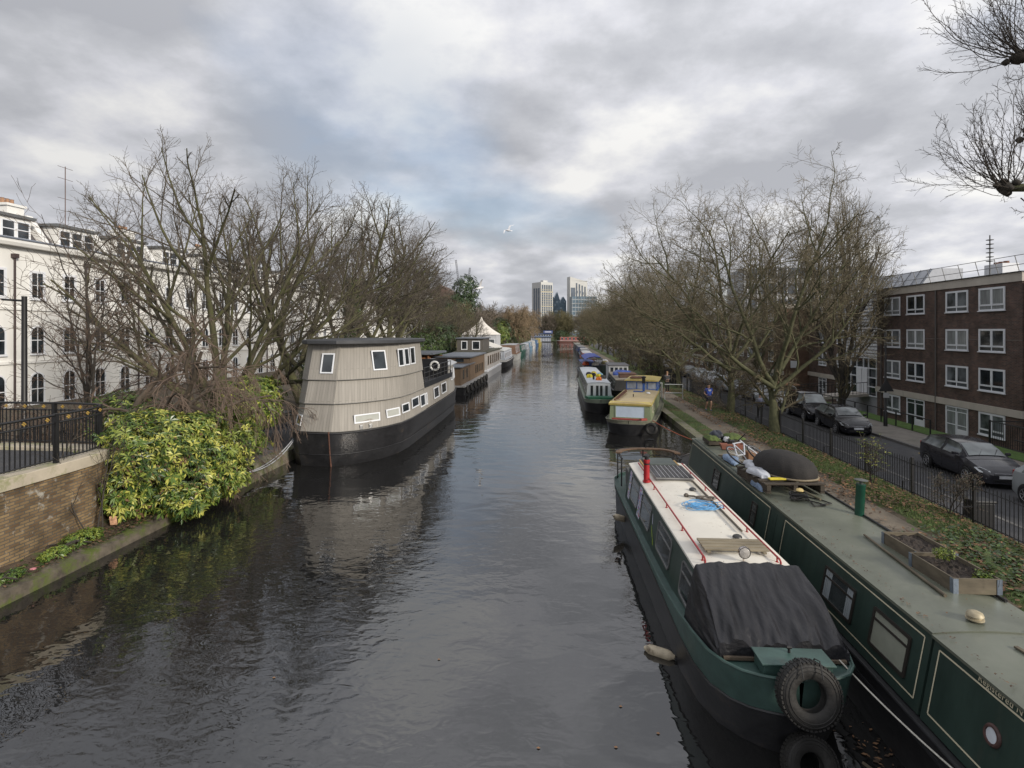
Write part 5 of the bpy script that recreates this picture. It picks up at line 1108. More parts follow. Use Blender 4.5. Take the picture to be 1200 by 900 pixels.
def car_mesh(kind):
    if kind == 'hatch':
        L, prof_ = 4.25, [(0,.60,.50,.56,.45),(.10,.74,.62,.70,.62),(.40,.84,.74,.84,.70),(.80,.885,.88,.97,.74),(1.02,.89,.92,1.04,.72),(1.38,.89,.95,1.27,.665),(1.78,.89,.97,1.46,.61),(2.5,.89,.985,1.535,.60),(3.2,.885,1.0,1.51,.60),(3.80,.87,1.03,1.42,.60),(4.08,.84,1.03,1.18,.66),(4.20,.80,.92,.98,.64),(4.25,.72,.60,.64,.5)]
        gi = (4, 9); ws = (4, 6); rw = (9, 10)
    else:
        L, prof_ = 4.4, [(0,.62,.55,.62,.45),(.10,.76,.68,.78,.62),(.35,.85,.82,.94,.70),(.75,.89,.96,1.08,.74),(1.0,.90,1.0,1.16,.72),(1.35,.90,1.04,1.46,.66),(1.7,.90,1.05,1.74,.64),(2.3,.90,1.06,1.82,.66),(3.2,.90,1.06,1.83,.67),(4.0,.90,1.06,1.82,.67),(4.30,.88,1.04,1.70,.68),(4.38,.85,.98,1.2,.7),(4.4,.80,.65,.7,.6)]
        gi = (4, 9); ws = (4, 6); rw = (10, 11)
    rings = []
    for y, hw, zb, zt, tw in prof_:
        r_ = [(-hw*.9,.20),(-hw,.34),(-hw*1.01,zb*.66),(-hw*.97,zb),(-tw-(.04 if zt-zb > .2 else .02),zb+(zt-zb)*.55) if zt-zb > .2 else (-(hw*.97+tw)/2-.02,zb+(zt-zb)*.6),(-tw,zt-.035),(-tw*.55,zt),(0,zt+.01)]
        r_ = r_+[(-x, z) for x, z in reversed(r_[:-1])]
        rings.append([(x, y-L/2, z) for x, z in r_])
    return L, prof_, rings, gi, ws, rw
def make_car(kind, paint, label, loc, rz, group='cars parked along the far kerb', cat='car', name='parked_car', plate='white'):
    L, prof_, rings, gi, ws, rw = car_mesh(kind)
    c = thing(name, label, cat, loc, rz, group)
    sm_ = MB().loft(rings, True, True, True)
    CG = glass('car glass', (.12,.135,.135), .03)
    def quad(ids, ins=.07, off=.012, nm='side_window', split=True):
        P = [Vector(rings[i][j]) for i, j in ids]; cen = sum(P, Vector())/4; nrm = (P[1]-P[0]).cross(P[3]-P[0]).normalized()
        if nrm.dot(cen-Vector((0,cen.y,.7))) < 0 and abs(cen.x) > .2: nrm = -nrm
        if abs(cen.x) <= .2 and nrm.z < 0: nrm = -nrm
        Q = [p+(cen-p).normalized()*ins+nrm*off for p in P]; return Q
    for s_ in (0, 1):
        idx = (lambda j: j) if s_ == 0 else (lambda j: 14-j)
        for (a, b) in (((gi[0]+1), (gi[0]+3)), ((gi[0]+3), gi[1])) if kind == 'hatch' else (((gi[0]+1), (gi[0]+3)),):
            up = []; lo = []; mid = []
            for i in range(a, b+1): lo.append(Vector(rings[i][idx(3)])); mid.append(Vector(rings[i][idx(4)])); up.append(Vector(rings[i][idx(5)]))
            sg = -1 if s_ == 0 else 1; off = Vector((sg*.010, 0, 0))
            lo = [p+(q-p)*.10+off for p, q in zip(lo, mid)]; up = [p+(q-p)*.14+off for p, q in zip(up, mid)]; mid = [p+off for p in mid]
            for arr in (lo, mid, up): arr[0] = arr[0].lerp(arr[1], .14); arr[-1] = arr[-1].lerp(arr[-2], .10)
            MB().loft([lo, mid, up], False, False, False).build('side_window', CG, c, smooth=60)
    def top_glass(i0, i1, nm):
        rows = []
        for i in range(i0, i1+1): rows.append([Vector(rings[i][j])+Vector((0,0,.012)) for j in range(5, 10)])
        for r_ in rows: r_[0] = r_[0].lerp(r_[1], .15); r_[-1] = r_[-1].lerp(r_[-2], .15)
        a, b = rows[0], rows[-1]
        rows[0] = [p.lerp(q, .12) for p, q in zip(a, rows[1])]; rows[-1] = [p.lerp(q, .12) for p, q in zip(b, rows[-2])]
        if nm == 'windscreen':
            off = Vector((0, -.012, .008))
        else: off = Vector((0, .015, .0))
        MB().loft([[p+off for p in r_] for r_ in rows], False, False, False).build(nm, CG, c, smooth=60)
    top_glass(ws[0], ws[1], 'windscreen'); top_glass(rw[0], rw[1], 'rear_window')
    for yy in ((1.30,2.42,3.38) if kind == 'hatch' else (1.2,2.3,3.5)):
        i = max(k for k in range(len(prof_)-1) if prof_[k][0] <= yy); fr = (yy-prof_[i][0])/(prof_[i+1][0]-prof_[i][0])
        for js in ((1,2,3,4),(13,12,11,10)):
            sm_.tube([tuple(rings[i][j][a]+(rings[i+1][j][a]-rings[i][j][a])*fr+(.002*(-1 if js[0] == 1 else 1) if a == 0 else 0) for a in range(3)) for j in js], .006, 4, 1)
    for i0, i1 in ((3,3),):
        sm_.tube([(rings[3][j][0], rings[3][j][1], rings[3][j][2]+.003) for j in range(4,11)], .006, 4, 1)
    sm_.build('body', [paint, BLACKM], c, smooth=32)
    RIM = M('alloy wheel', (.40,.40,.42), .35, met=.6, var=.1); TY = M('car tyre', (.014,.014,.015), .8)
    for x in (-.80,.80):
        for y in (-L/2+.83, L/2-.80):
            ar = MB().lathe([(.37,-.015),(.37,.015)], (0,0,0), 24, 'x').build('wheel_arch', BLACKM, c, loc=(x+(.093 if x > 0 else -.093), y, .33))
            wh = MB().lathe([(.20,-.10),(.30,-.10),(.32,-.07),(.32,.07),(.30,.10),(.20,.10)], (0,0,0), 26, 'x').build('wheel', TY, c, smooth=40, loc=(x+(.045 if x > 0 else -.045), y, .325))
            sgn = 1 if x > 0 else -1; rm_ = MB(); rm_.lathe([(.21,.10*sgn),(.205,.108*sgn),(.19,.09*sgn)], (0,0,0), 24, 'x', cap=False)
            for k in range(7): a = 2*PI*k/7; rm_.box((.095*sgn, .11*math.cos(a), .11*math.sin(a)), (.02,.19,.032), (a,0,0))
            rm_.lathe([(.05,.08*sgn),(.045,.108*sgn),(0.0,.11*sgn)], (0,0,0), 12, 'x', cap=False); rm_.build('rim', RIM, wh)
    f = -L/2
    HLM = M('headlight glass', (.42,.44,.46), .12, met=.3, var=.2, scale=14)
    for s_ in (-1, 1):
        xs = s_*.66; MB().loft([[(s_*.50,f+.075,.56),(s_*.52,f+.10,.66),(s_*.74,f+.32,.76),(s_*.845,f+.46,.72),(s_*.80,f+.20,.60)],[(s_*.50,f+.045,.57),(s_*.52,f+.075,.67),(s_*.75,f+.27,.785),(s_*.87,f+.44,.735),(s_*.83,f+.16,.60)]]).build('headlight', HLM, c, smooth=40)
        MB().box((s_*.70, L/2-.05, .92), (.14,.08,.24)).build('tail_light', M('tail light red', (.25,.01,.01), .25), c, bevel=.02)
        mi = MB().loft([[(s_*.88,f+1.46,1.0),(s_*1.06,f+1.46,1.01),(s_*1.07,f+1.46,1.13),(s_*.90,f+1.46,1.12)],[(s_*.88,f+1.30,1.02),(s_*1.03,f+1.34,1.03),(s_*1.04,f+1.34,1.11),(s_*.90,f+1.30,1.10)]]).build('wing_mirror', paint, c, smooth=40)
        MB().lathe([(.06,-.01),(.055,.01),(0,.015)], (s_*.62,f+.055,.38), 12, 'y').build('fog_light', HLM, c)
    MB().bx(-.40,.40,f-.012,f+.03,.52,.60).build('grille', M('chrome grille', (.25,.25,.27), .3, met=.7), c, bevel=.01)
    MB().bx(-.46,.46,f-.008,f+.06,.27,.36).build('lower_intake', BLACKM, c, bevel=.01)
    MB().bx(-.26,.26,f-.028,f-.013,.40,.51).build('number_plate', M('white number plate', (.6,.62,.65), .4) if plate == 'white' else BLACKM, c)
    for x in (-.3,.25): MB().tube([(x,f+1.04,1.075),(x+.28,f+1.34,1.27)], .012, 5).build('wiper', BLACKM, c)
    for s_ in (-1,1):
        for y in (2.05,2.95): MB().box((s_*.905, f+y, .80), (.012,.14,.022)).build('door_handle', paint, c)
    return c
def paint(name, c, met=.3, rough=.25):
    m = M(name, c, rough, met=0, var=.06); m.node_tree.nodes['Principled BSDF'].inputs['Coat Weight'].default_value = .15; m.node_tree.nodes['Principled BSDF'].inputs['Coat Roughness'].default_value = .06; return m
P_GREY = paint('charcoal car paint', (.030,.030,.036), rough=.16); P_BLK = paint('black car paint', (.006,.006,.009), rough=.14); P_SIL = paint('silver car paint', (.30,.32,.33)); P_WHT = paint('white van paint', (.55,.57,.6), .0)
make_car('hatch', P_GREY, 'charcoal grey hatchback parked nearest, in front of the brick flats', (17.25,24.6,-.58), -.07)
make_car('hatch', P_SIL, 'silver car cut off by the right edge of the photo', (17.2,19.3,-.58), -.03)
make_car('hatch', P_BLK, 'black car with a chrome grille behind the street lamp, second from the bridge in view', (17.35,35.2,-.59), -.06)
make_car('van', P_BLK, 'black tall people carrier between the black hatchback and the white van', (17.5,40.0,-.59), -.03)
make_car('van', P_WHT, 'white van with brown sheets of board on its roof rack', (17.8,44.9,-.59), -.02, cat='van', name='parked_van')
tag(MB().box((17.8,44.9,1.35),(1.3,2.4,.07)).box((17.75,45.0,1.42),(1.1,2.2,.06),(0,0,.05)).bx(17.3,17.4,44.1,45.8,1.23,1.315).build('board_stack', M('brown board', (.28,.15,.08), .7, var=.2), None), 'stack of brown boards on the roof of the white van', 'boards')
make_car('hatch', P_SIL, 'silver hatchback parked behind the white van', (17.6,50.2,-.59), 0)
for k, (y, pt, l) in enumerate(((58,P_SIL,'silver car seen through the plane trees, first beyond the gate'),(63.5,P_WHT,'white car seen through the plane trees, second beyond the gate'),(69,P_SIL,'silver car seen through the plane trees, farther off'),(75,P_GREY,'charcoal car far off behind the plane trees'),(82,P_BLK,'black car far off behind the plane trees'),(90,P_SIL,'silver car farthest off behind the plane trees'))):
    make_car('hatch', pt, l, (17.3,y,-.59), 0)
# canalside fence of thin bars
def bar_fence(name, label, x, y0, y1, z0=.25, h=1.12, step=.13, post=2.6, kinked=None, thick=.0125):
    r_ = thing(name, label, 'fence', (0,0,0), 0)
    X = (lambda y: x) if kinked is None else kinked
    mb = MB(); n = int((y1-y0)/step)
    for k in range(n+1):
        y = y0+step*k; mb.tube([(X(y),y,z0+.05),(X(y),y,z0+h+.02),(X(y),y,z0+h+.08)], [thick,thick,.001], 4, caps=False)
    mb.build('bars', BLACKM, r_)
    for z in (z0+.13, z0+h-.10): MB().tube([(X(y0+i*(y1-y0)/20), y0+i*(y1-y0)/20, z) for i in range(21)], .018, 4).build('rail', BLACKM, r_)
    k = 0
    while y0+post*k <= y1+.01:
        y = y0+post*k; p_ = MB().bx(X(y)-.035,X(y)+.035,y-.035,y+.035,z0-.1,z0+h+.12).build('post', BLACKM, r_)
        MB().tube([(X(y)-.03,y-.0,z0+.5),(X(y)-.28,y,z0+.48),(X(y)-.30,y,z0-.05)], .02, 5).build('stay', BLACKM, p_); k += 1
    return r_
bar_fence('bar_fence', 'long black barred fence between the leafy canal bank and the pavement', 11.2, 8.0, 48.0)
df = bar_fence('bar_fence', 'darker black barred fence along the towpath beyond the gate', 11.0, 50.5, 75, h=1.5, step=.09, thick=.018)
tag(MB().bx(10.95,11.05,48.1,48.2,.2,1.9).bx(10.95,11.05,50.2,50.3,.2,1.9).bx(10.98,11.02,48.2,50.2,1.6,1.7).build('gate_frame', BLACKM, None), 'black gate frame in the fence beside the towpath', 'gate')
sheet('side_path', [(9.3,48.3,.375),(11.3,48.3,.30),(12.4,48.3,-.46),(12.4,50.1,-.46),(11.3,50.1,.30),(9.3,50.1,.375)], [(0,1,4,5),(1,2,3,4)], G_PATH)
tag(MB().bx(-.28,.28,-.22,.22,0,.95).bx(-.31,.31,-.25,.25,.95,1.02).build('litter_bin', M('black plastic bin', (.012,.012,.013), .5), None, loc=(12.4,17.3,-.49), bevel=.02), 'black litter bin just behind the barred fence, next to the hatchback', 'bin')
tag(MB().bx(-.9,.9,-.02,.02,.25,.95).bx(-.9,-.84,-.03,.03,0,.95).bx(.84,.9,-.03,.03,0,.95).build('fence_panel', BLACKM, None, loc=(12.1,14.0,-.49), rot=(0,0,PI/2)), 'solid black panel behind the barred fence at the right edge', 'panel')
# ------------------------------------------------------------------ left: white terrace
STUC = M('white stucco', (.74,.735,.71), .7, var=.07, scale=.8, dirt=((.60,.59,.55), .64, 1.0), streak=True)
STUC2 = M('grey stucco', (.50,.51,.53), .7, var=.08, scale=.8)
SLT = M('roof slate', (.075,.07,.075), .7, var=.4, scale=6)
WT = thing('white_terrace', 'long white stucco terrace with white dormers, behind the trees on the left', 'terrace', (-32,22.5,0), 0)
HW = 4.6; NH = 13; TL = HW*NH
MB().bx(-9, 0, 0, TL, 0, 10.6).build('wall', STUC, WT)
MB().loft([[(-9,y,10.5),(.42,y,10.5),(.50,y,10.68),(.50,y,10.82),(.30,y,10.86),(-9,y,10.86)] for y in (-.3,TL+.3)]).build('cornice', STUC, WT)
MB().tube([(.48,-.3,10.9),(.48,TL+.3,10.9)], .07, 8).build('gutter', M('lead grey gutter', (.16,.18,.22), .5), WT)
for z in (3.55, 6.75): MB().bx(.003,.09,0,TL,z,z+.16).build('string_course', STUC, WT)
MB().loft([[(-.35,y,10.86),(-1.5,y,12.35),(-7.5,y,12.35),(-8.8,y,10.86)] for y in (.02,TL-.02)]).build('mansard_roof', SLT, WT)
def sash(parent, W, H, loc, arch=False, key=None):
    k = ('sash', W, H, arch)
    if k in PW: c = copy_tree(PW[k], parent); c.location = loc; return c
    mb = MB(); U, V = (0,1,0), (0,0,1)
    if not arch:
        f, g = frame_on((0,-W/2,0), U, V, W, H, .055, .03, 0, (('h',.5),('v',.5)))
        f.bx(.003,.12,-W/2-.12,W/2+.12,-.12,-.01)
        for y_ in (-W/2-.10, W/2+.01): f.bx(.003,.035,y_,y_+.09,0,H)
        f.bx(.003,.04,-W/2-.10,W/2+.10,H+.005,H+.09)
    else:
        n = 12; f = MB(); r0 = W/2
        pin = [(-r0,0)]+[(-r0*math.cos(PI*k/n), H-r0+r0*math.sin(PI*k/n)) for k in range(n+1)]+[(r0,0)]
        r1 = r0+.09; pout = [(-r1,0)]+[(-r1*math.cos(PI*k/n), H-r0+r1*math.sin(PI*k/n)) for k in range(n+1)]+[(r1,0)]
        f.loft([[(d,y,z) for y, z in pl] for d, pl in ((.003,pout),(.04,pout),(.04,pin),(.0,pin))], False, False, False)
        f.bx(.003,.12,-r1,r1,-.12,-.01); f.bx(.012,.035,-.02,.02,0,H-.02); f.bx(.012,.04,-r0,r0,H*.48,H*.48+.05)
        g = MB(); g.add([(.008,y,z) for y, z in pin], [tuple(range(len(pin)))])
    fo = f.build('window', WHITEP, parent, loc=loc); g.build('pane', WINGL, fo, recalc=False)
    PW[k] = fo; return fo
for h in range(NH):
    y0_ = HW*h
    for yy in (1.5, 3.9):
        sash(WT, .80, 1.85, (.004,y0_+yy,1.05), True); sash(WT, .80, 1.6, (.004,y0_+yy,4.15), True); sash(WT, .82, 1.6, (.004,y0_+yy,7.5))
    # dormer with three lights
    MB().bx(-1.6,-.22,y0_+.9,y0_+3.7,10.86,12.25).build('dormer', STUC, WT); MB().bx(-1.9,-.05,y0_+.7,y0_+3.9,12.25,12.42).build('dormer_roof', M('lead roof', (.11,.115,.12), .6), WT)
    k = ('dormer_window',)
    for q in range(3):
        if k in PW: c = copy_tree(PW[k], WT)
        else:
            f, g = frame_on((0,0,0), (0,1,0), (0,0,1), .82, 1.05, .07, .03, 0, (('h',.5),)); c = f.build('dormer_window', WHITEP, WT); g.build('pane', WINGL, c, recalc=False); PW[k] = c
        c.location = (-.215, y0_+1.0+.9*q, 11.02)
for h in range(NH+1):
    y0_ = HW*h-.2
    MB().loft([[(-.15,y,10.86),(.05,y,10.86),(-1.25,y,12.75),(-8,y,12.75),(-8,y,10.86)] for y in (y0_,y0_+.4)]).build('party_wall', STUC, WT)
    ck = MB(); ck.bx(-3.4,-2.2,y0_-.35,y0_+.75,12.3,13.35).bx(-3.5,-2.1,y0_-.45,y0_+.85,13.35,13.5)
    if h % 2 == 0 or h < 3:
        co = ck.build('chimney', STUC, WT)
        mb = MB()
        for q in range(3): mb.lathe([(.13,0),(.10,.35),(.13,.38)], (-2.8,y0_-.1+.3*q,13.5), 8)
        mb.build('pots', M('clay pot', (.30,.17,.10), .8), co)
for y in (7.0, 11.9, 16.5, 25.7, 34.9): MB().tube([(.12,y,0),(.12,y,9.8)], .06, 6).bx(-.02,.26,y-.14,y+.14,9.8,10.05).build('downpipe', M('dark downpipe', (.05,.035,.035), .5), WT)
mb = MB(); mb.tube([(-3,13.5,12),(-3,13.5,17.2)], .03, 5)
for z in (14.9,16.3,17.1): mb.tube([(-3,12.9,z),(-3,14.1,z)], .015, 4)
mb.build('aerial', M('aerial metal', (.12,.08,.07), .6), WT)
F2 = thing('white_terrace', 'farther pale cream houses beyond the white terrace, glimpsed through bare trees', 'terrace', (-34,86,0), 0)
MB().bx(-10,0,0,52,0,10.4).build('wall', STUC, F2); MB().bx(-10.4,.5,-.4,52.4,10.4,10.8).build('cornice', STUC, F2); MB().loft([[(-.4,y,10.8),(-4,y,13.4),(-9,y,10.8)] for y in (0,52)]).build('roof', SLT, F2)
for k in range(11):
    for z in (1.3,4.6,7.8): sash(F2, .82, 1.6, (.004,3+4.5*k,z))
PK = thing('town_house', 'distant pinkish brick house with pale gable seen past the left trees', 'house', (-26,150,.5), 0)
MB().bx(-14,0,0,14,0,13).build('wall', M('pinkish brick', (.30,.20,.15), .8, var=.2, scale=1), PK); MB().loft([[(-14,y,13),(-7,y,18),(0,y,13)] for y in (-.2,14.2)]).build('roof', M('red roof', (.12,.075,.06), .8), PK)
MB().bx(-13.8,-9,-.8,-.01,0,15.5).build('pale_bay', STUC, PK)
for k in range(4):
    for z in (2,5.5,9): window(PK, (-12.5+3.2*k+.0,-.82 if k == 0 else -.02,z),(1,0,0),(0,0,1),1.2,1.8,WHITEP,WINGL,.1,.05)
# ------------------------------------------------------------------ bridge wing wall with railing
YBK = brick('yellow stock brick', (.13,.078,.038), (.29,.20,.10), (.11,.095,.075), .225, .072, patch=((.32,.30,.26), 2.0, .57), lo=.45, hi=1.3)
ww = thing('brick_wall', 'yellow brick wing wall with a stone coping at the left edge, below the black railing', 'wall', (0,0,0))
pl = [(-11.9,6.5),(-12.0,10),(-12.02,12),(-12.06,13.2),(-12.25,13.85),(-12.7,14.2),(-13.6,14.35),(-24,14.4)]
def offs(pl, d):
    out_ = []
    for i, p in enumerate(pl):
        a = Vector(pl[max(i-1,0)]); b = Vector(pl[min(i+1,len(pl)-1)]); t = (b-a).normalized(); nrm = Vector((t.y,-t.x)); out_.append((p[0]+nrm.x*d, p[1]+nrm.y*d))
    return out_
def wall_band(pl, d0, d1, z0, z1):
    a, b = offs(pl, d0), offs(pl, d1); return MB().loft([[(p[0],p[1],z0),(p[0],p[1],z1),(q[0],q[1],z1),(q[0],q[1],z0)] for p, q in zip(a, b)])
wall_band(pl, 0, -.35, .1, 2.02).build('brickwork', YBK, ww, smooth=30)
wall_band(pl, .07, -.45, 2.02, 2.30).build('coping', M('pale stone coping', (.42,.37,.29), .8, var=.15, scale=2, dirt=((.20,.21,.09), .50, 1.6)), ww, smooth=30, bevel=.015)
sheet('raised_pavement', [(-12.3,4,2.2),(-12.35,13.6,2.2),(-12.9,14.1,2.2),(-24,14.2,2.2),(-24,4,2.2)], [(0,1,2,3,4)], G_TARMAC)
rg = thing('railing', 'black iron railing with small gold ornaments on the stone coping at the left edge', 'railing', (0,0,0))
pr_ = offs(pl, -.12); cum = [0]
for a, b in zip(pr_, pr_[1:]): cum.append(cum[-1]+(Vector(b)-Vector(a)).length)
def along(s_):
    for i in range(len(pr_)-1):
        if s_ <= cum[i+1] or i == len(pr_)-2:
            k = (s_-cum[i])/(cum[i+1]-cum[i]); return Vector(pr_[i]).lerp(Vector(pr_[i+1]), k)
mb = MB(); TLn = cum[-1]-.1
for k in range(int(TLn/.12)): p = along(.05+.12*k); mb.box((p.x,p.y,2.3+.54),(.022,.022,.94))
mb.build('bars', BLACKM, rg)
for z, r_ in ((2.40,.022),(3.28,.022),(3.47,.032)): MB().tube([(*along(min(.05+.3*k, TLn)), z) for k in range(int(TLn/.3)+1)], r_, 5).build('rail', BLACKM, rg, smooth=60)
for k in range(int(TLn/1.75)):
    p = along(.5+1.75*k); MB().bx(p.x-.045,p.x+.045,p.y-.045,p.y+.045,2.3,3.5).build('post', BLACKM, rg)
GOLD = M('gold paint', (.55,.36,.08), .4, met=.4)
for k in range(24):
    p = along(.30+.58*k)
    if p.x < -22: break
    g_ = MB()
    for dx, dy in ((-.03,0),(.03,0),(0,-.03),(0,.03)): g_.box((p.x+.0, p.y+dx, 3.375+dy),(.03,.025,.025),(R(45),0,0))
    g_.build('ornament', GOLD, rg)
tag(MB().lathe([(.13,0),(.13,1.0),(.085,1.1),(.075,5.6),(.08,5.65)], (0,0,0), 14).tube([(0,0,5.5),(-.8,0,5.55)], .04, 6).build('lamp_post', BLACKM, None, smooth=40, loc=(-17.6,16.6,1.0)), 'black post standing in front of the white terrace at the left edge', 'post')
# low brick garden wall and terrace furniture
tag(MB().bx(-18.5,-14.6,19.0,19.3,.7,2.0).build('garden_wall', YBK, None), 'low yellow brick garden wall behind the variegated bush', 'wall')
for i, (x, y) in enumerate(((-14.4,27.2),(-13.2,28.4))):
    t_ = thing('garden_table', ['dark garden table on the quay by the hedge','dark garden table on the quay nearest the big houseboat'][i], 'table', (x,y,.56), .2*i)
    MB().lathe([(.55,.72),(.55,.75)], (0,0,0), 20).build('table_top', BLACKM, t_)
    for a in range(3): MB().tube([(.1*math.cos(a*2.1),.1*math.sin(a*2.1),.72),(.35*math.cos(a*2.1),.35*math.sin(a*2.1),0)], .02, 5).build('leg', BLACKM, t_)
def garden_chair(loc, rz, label):
    t_ = thing('garden_chair', label, 'chair', loc, rz, 'dark garden chairs on the quay')
    MB().bx(-.22,.22,-.22,.22,.43,.46).build('seat', BLACKM, t_); mb = MB()
    for k in range(5): mb.bx(-.2+.09*k,-.18+.09*k,.2,.22,.46,.9)
    mb.bx(-.22,.22,.195,.225,.86,.9); mb.build('backrest', BLACKM, t_)
    for x in (-.2,.2):
        for y in (-.2,.2): MB().tube([(x,y,.43),(x*1.1,y*1.1,0)], .012, 5).build('leg', BLACKM, t_)
for k, (x, y, rz, l) in enumerate(((-15.3,27.0,1.6,'leftmost dark garden chair on the quay'),(-14.3,28.2,0,'dark garden chair behind the table by the hedge'),(-14.2,26.4,3.1,'dark garden chair in front of the table by the hedge'),(-12.4,28.6,-1.5,'dark garden chair touching the big houseboat side'),(-13.2,29.4,0,'farthest dark garden chair on the quay'),(-13.0,27.5,3.0,'dark garden chair between the two tables'))): garden_chair((x,y,.56), rz, l)
tag(MB().lathe([(.02,0),(.025,1.0),(.05,1.05),(.16,1.2),(.20,1.9),(.08,2.35),(.02,2.5)], (0,0,0), 10).build('closed_parasol', M('dark blue grey cloth', (.04,.045,.06), .8), None, smooth=40, loc=(-13.9,29.6,.56)), 'closed dark parasol on the quay behind the garden tables', 'parasol')
# ------------------------------------------------------------------ far skyline
def tower(name, label, x, y, w1, w2, h, rz, wall, win, nx, nz, top=None, lab2=None):
    t_ = thing(name, label, 'tower block', (x,y,-1), rz)
    MB().bx(0,w1,0,w2,0,h).build('wall', wall, t_)
    if top: top(t_)
    return t_
TCON = M('pale tower concrete', (.50,.50,.49), .7, var=.05, scale=.05); TGL = M('dark blue tower glass', (.09,.11,.14), .2, var=.3, scale=.15, spec=.6); TYEL = M('tower yellow trim', (.42,.38,.28), .6)
t1_ = tower('tower_block', 'pale tower block with tall window strips, left of the two far towers', -22.9, 700, 19, 20, 69.5, R(38), TCON, TGL, 4, 10)
mb = MB()
for k in range(5): mb.bx(1.2+3.5*k,3.6+3.5*k,-.15,-.02,8,56)
for k in range(5): mb.bx(1.2+3.5*k,3.6+3.5*k,-.15,-.02,58,66)
for k in range(3): mb.bx(-.15,-.02,3+5.0*k,6.6+5.0*k,8,62)
mb.build('window_strips', TGL, t1_)
mb = MB()
for z in (22,38,57): mb.bx(-.3,19.2,-.3,-.16,z,z+.9)
for k in range(17): mb.bx(0,19,-.22,-.16,10+3.1*k,10.4+3.1*k)
mb.build('floor_bands', TYEL, t1_); MB().bx(8,15,6,12,69.5,72.5).build('plant_room', TCON, t1_)
t2_ = tower('tower_block', 'white tower block with a blank left wall, right of the two far towers', 14.2, 700, 24, 10, 71, R(22), TCON, TGL, 4, 10)
MB().loft([[(0,0,71),(24,0,71),(24,0,70),(0,0,76)],[(0,10,71),(24,10,71),(24,10,70),(0,10,76)]]).build('sloping_top', TCON, t2_)
mb = MB(); rt = random.Random(4)
mb.bx(1,7,-.2,-.02,50,62)
for k in range(14):
    x0_ = 1+rt.random()*4 if k < 4 else rt.choice((8,12,16,20)); z0_ = 10+rt.random()*54; mb.bx(x0_,x0_+2.6,-.2-.01*k,-.02,z0_,z0_+3.5)
for k in range(4): mb.bx(8+3.9*k,9.9+3.9*k,-.3,-.21,48-3*k,68-1.5*k)
mb.build('window_strips', TGL, t2_)
t3_ = thing('glass_block', 'blue glass block with a zigzag roof between the two far towers', 'glass block', (-14,720,-1), R(8))
P_ = [(0,0),(24,0),(24,46),(20,52),(16,46),(12,58),(8,50),(4,54),(0,49)]
BG = M('blue facade glass', (.10,.15,.20), .3, var=.35, scale=.2)
MB().loft([[(x,y,z) for x,z in P_] for y in (0,14)]).build('wall', BG, t3_)
mb = MB(); rt = random.Random(9)
for k in range(60): x0_ = rt.uniform(.5,21); z0_ = 4*int(rt.uniform(1,12)); mb.bx(x0_,x0_+rt.uniform(1,3),-.25-.002*k,-.05,z0_,z0_+1.8)
mb.build('pale_panels', M('pale glass panel', (.28,.34,.40), .4), t3_)
t4_ = thing('glass_block', 'lower blue grey glass block in front of the right far tower', 'glass block', (15,640,-1), R(12)); MB().bx(0,30,0,12,0,47).build('wall', BG, t4_)
mb = MB()
for k in range(9): mb.bx(0,30,-.3,-.05,6+4.6*k,7.0+4.6*k)
for k in range(9): mb.bx(.5+3.4*k,1.0+3.4*k,-.4,-.31,5,46)
mb.build('mullions', M('pale mullion', (.3,.33,.36), .5), t4_)
OB = thing('office_block', 'pale office block with blue glass rising behind the plane trees on the right', 'office block', (40,122,-1.7), R(-4))
MB().bx(0,26,0,16,0,21).build('wall', M('office pale wall', (.42,.43,.44), .6), OB); mb = MB()
for k in range(6): mb.bx(.6,25.4,-.15,-.02,2+3.3*k,4.2+3.3*k); mb.bx(-.15,-.02,.6,15.4,2+3.3*k,4.2+3.3*k)
mb.build('window_bands', TGL, OB); mb = MB()
for k in range(13): mb.bx(.5+2*k,.7+2*k,-.22,-.16,1.5,20.5)
mb.build('mullions', WHITEP, OB)
def crane(x, y, h, jib, tilt, label):
    c = thing('tower_crane', label, 'crane', (x,y,0), 0, 'tower cranes on the skyline'); mb = MB(); w_ = .9
    def truss(mb, a, b, w_, n):
        a, b = Vector(a), Vector(b); d = (b-a).normalized(); u = d.cross(Vector((0,1,0))).normalized()*w_; v = Vector((0,1,0))*w_
        cs = [u+v, u-v, -u-v, -u+v]
        for q in cs: mb.tube([a+q, b+q], .22, 4)
        for k in range(n):
            p0 = a.lerp(b, k/n); p1 = a.lerp(b, (k+1)/n)
            for i in range(4): mb.tube([p0+cs[i], p1+cs[(i+1) % 4]], .12, 3)
    truss(mb, (0,0,0), (0,0,h), w_, 20); mb.build('mast', M('crane grey', (.16,.17,.20), .6), c)
    j = MB(); truss(j, (0,0,h), (jib*math.sin(tilt),0,h+jib*math.cos(tilt)), .7, 14); truss(j, (0,0,h), (-6*math.cos(tilt),0,h+3), .6, 3); j.build('jib', MATS['crane grey'], c)
    MB().bx(-9,-5,-1,1,h+.5,h+4).build('counterweight', MATS['crane grey'], c); return c
crane(-110,600,52,33,-.13,'taller crane with its jib raised, left of the two'); crane(-101,600,50,26,.10,'shorter crane with its jib raised, right of the two')
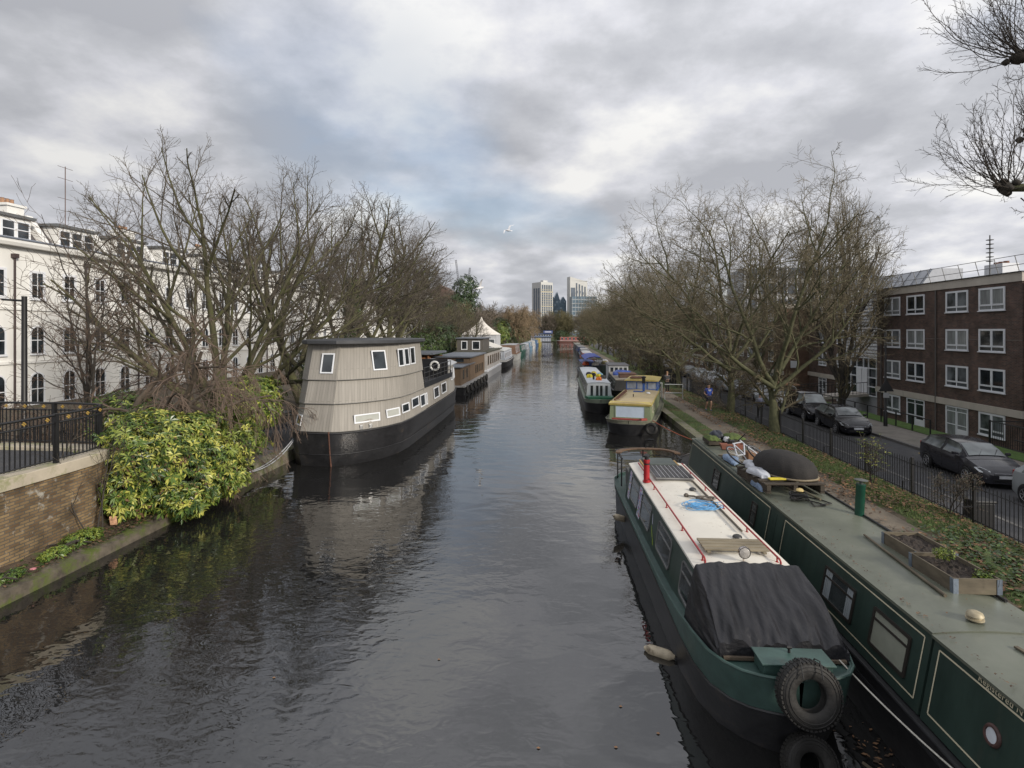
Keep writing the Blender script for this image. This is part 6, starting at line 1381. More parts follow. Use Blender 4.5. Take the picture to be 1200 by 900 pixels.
# ------------------------------------------------------------------ trees
def norm(v):
    l = math.sqrt(v[0]*v[0]+v[1]*v[1]+v[2]*v[2]) or 1; return (v[0]/l, v[1]/l, v[2]/l)
def cross(a, b): return (a[1]*b[2]-a[2]*b[1], a[2]*b[0]-a[0]*b[2], a[0]*b[1]-a[1]*b[0])
SIDES = (9, 6, 4, 3, 3, 3)
class Tree:
    def __init__(s, seed, lv, up, wig, ratio, nch, ang, rmin=.006, thick=.62, droop=0., t0=.25, segs=(9,7,5,4,3,2), env=None):
        s.r = random.Random(seed); s.lv = lv; s.up = up; s.wig = wig; s.ratio = ratio; s.nch = nch; s.ang = ang; s.rmin = rmin; s.thick = thick
        s.droop = droop; s.t0 = t0; s.segs = segs; s.mb = [MB(), MB()]; s.tips = []; s.env = env
    def tube(s, pts, rad, lev):
        k = SIDES[lev]; mb = s.mb[0 if lev <= 1 else 1]; n = len(pts); d = norm((pts[-1][0]-pts[0][0], pts[-1][1]-pts[0][1], pts[-1][2]-pts[0][2]))
        ref = (0,0,1) if abs(d[2]) < .85 else (1,0,0); u = norm(cross(d, ref)); v = cross(d, u)
        cs = [(math.cos(2*PI*i/k), math.sin(2*PI*i/k)) for i in range(k)]; o = len(mb.v)
        for p, r in zip(pts, rad):
            for c_, s_ in cs: mb.v.append((p[0]+(u[0]*c_+v[0]*s_)*r, p[1]+(u[1]*c_+v[1]*s_)*r, p[2]+(u[2]*c_+v[2]*s_)*r))
        for i in range(n-1):
            for j in range(k): a = o+i*k+j; b = o+i*k+(j+1) % k; mb.f.append((a, b, b+k, a+k))
        mb.m += [0]*((n-1)*k)
    eo = 0.
    def grow(s, p, d, L, r, lev):
        R_ = s.r; s.eo = R_.gauss(0, .07); n = s.segs[lev]; pts = [p]; rad = [r]; dirs = [d]; e_ = s.env; w_ = s.wig[lev]; up = s.up[lev]
        for i in range(n):
            d = norm((d[0]+R_.gauss(0,w_), d[1]+R_.gauss(0,w_), d[2]+R_.gauss(0,w_)+up))
            p = (p[0]+d[0]*L/n, p[1]+d[1]*L/n, p[2]+d[2]*L/n); pts.append(p); dirs.append(d); rad.append(max(s.rmin*.7, r*(1-.72*(i+1)/n)))
            if e_ and i >= 1 and i < n-1 and ((p[0]-e_[0])/e_[3])**2+((p[1]-e_[1])/e_[4])**2+((p[2]-e_[2])/e_[5])**2 > 1+s.eo: n = i+1; L = L*n/s.segs[lev]; break
        s.tube(pts, rad, lev)
        if lev+1 >= s.lv: s.tips.append(p); return
        m = s.nch[lev]; m = int(m*R_.uniform(.8,1.25)+.5); t0 = s.t0 if lev == 0 else .12; az = R_.uniform(0, 6.28)
        for k in range(m):
            t = t0+(1-t0)*(k+R_.random()*.8)/m; t = min(t, .999); fi = t*n; i = min(int(fi), n-1); fr = fi-i
            q = tuple(pts[i][a]+(pts[i+1][a]-pts[i][a])*fr for a in range(3)); dd = dirs[i+1]; rr = rad[i]+(rad[i+1]-rad[i])*fr
            az += 2.4+R_.gauss(0,.4); an = R(s.ang[lev])*R_.uniform(.65,1.25)*(1.15-.35*t)
            ref = (0,0,1) if abs(dd[2]) < .9 else (1,0,0); u = norm(cross(dd, ref)); v = cross(dd, u)
            sa, ca = math.sin(an), math.cos(an); nd = norm(tuple(dd[a]*ca+(u[a]*math.cos(az)+v[a]*math.sin(az))*sa for a in range(3)))
            s.grow(q, nd, L*s.ratio[lev]*R_.uniform(.7,1.2)*(1.15-.45*t), max(s.rmin, min(rr*.85, r*s.thick*(1.05-.4*t))), lev+1)
BARK1 = M('olive grey bark', (.085,.08,.042), .9, var=.35, scale=4, bump=.5, dirt=((.07,.085,.02), .52, 2.0))
TWIG1 = M('dark brown twig', (.086,.072,.055), .9, var=.3, scale=2)
BARK2 = M('plane tree bark', (.080,.082,.042), .9, var=.4, scale=5, bump=.4, dirt=((.13,.13,.085), .60, 3))
TWIG2 = M('brown plane twig', (.125,.105,.065), .9, var=.3, scale=1)
TWIG3 = M('tawny willow twig', (.21,.155,.095), .9, var=.3, scale=.5)
BARK3 = M('dark wet bark', (.04,.034,.028), .9, var=.4, scale=4)
def plant_tree(T, stems, name, label, cat, loc, bark, twig, group=None, rz=0):
    for (p, d, L, r) in stems: T.grow(p, norm(d), L, r, 0)
    t_ = thing(name, label, cat, loc, rz, group)
    T.mb[0].build('trunk', bark, t_, smooth=60, recalc=False); T.mb[1].build('crown', twig, t_, recalc=False); return t_
# big multi stemmed tree, left
T = Tree(21, 5, (.02,.025,.03,.03,.02), (.04,.07,.10,.13,.16), (.60,.56,.52,.50), (7,6,6,4), (36,38,40,44), rmin=.0075, thick=.52, t0=.25, env=(.3,0,6.9,7.6,6.0,7.9))
st_ = [((-.35+.08*i, rr_y, 0), (dx, dy, dz), L, r_) for i, (dx, dy, dz, L, r_, rr_y) in enumerate((
    (-1.35,.10,.80,10.0,.15,0),(-1.0,-.25,1,10.2,.16,.1),(-.72,.30,1,10.0,.18,-.1),(-.42,-.15,1,10.2,.19,.15),(-.15,.25,1,10.4,.21,0),(.12,-.2,1,10.4,.22,-.15),(.38,.2,1,10.2,.20,.1),(.66,-.2,1,10.0,.18,0),(.95,.2,1,9.6,.16,.12),(1.3,0,.85,9.0,.14,-.1)))]
TA = plant_tree(T, st_, 'bare_tree', 'biggest bare tree on the left, many stems fanning out from one base', 'tree', (-17.3,26.7,.9), BARK1, TWIG1)
T = Tree(5, 5, (.06,.04,.03,.03,.0), (.07,.09,.12,.14,.16), (.56,.55,.52,.5), (9,6,6,4), (42,40,40,44), rmin=.009, thick=.5, t0=.3, env=(0,0,7.2,6,6,8.2))
TB = plant_tree(T, [((0,0,0),(-.30,.05,1),10.5,.32),((.15,.2,.0),(.45,.1,1),9.5,.20),((0,0,2.5),(.15,.3,1),8.5,.18),((0,0,2),(-.9,-.2,1),7.5,.15)], 'bare_tree', 'bare tree with a thick leaning trunk between the many stemmed tree and the big houseboat', 'tree', (-16.6,34,.9), BARK1, TWIG1)
T = Tree(8, 5, (.06,.04,.03,.03,.0), (.06,.09,.12,.14,.16), (.52,.55,.52,.5), (10,6,6,4), (42,40,40,44), rmin=.0095, thick=.46, t0=.3, env=(.5,0,8.2,5.6,5.6,8.4))
TC_ = plant_tree(T, [((0,0,0),(.05,.0,1),12.5,.28),((.2,.1,0),(.45,.1,1),10.5,.18),((0,0,2.5),(-.5,.3,1),9,.16),((0,0,3),(.9,-.2,1),7.5,.14)], 'bare_tree', 'bare tree with an ivy covered trunk just behind the big houseboat tower', 'tree', (-15.9,39.5,.9), BARK1, TWIG1)
lt = [(-15.6,47,1.05,'bare tree behind the open deck of the big houseboat'),(-17.5,55,1.12,'tall bare tree farther back on the left, behind the timber shelter'),(-15.4,60,.80,'bare tree left of the brown houseboat roofs'),(-18.5,68,.78,'bare tree at the right end of the left tree group'),
(-14.5,78,.62,'slim bare tree beside the marquee, left'),(-13.9,84,.60,'slim bare tree beside the marquee, right')]
for i, (x, y, s_, l) in enumerate(lt):
    src = (TC_, TB)[i % 2]; c = copy_tree(src); place(c, (x,y,.8), i*1.9+.7, l, s_)
    c['group'] = 'bare trees along the left bank'
# ivy
def leaves(name, pts, size, mats, parent, seed=1, nper=1, weights=None, aspect=.42, fold=.25):
    """pts: (position, outward normal).  each point grows a rosette of nper leaves"""
    rr = random.Random(seed); mb = MB()
    for p, nn in pts:
        p = Vector(p); nn = Vector(nn); nn = nn.normalized() if nn.length > 1e-6 else Vector((0,0,1))
        ref = Vector((rr.gauss(0,1), rr.gauss(0,1), rr.gauss(0,1))); u = nn.cross(ref).normalized(); v = nn.cross(u); mi = rr.choices(range(len(mats)), weights)[0] if weights else rr.randrange(len(mats))
        a0 = rr.uniform(0, 6.28)
        for k in range(nper):
            a = a0+2*PI*k/max(nper,1)+rr.gauss(0,.2); d = (u*math.cos(a)+v*math.sin(a)+nn*rr.uniform(.15,.75)+Vector((0,0,-.25))).normalized() if nper > 1 else (u+nn*.3).normalized()
            L = size*rr.uniform(.55,1.35); sd = d.cross(nn).normalized()*L*aspect*.5; m_ = nn*L*fold*.3; q = p+d*L*.08
            mb.add([q, q+d*L*.5+sd+m_, q+d*L-Vector((0,0,L*.12)), q+d*L*.5-sd+m_], [(0,1,2,3)], mi if rr.random() < .8 else rr.randrange(len(mats)))
    return mb.build(name, mats, parent, recalc=False)
def blob_pts(blobs, n, seed, shell=.35, zmin=None, lump=.18):
    rr = random.Random(seed); out_ = []; vol = [b[1][0]*b[1][1]+b[1][1]*b[1][2]+b[1][0]*b[1][2] for b in blobs]
    while len(out_) < n:
        i = rr.choices(range(len(blobs)), vol)[0]; c, r_ = blobs[i]
        d = Vector((rr.gauss(0,1), rr.gauss(0,1), rr.gauss(0,1))).normalized(); k = 1-shell*rr.random()**1.6
        k *= 1+lump*math.sin(d.x*6+i)*math.sin(d.y*7+2*i)*math.cos(d.z*5)
        p = Vector((c[0]+d.x*r_[0]*k, c[1]+d.y*r_[1]*k, c[2]+d.z*r_[2]*k))
        if zmin is not None and p.z < zmin: continue
        deep = False
        for j, (c2, r2) in enumerate(blobs):
            if j != i and ((p.x-c2[0])/r2[0])**2+((p.y-c2[1])/r2[1])**2+((p.z-c2[2])/r2[2])**2 < .5: deep = True; break
        if deep: continue
        out_.append((p, Vector((d.x/r_[0], d.y/r_[1], d.z/r_[2])).normalized()+Vector((0,0,.3))))
    return out_
def leafmat(name, c, rough=.45):
    m = M(name, c, rough, var=.2, scale=4); m.node_tree.nodes['Principled BSDF'].inputs['Subsurface Weight'].default_value = 0; return m
LG1 = leafmat('mid green leaf', (.075,.125,.02)); LG2 = leafmat('dark glossy leaf', (.03,.06,.014), .35); LY = leafmat('yellow variegated leaf', (.36,.36,.075)); LY2 = leafmat('lime leaf', (.17,.21,.035)); IVY = leafmat('dark ivy leaf', (.028,.045,.012), .4); LB = leafmat('dry brown leaf', (.14,.08,.042), .8); LO = leafmat('orange brown leaf', (.22,.12,.06), .8)
def stems(parent, c, blobs, n, seed, r=.02, mat=None):
    rr = random.Random(seed); mb = MB()
    for k in range(n):
        b = rr.choice(blobs); d = Vector((rr.gauss(0,1), rr.gauss(0,1), abs(rr.gauss(0,.8)))).normalized()
        e_ = Vector((b[0][0]+d.x*b[1][0]*.85, b[0][1]+d.y*b[1][1]*.85, b[0][2]+d.z*b[1][2]*.85)); s0 = Vector(c)+Vector((rr.gauss(0,.15), rr.gauss(0,.15), 0))
        mid = s0.lerp(e_, .5)+Vector((rr.gauss(0,.12), rr.gauss(0,.12), .1)); mb.tube([s0, mid, e_], [r, r*.7, r*.3], 4)
    mb.build('stems', mat or BARK3, parent, recalc=False)
def shrub(name, label, cat, loc, blobs, n, size, mats, seed, nper=6, weights=None, group=None, shell=.35, nst=30, zmin=.02, aspect=.42):
    t_ = thing(name, label, cat, loc, 0, group); stems(t_, (0,0,0), blobs, nst, seed)
    leaves('foliage', blob_pts(blobs, n, seed, shell, zmin), size, mats, t_, seed, nper, weights, aspect); return t_
shrub('variegated_bush', 'large yellow and green variegated bush overhanging the water beside the brick wing wall', 'bush', (-11.6,15.5,.35),
      [((-.15,-1.15,1.05),(.80,.85,1.00)),((.1,-.2,.95),(1.15,1.0,1.05)),((.35,.9,.95),(1.2,1.05,.95)),((-.2,.3,1.75),(1.0,1.5,.85)),((.65,.1,.45),(.95,1.6,.62)),((.35,1.8,1.0),(.95,.85,.85)),((-.5,-.9,1.75),(.75,.8,.75)),((.2,1.0,2.0),(.7,.8,.55)),((-.6,.1,2.35),(.6,.7,.45)),((1.0,-.7,.25),(.55,.6,.4)),((1.05,1.2,.5),(.55,.7,.5)),((-.1,-1.75,.8),(.5,.5,.7)),((.1,2.4,.8),(.6,.6,.6)),((-.9,-.6,2.3),(.5,.5,.4))],
      4500, .152, [LY, LY2, LG1, LG2, LB], 12, 7, (30,38,34,30,2), nst=120, zmin=-.28, shell=.6, aspect=.34)
shrub('laurel_shrub', 'yellow green leafy shrub hanging at head height between the tree base and the big houseboat', 'shrub', (-13.7,23.4,.5), [((0,0,2.0),(1.3,1.2,1.0)),((.6,-.4,1.5),(.9,.9,.7)),((-.8,.3,1.2),(.9,.8,.9))], 1100, .17, [LY2, LG1, LY], 13, 6, (4,4,1))
shrub('box_hedge', 'small bright green clipped hedge at the quay end by the bush', 'hedge', (-12.4,20.6,.5), [((0,0,.7),(.6,.75,.75)),((.1,.5,.5),(.5,.5,.55))], 900, .09, [LG1, LY2], 14, 6)
shrub('laurel_shrub', 'dark green shrub low behind the brown tangled branches on the left', 'shrub', (-14.5,18.6,.6), [((0,0,1.1),(1.5,1.2,1.1)),((1.2,.6,.8),(1.0,.9,.8)),((-1.6,.4,1.5),(1.2,1.2,1.2))], 1100, .16, [LG2, LG1, LY2], 15, 6, (5,3,1))
for i, (x, y, bl, mats, sz, n, lab) in enumerate((
    (-16.4,36,[((0,0,2.2),(1.4,1.4,2.4))],[IVY,LG2],.18,700,'ivy mound at the foot of the thick leaning trunk'),
    (-14.5,43,[((0,0,2.2),(2.0,3.0,2.2)),((.5,3,1.8),(1.6,2.2,1.8))],[IVY,LG2],.22,1300,'dark evergreen shrub behind the big houseboat tower'),
    (-13.8,55,[((0,0,2.4),(1.8,3.6,2.5)),((-1,5,3),(2.2,3,3.2))],[LG2,IVY,LG1],.24,1400,'mid green evergreen shrub above the brown houseboat'),
    (-14.5,68,[((0,0,3),(2.2,4,3.2))],[LG2,IVY],.30,900,'dark green shrub left of the two storey grey houseboat'),
    (-12.6,101,[((0,0,2.2),(1.2,1.6,2.4))],[LY2,LG1],.28,420,'bright green shrub right of the marquee'),
    (-12.6,122,[((0,0,3.5),(1.6,3,3.8))],[LY2,LG1],.35,420,'pale green columnar evergreen beyond the marquee'),
    (-15,142,[((0,0,4),(3.5,6,4.5))],[IVY,LG2],.45,600,'dark evergreen clump in the left distance'),
    (-13,190,[((0,0,3),(3,10,4))],[LG2,LG1],.5,500,'low dark green shrubs far along the left bank'),
    (-21,115,[((0,0,9),(4.5,5,4.5)),((1,2,14),(3,3,3.2))],[IVY,LG2],.5,1300,'tall dark evergreen crown rising behind the marquee'),
    (10,205,[((0,0,3),(3,8,3.5))],[IVY,LG2],.5,500,'dark shrubs at the far right end of the canal'),
    (1.5,276,[((0,0,2.5),(4,4,3))],[IVY,LG2],.6,400,'rounded green bush beside the blue cafe'))):
    shrub('evergreen_shrub', lab, 'shrub', (x,y,.5), bl, n, sz, mats, 40+i, 5, group='evergreen shrubs along the banks')
rr = random.Random(2); pts = []
for k in range(2600):
    h = rr.uniform(0, 8.5); a = rr.uniform(0, 6.28); r_ = (.45+.35*math.sin(h*1.3)**2)*rr.uniform(.5,1.0); pts.append(((.1*h/1.05+r_*math.cos(a), r_*math.sin(a), h), (math.cos(a), math.sin(a), .3)))
leaves('ivy', pts, .17, [IVY, LG2, LG1], TC_, 3, 3, (5,3,1))
# small birch like tree and the brown tangle
T = Tree(31, 4, (.06,.05,.04,.0), (.08,.14,.18,.2), (.50,.5,.5), (13,6,5), (50,45,45), rmin=.008, thick=.42, t0=.12)
TD = plant_tree(T, [((0,0,0),(.03,.0,1),7.4,.09),((.1,.1,0),(-.25,.1,1),6.2,.07),((0,-.1,0),(.3,-.1,1),6.0,.07)], 'birch_tree', 'small twiggy tree with a few yellow leaves in front of the white terrace, far left', 'tree', (-18.2,19.6,.8), BARK3, M('reddish brown twig', (.09,.062,.045), .9))
leaves('last_leaves', [((p[0],p[1],p[2]), (0,0,1)) for p in T.tips[::9]], .07, [leafmat('yellow leaf', (.35,.26,.05), .6), LO], TD, 4, 1)
T = Tree(44, 5, (.0,-.10,-.20,-.24,-.2), (.16,.17,.12,.10,.1), (.60,.55,.62,.5), (6,7,6,3), (55,48,30,25), rmin=.0075, thick=.5, t0=.2)
TE_ = plant_tree(T, [((0,0,0),(-.45,.3,.9),4.2,.16),((.1,0,.1),(1.0,.2,.85),4.6,.17),((0,.2,0),(.15,.5,1),4.6,.13),((-.1,-.1,0),(-1,.1,.45),3.4,.12),((.2,0,0),(1.0,-.2,.35),3.6,.12),((0,0,.2),(.5,.5,1.2),5.0,.12)], 'weeping_tree', 'tangled brown weeping shrub with hanging twigs above the railing corner', 'tree', (-14.6,17.4,1.1), M('grey brown bark', (.07,.055,.04), .9, var=.3, scale=5), M('greyish brown twig', (.115,.082,.062), .9, var=.25))
T = Tree(51, 3, (.10,.08,.05), (.08,.12,.16), (.5,.5), (7,4), (40,42), rmin=.006, thick=.5)
plant_tree(T, [((0,0,0),(-.1,.1,1),2.4,.025),((.05,.1,0),(.2,-.1,1),2.1,.02),((0,-.3,0),(-.4,-.2,1),2.2,.018)], 'sapling', 'thin bare sapling against the end of the brick wing wall', 'sapling', (-11.75,13.0,.38), BARK3, TWIG1)
# plane trees on the right
def plane(seed, H, label, loc, spread=1., lv=5):
    T = Tree(seed, lv, (.04,.04,.02,.0,.0), (.08,.14,.17,.19,.20), (.62,.56,.52,.50), (7,7,6,5), (46,45,45,48), rmin=.0075, thick=.48, t0=.22, segs=(10,8,6,4,3,2), env=(-.9,0,H*.50,6.3*spread,6.4,H*.54))
    k = H/15
    return plant_tree(T, [((0,0,0),(.03,.02,1),3.2*k,.29),
        ((0,0,2.6*k),(-.62*spread,.1,1),8.2*k,.135),((0,.05,2.8*k),(.55*spread,.35,1),7.8*k,.125),((.05,0,2.9*k),(.1,-.5,1),8.4*k,.125),((0,0,2.5*k),(-1.25*spread,-.25,.75),7.4*k,.13),((0,0,2.7*k),(.2,.3,1.2),8.8*k,.135),((0,0,2.4*k),(.9*spread,-.2,.8),6.0*k,.12)],
        'plane_tree', label, 'tree', loc, BARK2, TWIG2)
PA = plane(61, 14.2, 'mottled bare plane tree nearest on the right, its trunk rising beside the barred fence', (10.95,28.9,.25))
PB = plane(67, 16.2, 'large bare plane tree behind the nearest one, with brushy twigs round its trunk', (10.9,36,.25), 1.1)
rr = random.Random(6); T = Tree(70, 3, (.0,.0,.0), (.12,.16,.2), (.5,.5), (7,4), (45,45), rmin=.008, thick=.5, segs=(5,4,3))
for k in range(46):
    a = rr.uniform(0, 6.28); h = rr.uniform(0, 3.2); T.grow((.25*math.cos(a),.25*math.sin(a),h), norm((math.cos(a), math.sin(a), rr.uniform(-.3,1.2))), rr.uniform(1.1,2.3), .018, 0)
for m_ in T.mb: m_.build('trunk_brush', TWIG1, PB, recalc=False)
pls = [(10.8,50.5),(10.9,58.5),(10.7,67),(10.9,76),(10.8,86),(10.7,97),(10.9,109),(10.8,122),(10.7,137),(10.9,153),(10.8,170),(10.6,190)]
wd = ('third','fourth','fifth','sixth','seventh','eighth','ninth','tenth','eleventh','twelfth','thirteenth','last')
for i, (x, y) in enumerate(pls):
    c = copy_tree((PA, PB)[i % 2]); 
    if i % 2 == 1:
        for ch_ in list(c.children):
            if ch_.name.startswith('trunk_brush') and i > 3: bpy.data.objects.remove(ch_)
    place(c, (x,y,.25), 1.3*i+.4, wd[i]+' plane tree counted along the right towpath from the bridge', .92+.05*((i*7) % 3)); c['group'] = 'plane trees along the right towpath'
for i, (x, y, s_) in enumerate(((22.3,64,.8),(22.4,84,.85),(22.3,112,.95))):
    c = copy_tree(PA); place(c, (x,y,-.75), 2.2*i+1, ('bare tree on the far pavement in front of the middle brick flats','bare tree on the far pavement in front of the long brick block','bare tree on the far pavement in front of the farthest block')[i], s_)
# upright tree in front of the flats
T = Tree(81, 5, (.14,.15,.13,.10,.05), (.05,.07,.09,.12,.15), (.55,.55,.5,.5), (9,7,5,3), (30,28,28,30), rmin=.009, thick=.5, t0=.2)
plant_tree(T, [((0,0,0),(0,0,1),2.6,.36),((0,0,2.2),(-.35,.1,1),10,.19),((0,0,2.3),(.4,.1,1),10,.19),((0,0,2.4),(.0,-.3,1),10.5,.17),((0,0,2.0),(-.7,0,1),7,.13),((0,0,2.1),(.75,0,1),7,.13),((0,0,2.4),(.1,.3,1),10.5,.17)], 'upright_tree', 'dark bare tree with steep upswept branches in front of the glazed stairwell', 'tree', (22.6,46,-.9), BARK3, TWIG2)
# pollarded plane at the right edge
def pollard(label, loc, limbs):
    t_ = thing('pollarded_tree', label, 'tree', loc, 0); tr = MB(); T = Tree(91, 3, (.11,.06,.0), (.10,.14,.16), (.24,.42), (9,4), (32,40), rmin=.0055, thick=.42, t0=.18, segs=(10,4,3))
    tr.tube([(0,0,-.2),(.05,0,2),(.0,.05,4.5),(-.1,.1,6.5)], [.42,.34,.31,.26], 12)
    rr = random.Random(14)
    for pts, r0, shoots, ln in limbs:
        n = len(pts); tr.tube(pts, [r0*(1-.45*i/(n-1)) for i in range(n)], 9); e_ = Vector(pts[-1]); d0 = (e_-Vector(pts[-2])).normalized()
        bl = MB().lathe([(.02,-.2),(.15,-.12),(.22,0),(.16,.12),(.03,.2)], e_, 9)
        for k in range(7): q = e_+Vector((rr.gauss(0,.12), rr.gauss(0,.12), rr.gauss(0,.1))); bl.lathe([(.02,-.1),(.10,-.04),(.11,.03),(.02,.1)], q, 7)
        bl.build('knuckle', BARK3, t_, smooth=60)
        T.mb = [MB(), MB()]
        for k in range(shoots):
            dd = Vector((rr.gauss(0,.8), rr.gauss(0,.8), rr.gauss(.55,.6)))+d0*.5; T.grow(tuple(e_-d0*rr.random()**2*.9+Vector((rr.gauss(0,.10), rr.gauss(0,.10), rr.gauss(0,.10)))+dd.normalized()*.05), norm(tuple(dd)), ln*rr.uniform(.35,1.15), rr.uniform(.010,.020), 0)
        a, b = T.mb; a.f += [tuple(i+len(a.v) for i in f_) for f_ in b.f]; a.v += b.v; a.m += b.m; a.build('crown', M('dark shoots', (.06,.05,.042), .9), t_, recalc=False)
    tr.build('trunk', BARK2, t_, smooth=60, recalc=False)
    return t_
pollard('pollarded plane tree reaching in from the right edge with knuckles of fine shoots', (18.9,14.0,-.5),
  [([(-.1,.1,6.4),(-2.2,1.0,8.6),(-3.7,2.0,9.7),(-5.0,2.8,10.1),(-5.85,3.2,10.2)], .20, 42, 3.0),
   ([(-.1,.1,6.5),(-1.8,1.0,10),(-3.2,2.0,12.5),(-4.5,2.8,13.6),(-5.5,3.2,14.0)], .20, 52, 2.9),
   ([(0,.1,6.3),(.6,1.2,9.5),(.5,2.4,12.5)], .2, 24, 2.4),([(0,.1,6),(1.5,.2,9.0),(2.2,.2,11.5)], .2, 20, 2.4),([(-.1,.1,6.3),(-2.4,1.5,10.6),(-4.4,2.6,11.8),(-4.8,3.6,11.9)], .15, 18, 2.1)])
# far wood and willows at the end of the canal
def far_tree(seed, H, name, label, loc, twig, weep=False, lv=4, group='trees round the far end of the canal'):
    if weep: T = Tree(seed, 4, (.05,.0,-.18,-.3), (.08,.14,.12,.08), (.55,.5,.7), (14,12,9), (45,45,35), rmin=.035, thick=.4, t0=.2)
    else: T = Tree(seed, 4, (.06,.05,.03,.0), (.08,.14,.17,.2), (.55,.5,.5), (14,10,8), (42,42,45), rmin=.035, thick=.45, t0=.15)
    k = H/18
    return plant_tree(T, [((0,0,0),(.05,0,1),10*k,.45),((0,0,1),(-.5,.1,1),10*k,.3),((0,0,1.2),(.5,-.1,1),10*k,.3),((0,0,1.2),(0,.5,1),9*k,.3)], name, label, 'tree', loc, BARK2, twig, group)
TWF = M('hazy brown twig', (.15,.125,.10), .95, var=.2); TWO = M('olive brown twig', (.13,.115,.06), .95, var=.2)
f1 = far_tree(101, 17, 'far_tree', 'brown bare tree at the far end, left of the canal', (-22,150,.4), TWF)
f2 = far_tree(102, 17, 'willow_tree', 'tawny bare willow leaning over the left bank in the distance', (-15,165,.4), TWIG3, True)
f3 = far_tree(103, 17, 'far_tree', 'olive brown bare tree at the far end of the canal', (-30,200,.4), TWO)
fl_ = [(f2,-17,190,1.0,'second tawny willow along the left bank'),(f2,-14,215,1.05,'third tawny willow along the left bank'),(f2,-22,240,1.0,'tawny willow near the blue cafe'),(f3,-20,100,.8,'olive brown tree behind the marquee'),(f1,-17,108,.72,'brown tree just right of the marquee'),
       (f1,-26,128,.95,'brown tree left of the marquee'),(f3,-32,140,1.05,'olive brown tree in front of the pinkish house'),(f1,-38,170,1.1,'brown tree far back left'),(f3,-20,275,1.15,'olive tree behind the left end of the cafe'),(f1,-8,290,1.15,'brown tree behind the cafe'),
       (f3,4,292,1.2,'olive tree behind the right end of the cafe'),(f1,16,288,1.2,'brown tree behind the red boat'),(f3,28,290,1.2,'olive tree at the far right end'),(f1,-34,282,1.2,'brown tree at the far left end'),(f1,13,232,1.05,'brown tree on the far right bank'),(f3,14,212,1.0,'olive tree on the far right bank'),
       (f1,-48,230,1.3,'tall brown tree far left'),(f3,-60,300,1.4,'olive tree farthest left'),(f1,40,300,1.4,'brown tree far right'),(f3,-2,325,1.35,'olive tree behind the first row at the far end'),(f1,22,330,1.35,'brown tree behind the first row at the far end'),(f1,-26,330,1.35,'brown tree behind the cafe trees, left'),(f3,50,250,1.3,'olive tree behind the far right houses')]
for i, (src, x, y, s_, l) in enumerate(fl_): place(copy_tree(src), (x,y,.3), i*1.1, l, s_)
wb_ = leaves('far_wood', [((random.Random(i).uniform(-90,90), random.Random(i+999).uniform(345,400), random.Random(i+5555).uniform(0,15)), (0,-1,.2)) for i in range(9000)], 1.7, [M('hazy wood brown', (.13,.105,.08), .95, var=.3, scale=.3), M('hazy wood olive', (.105,.10,.06), .95, var=.3, scale=.3)], None, 8, 1, aspect=.22)
tag(wb_, 'hazy brown wood closing the view behind the far end of the canal', 'wood', None, 'stuff')
# ragged leading shoots standing out of the variegated bush
vb = bpy.data.objects['variegated_bush']; rr = random.Random(19); mb = MB(); pts = []
for k in range(70):
    b = Vector((rr.uniform(-1.0,1.2), rr.uniform(-2.1,2.5), rr.uniform(.6,2.3))); d = Vector((b.x*.5+rr.gauss(0,.3), b.y*.2+rr.gauss(0,.3), rr.uniform(.1,1.0))).normalized(); e_ = b+d*rr.uniform(.5,1.0)
    mb.tube([Vector((0,0,.1))+b*.05, b, b.lerp(e_,.5)+Vector((0,0,.03)), e_], [.014,.010,.008,.004], 4); pts += [(e_, d), (b.lerp(e_,.75), d)]
mb.build('stems', BARK3, vb, recalc=False); leaves('shoot_leaves', pts, .17, [LY, LY2, LG1, LG2], vb, 23, 8, (3,4,3,2), .32)
# ------------------------------------------------------------------ people
SKIN = M('skin', (.45,.27,.19), .6, var=.06); HAIR = M('dark hair', (.03,.02,.015), .7)
def skin_mesh(name, joints, edges, mat, parent, sub=2):
    me = bpy.data.meshes.new(name); me.from_pydata([j[0] for j in joints], edges, []); me.materials.append(mat)
    o = bpy.data.objects.new(name, me); col.objects.link(o); o.parent = parent
    o.modifiers.new('skin', 'SKIN'); 
    if not me.skin_vertices: me.attributes.new('skin', 'FLOAT', 'POINT')
    sv = me.skin_vertices[0].data
    for i, j in enumerate(joints): r_ = j[1] if isinstance(j[1], tuple) else (j[1], j[1]); sv[i].radius = r_
    sv[0].use_root = True; s_ = o.modifiers.new('sub', 'SUBSURF'); s_.levels = sub; s_.render_levels = sub
    dg = bpy.context.evaluated_depsgraph_get(); m2 = bpy.data.meshes.new_from_object(o.evaluated_get(dg)); m2.name = name
    for p in m2.polygons: p.use_smooth = True
    o.modifiers.clear(); o.data = m2; m2.materials.clear(); m2.materials.append(mat); return o
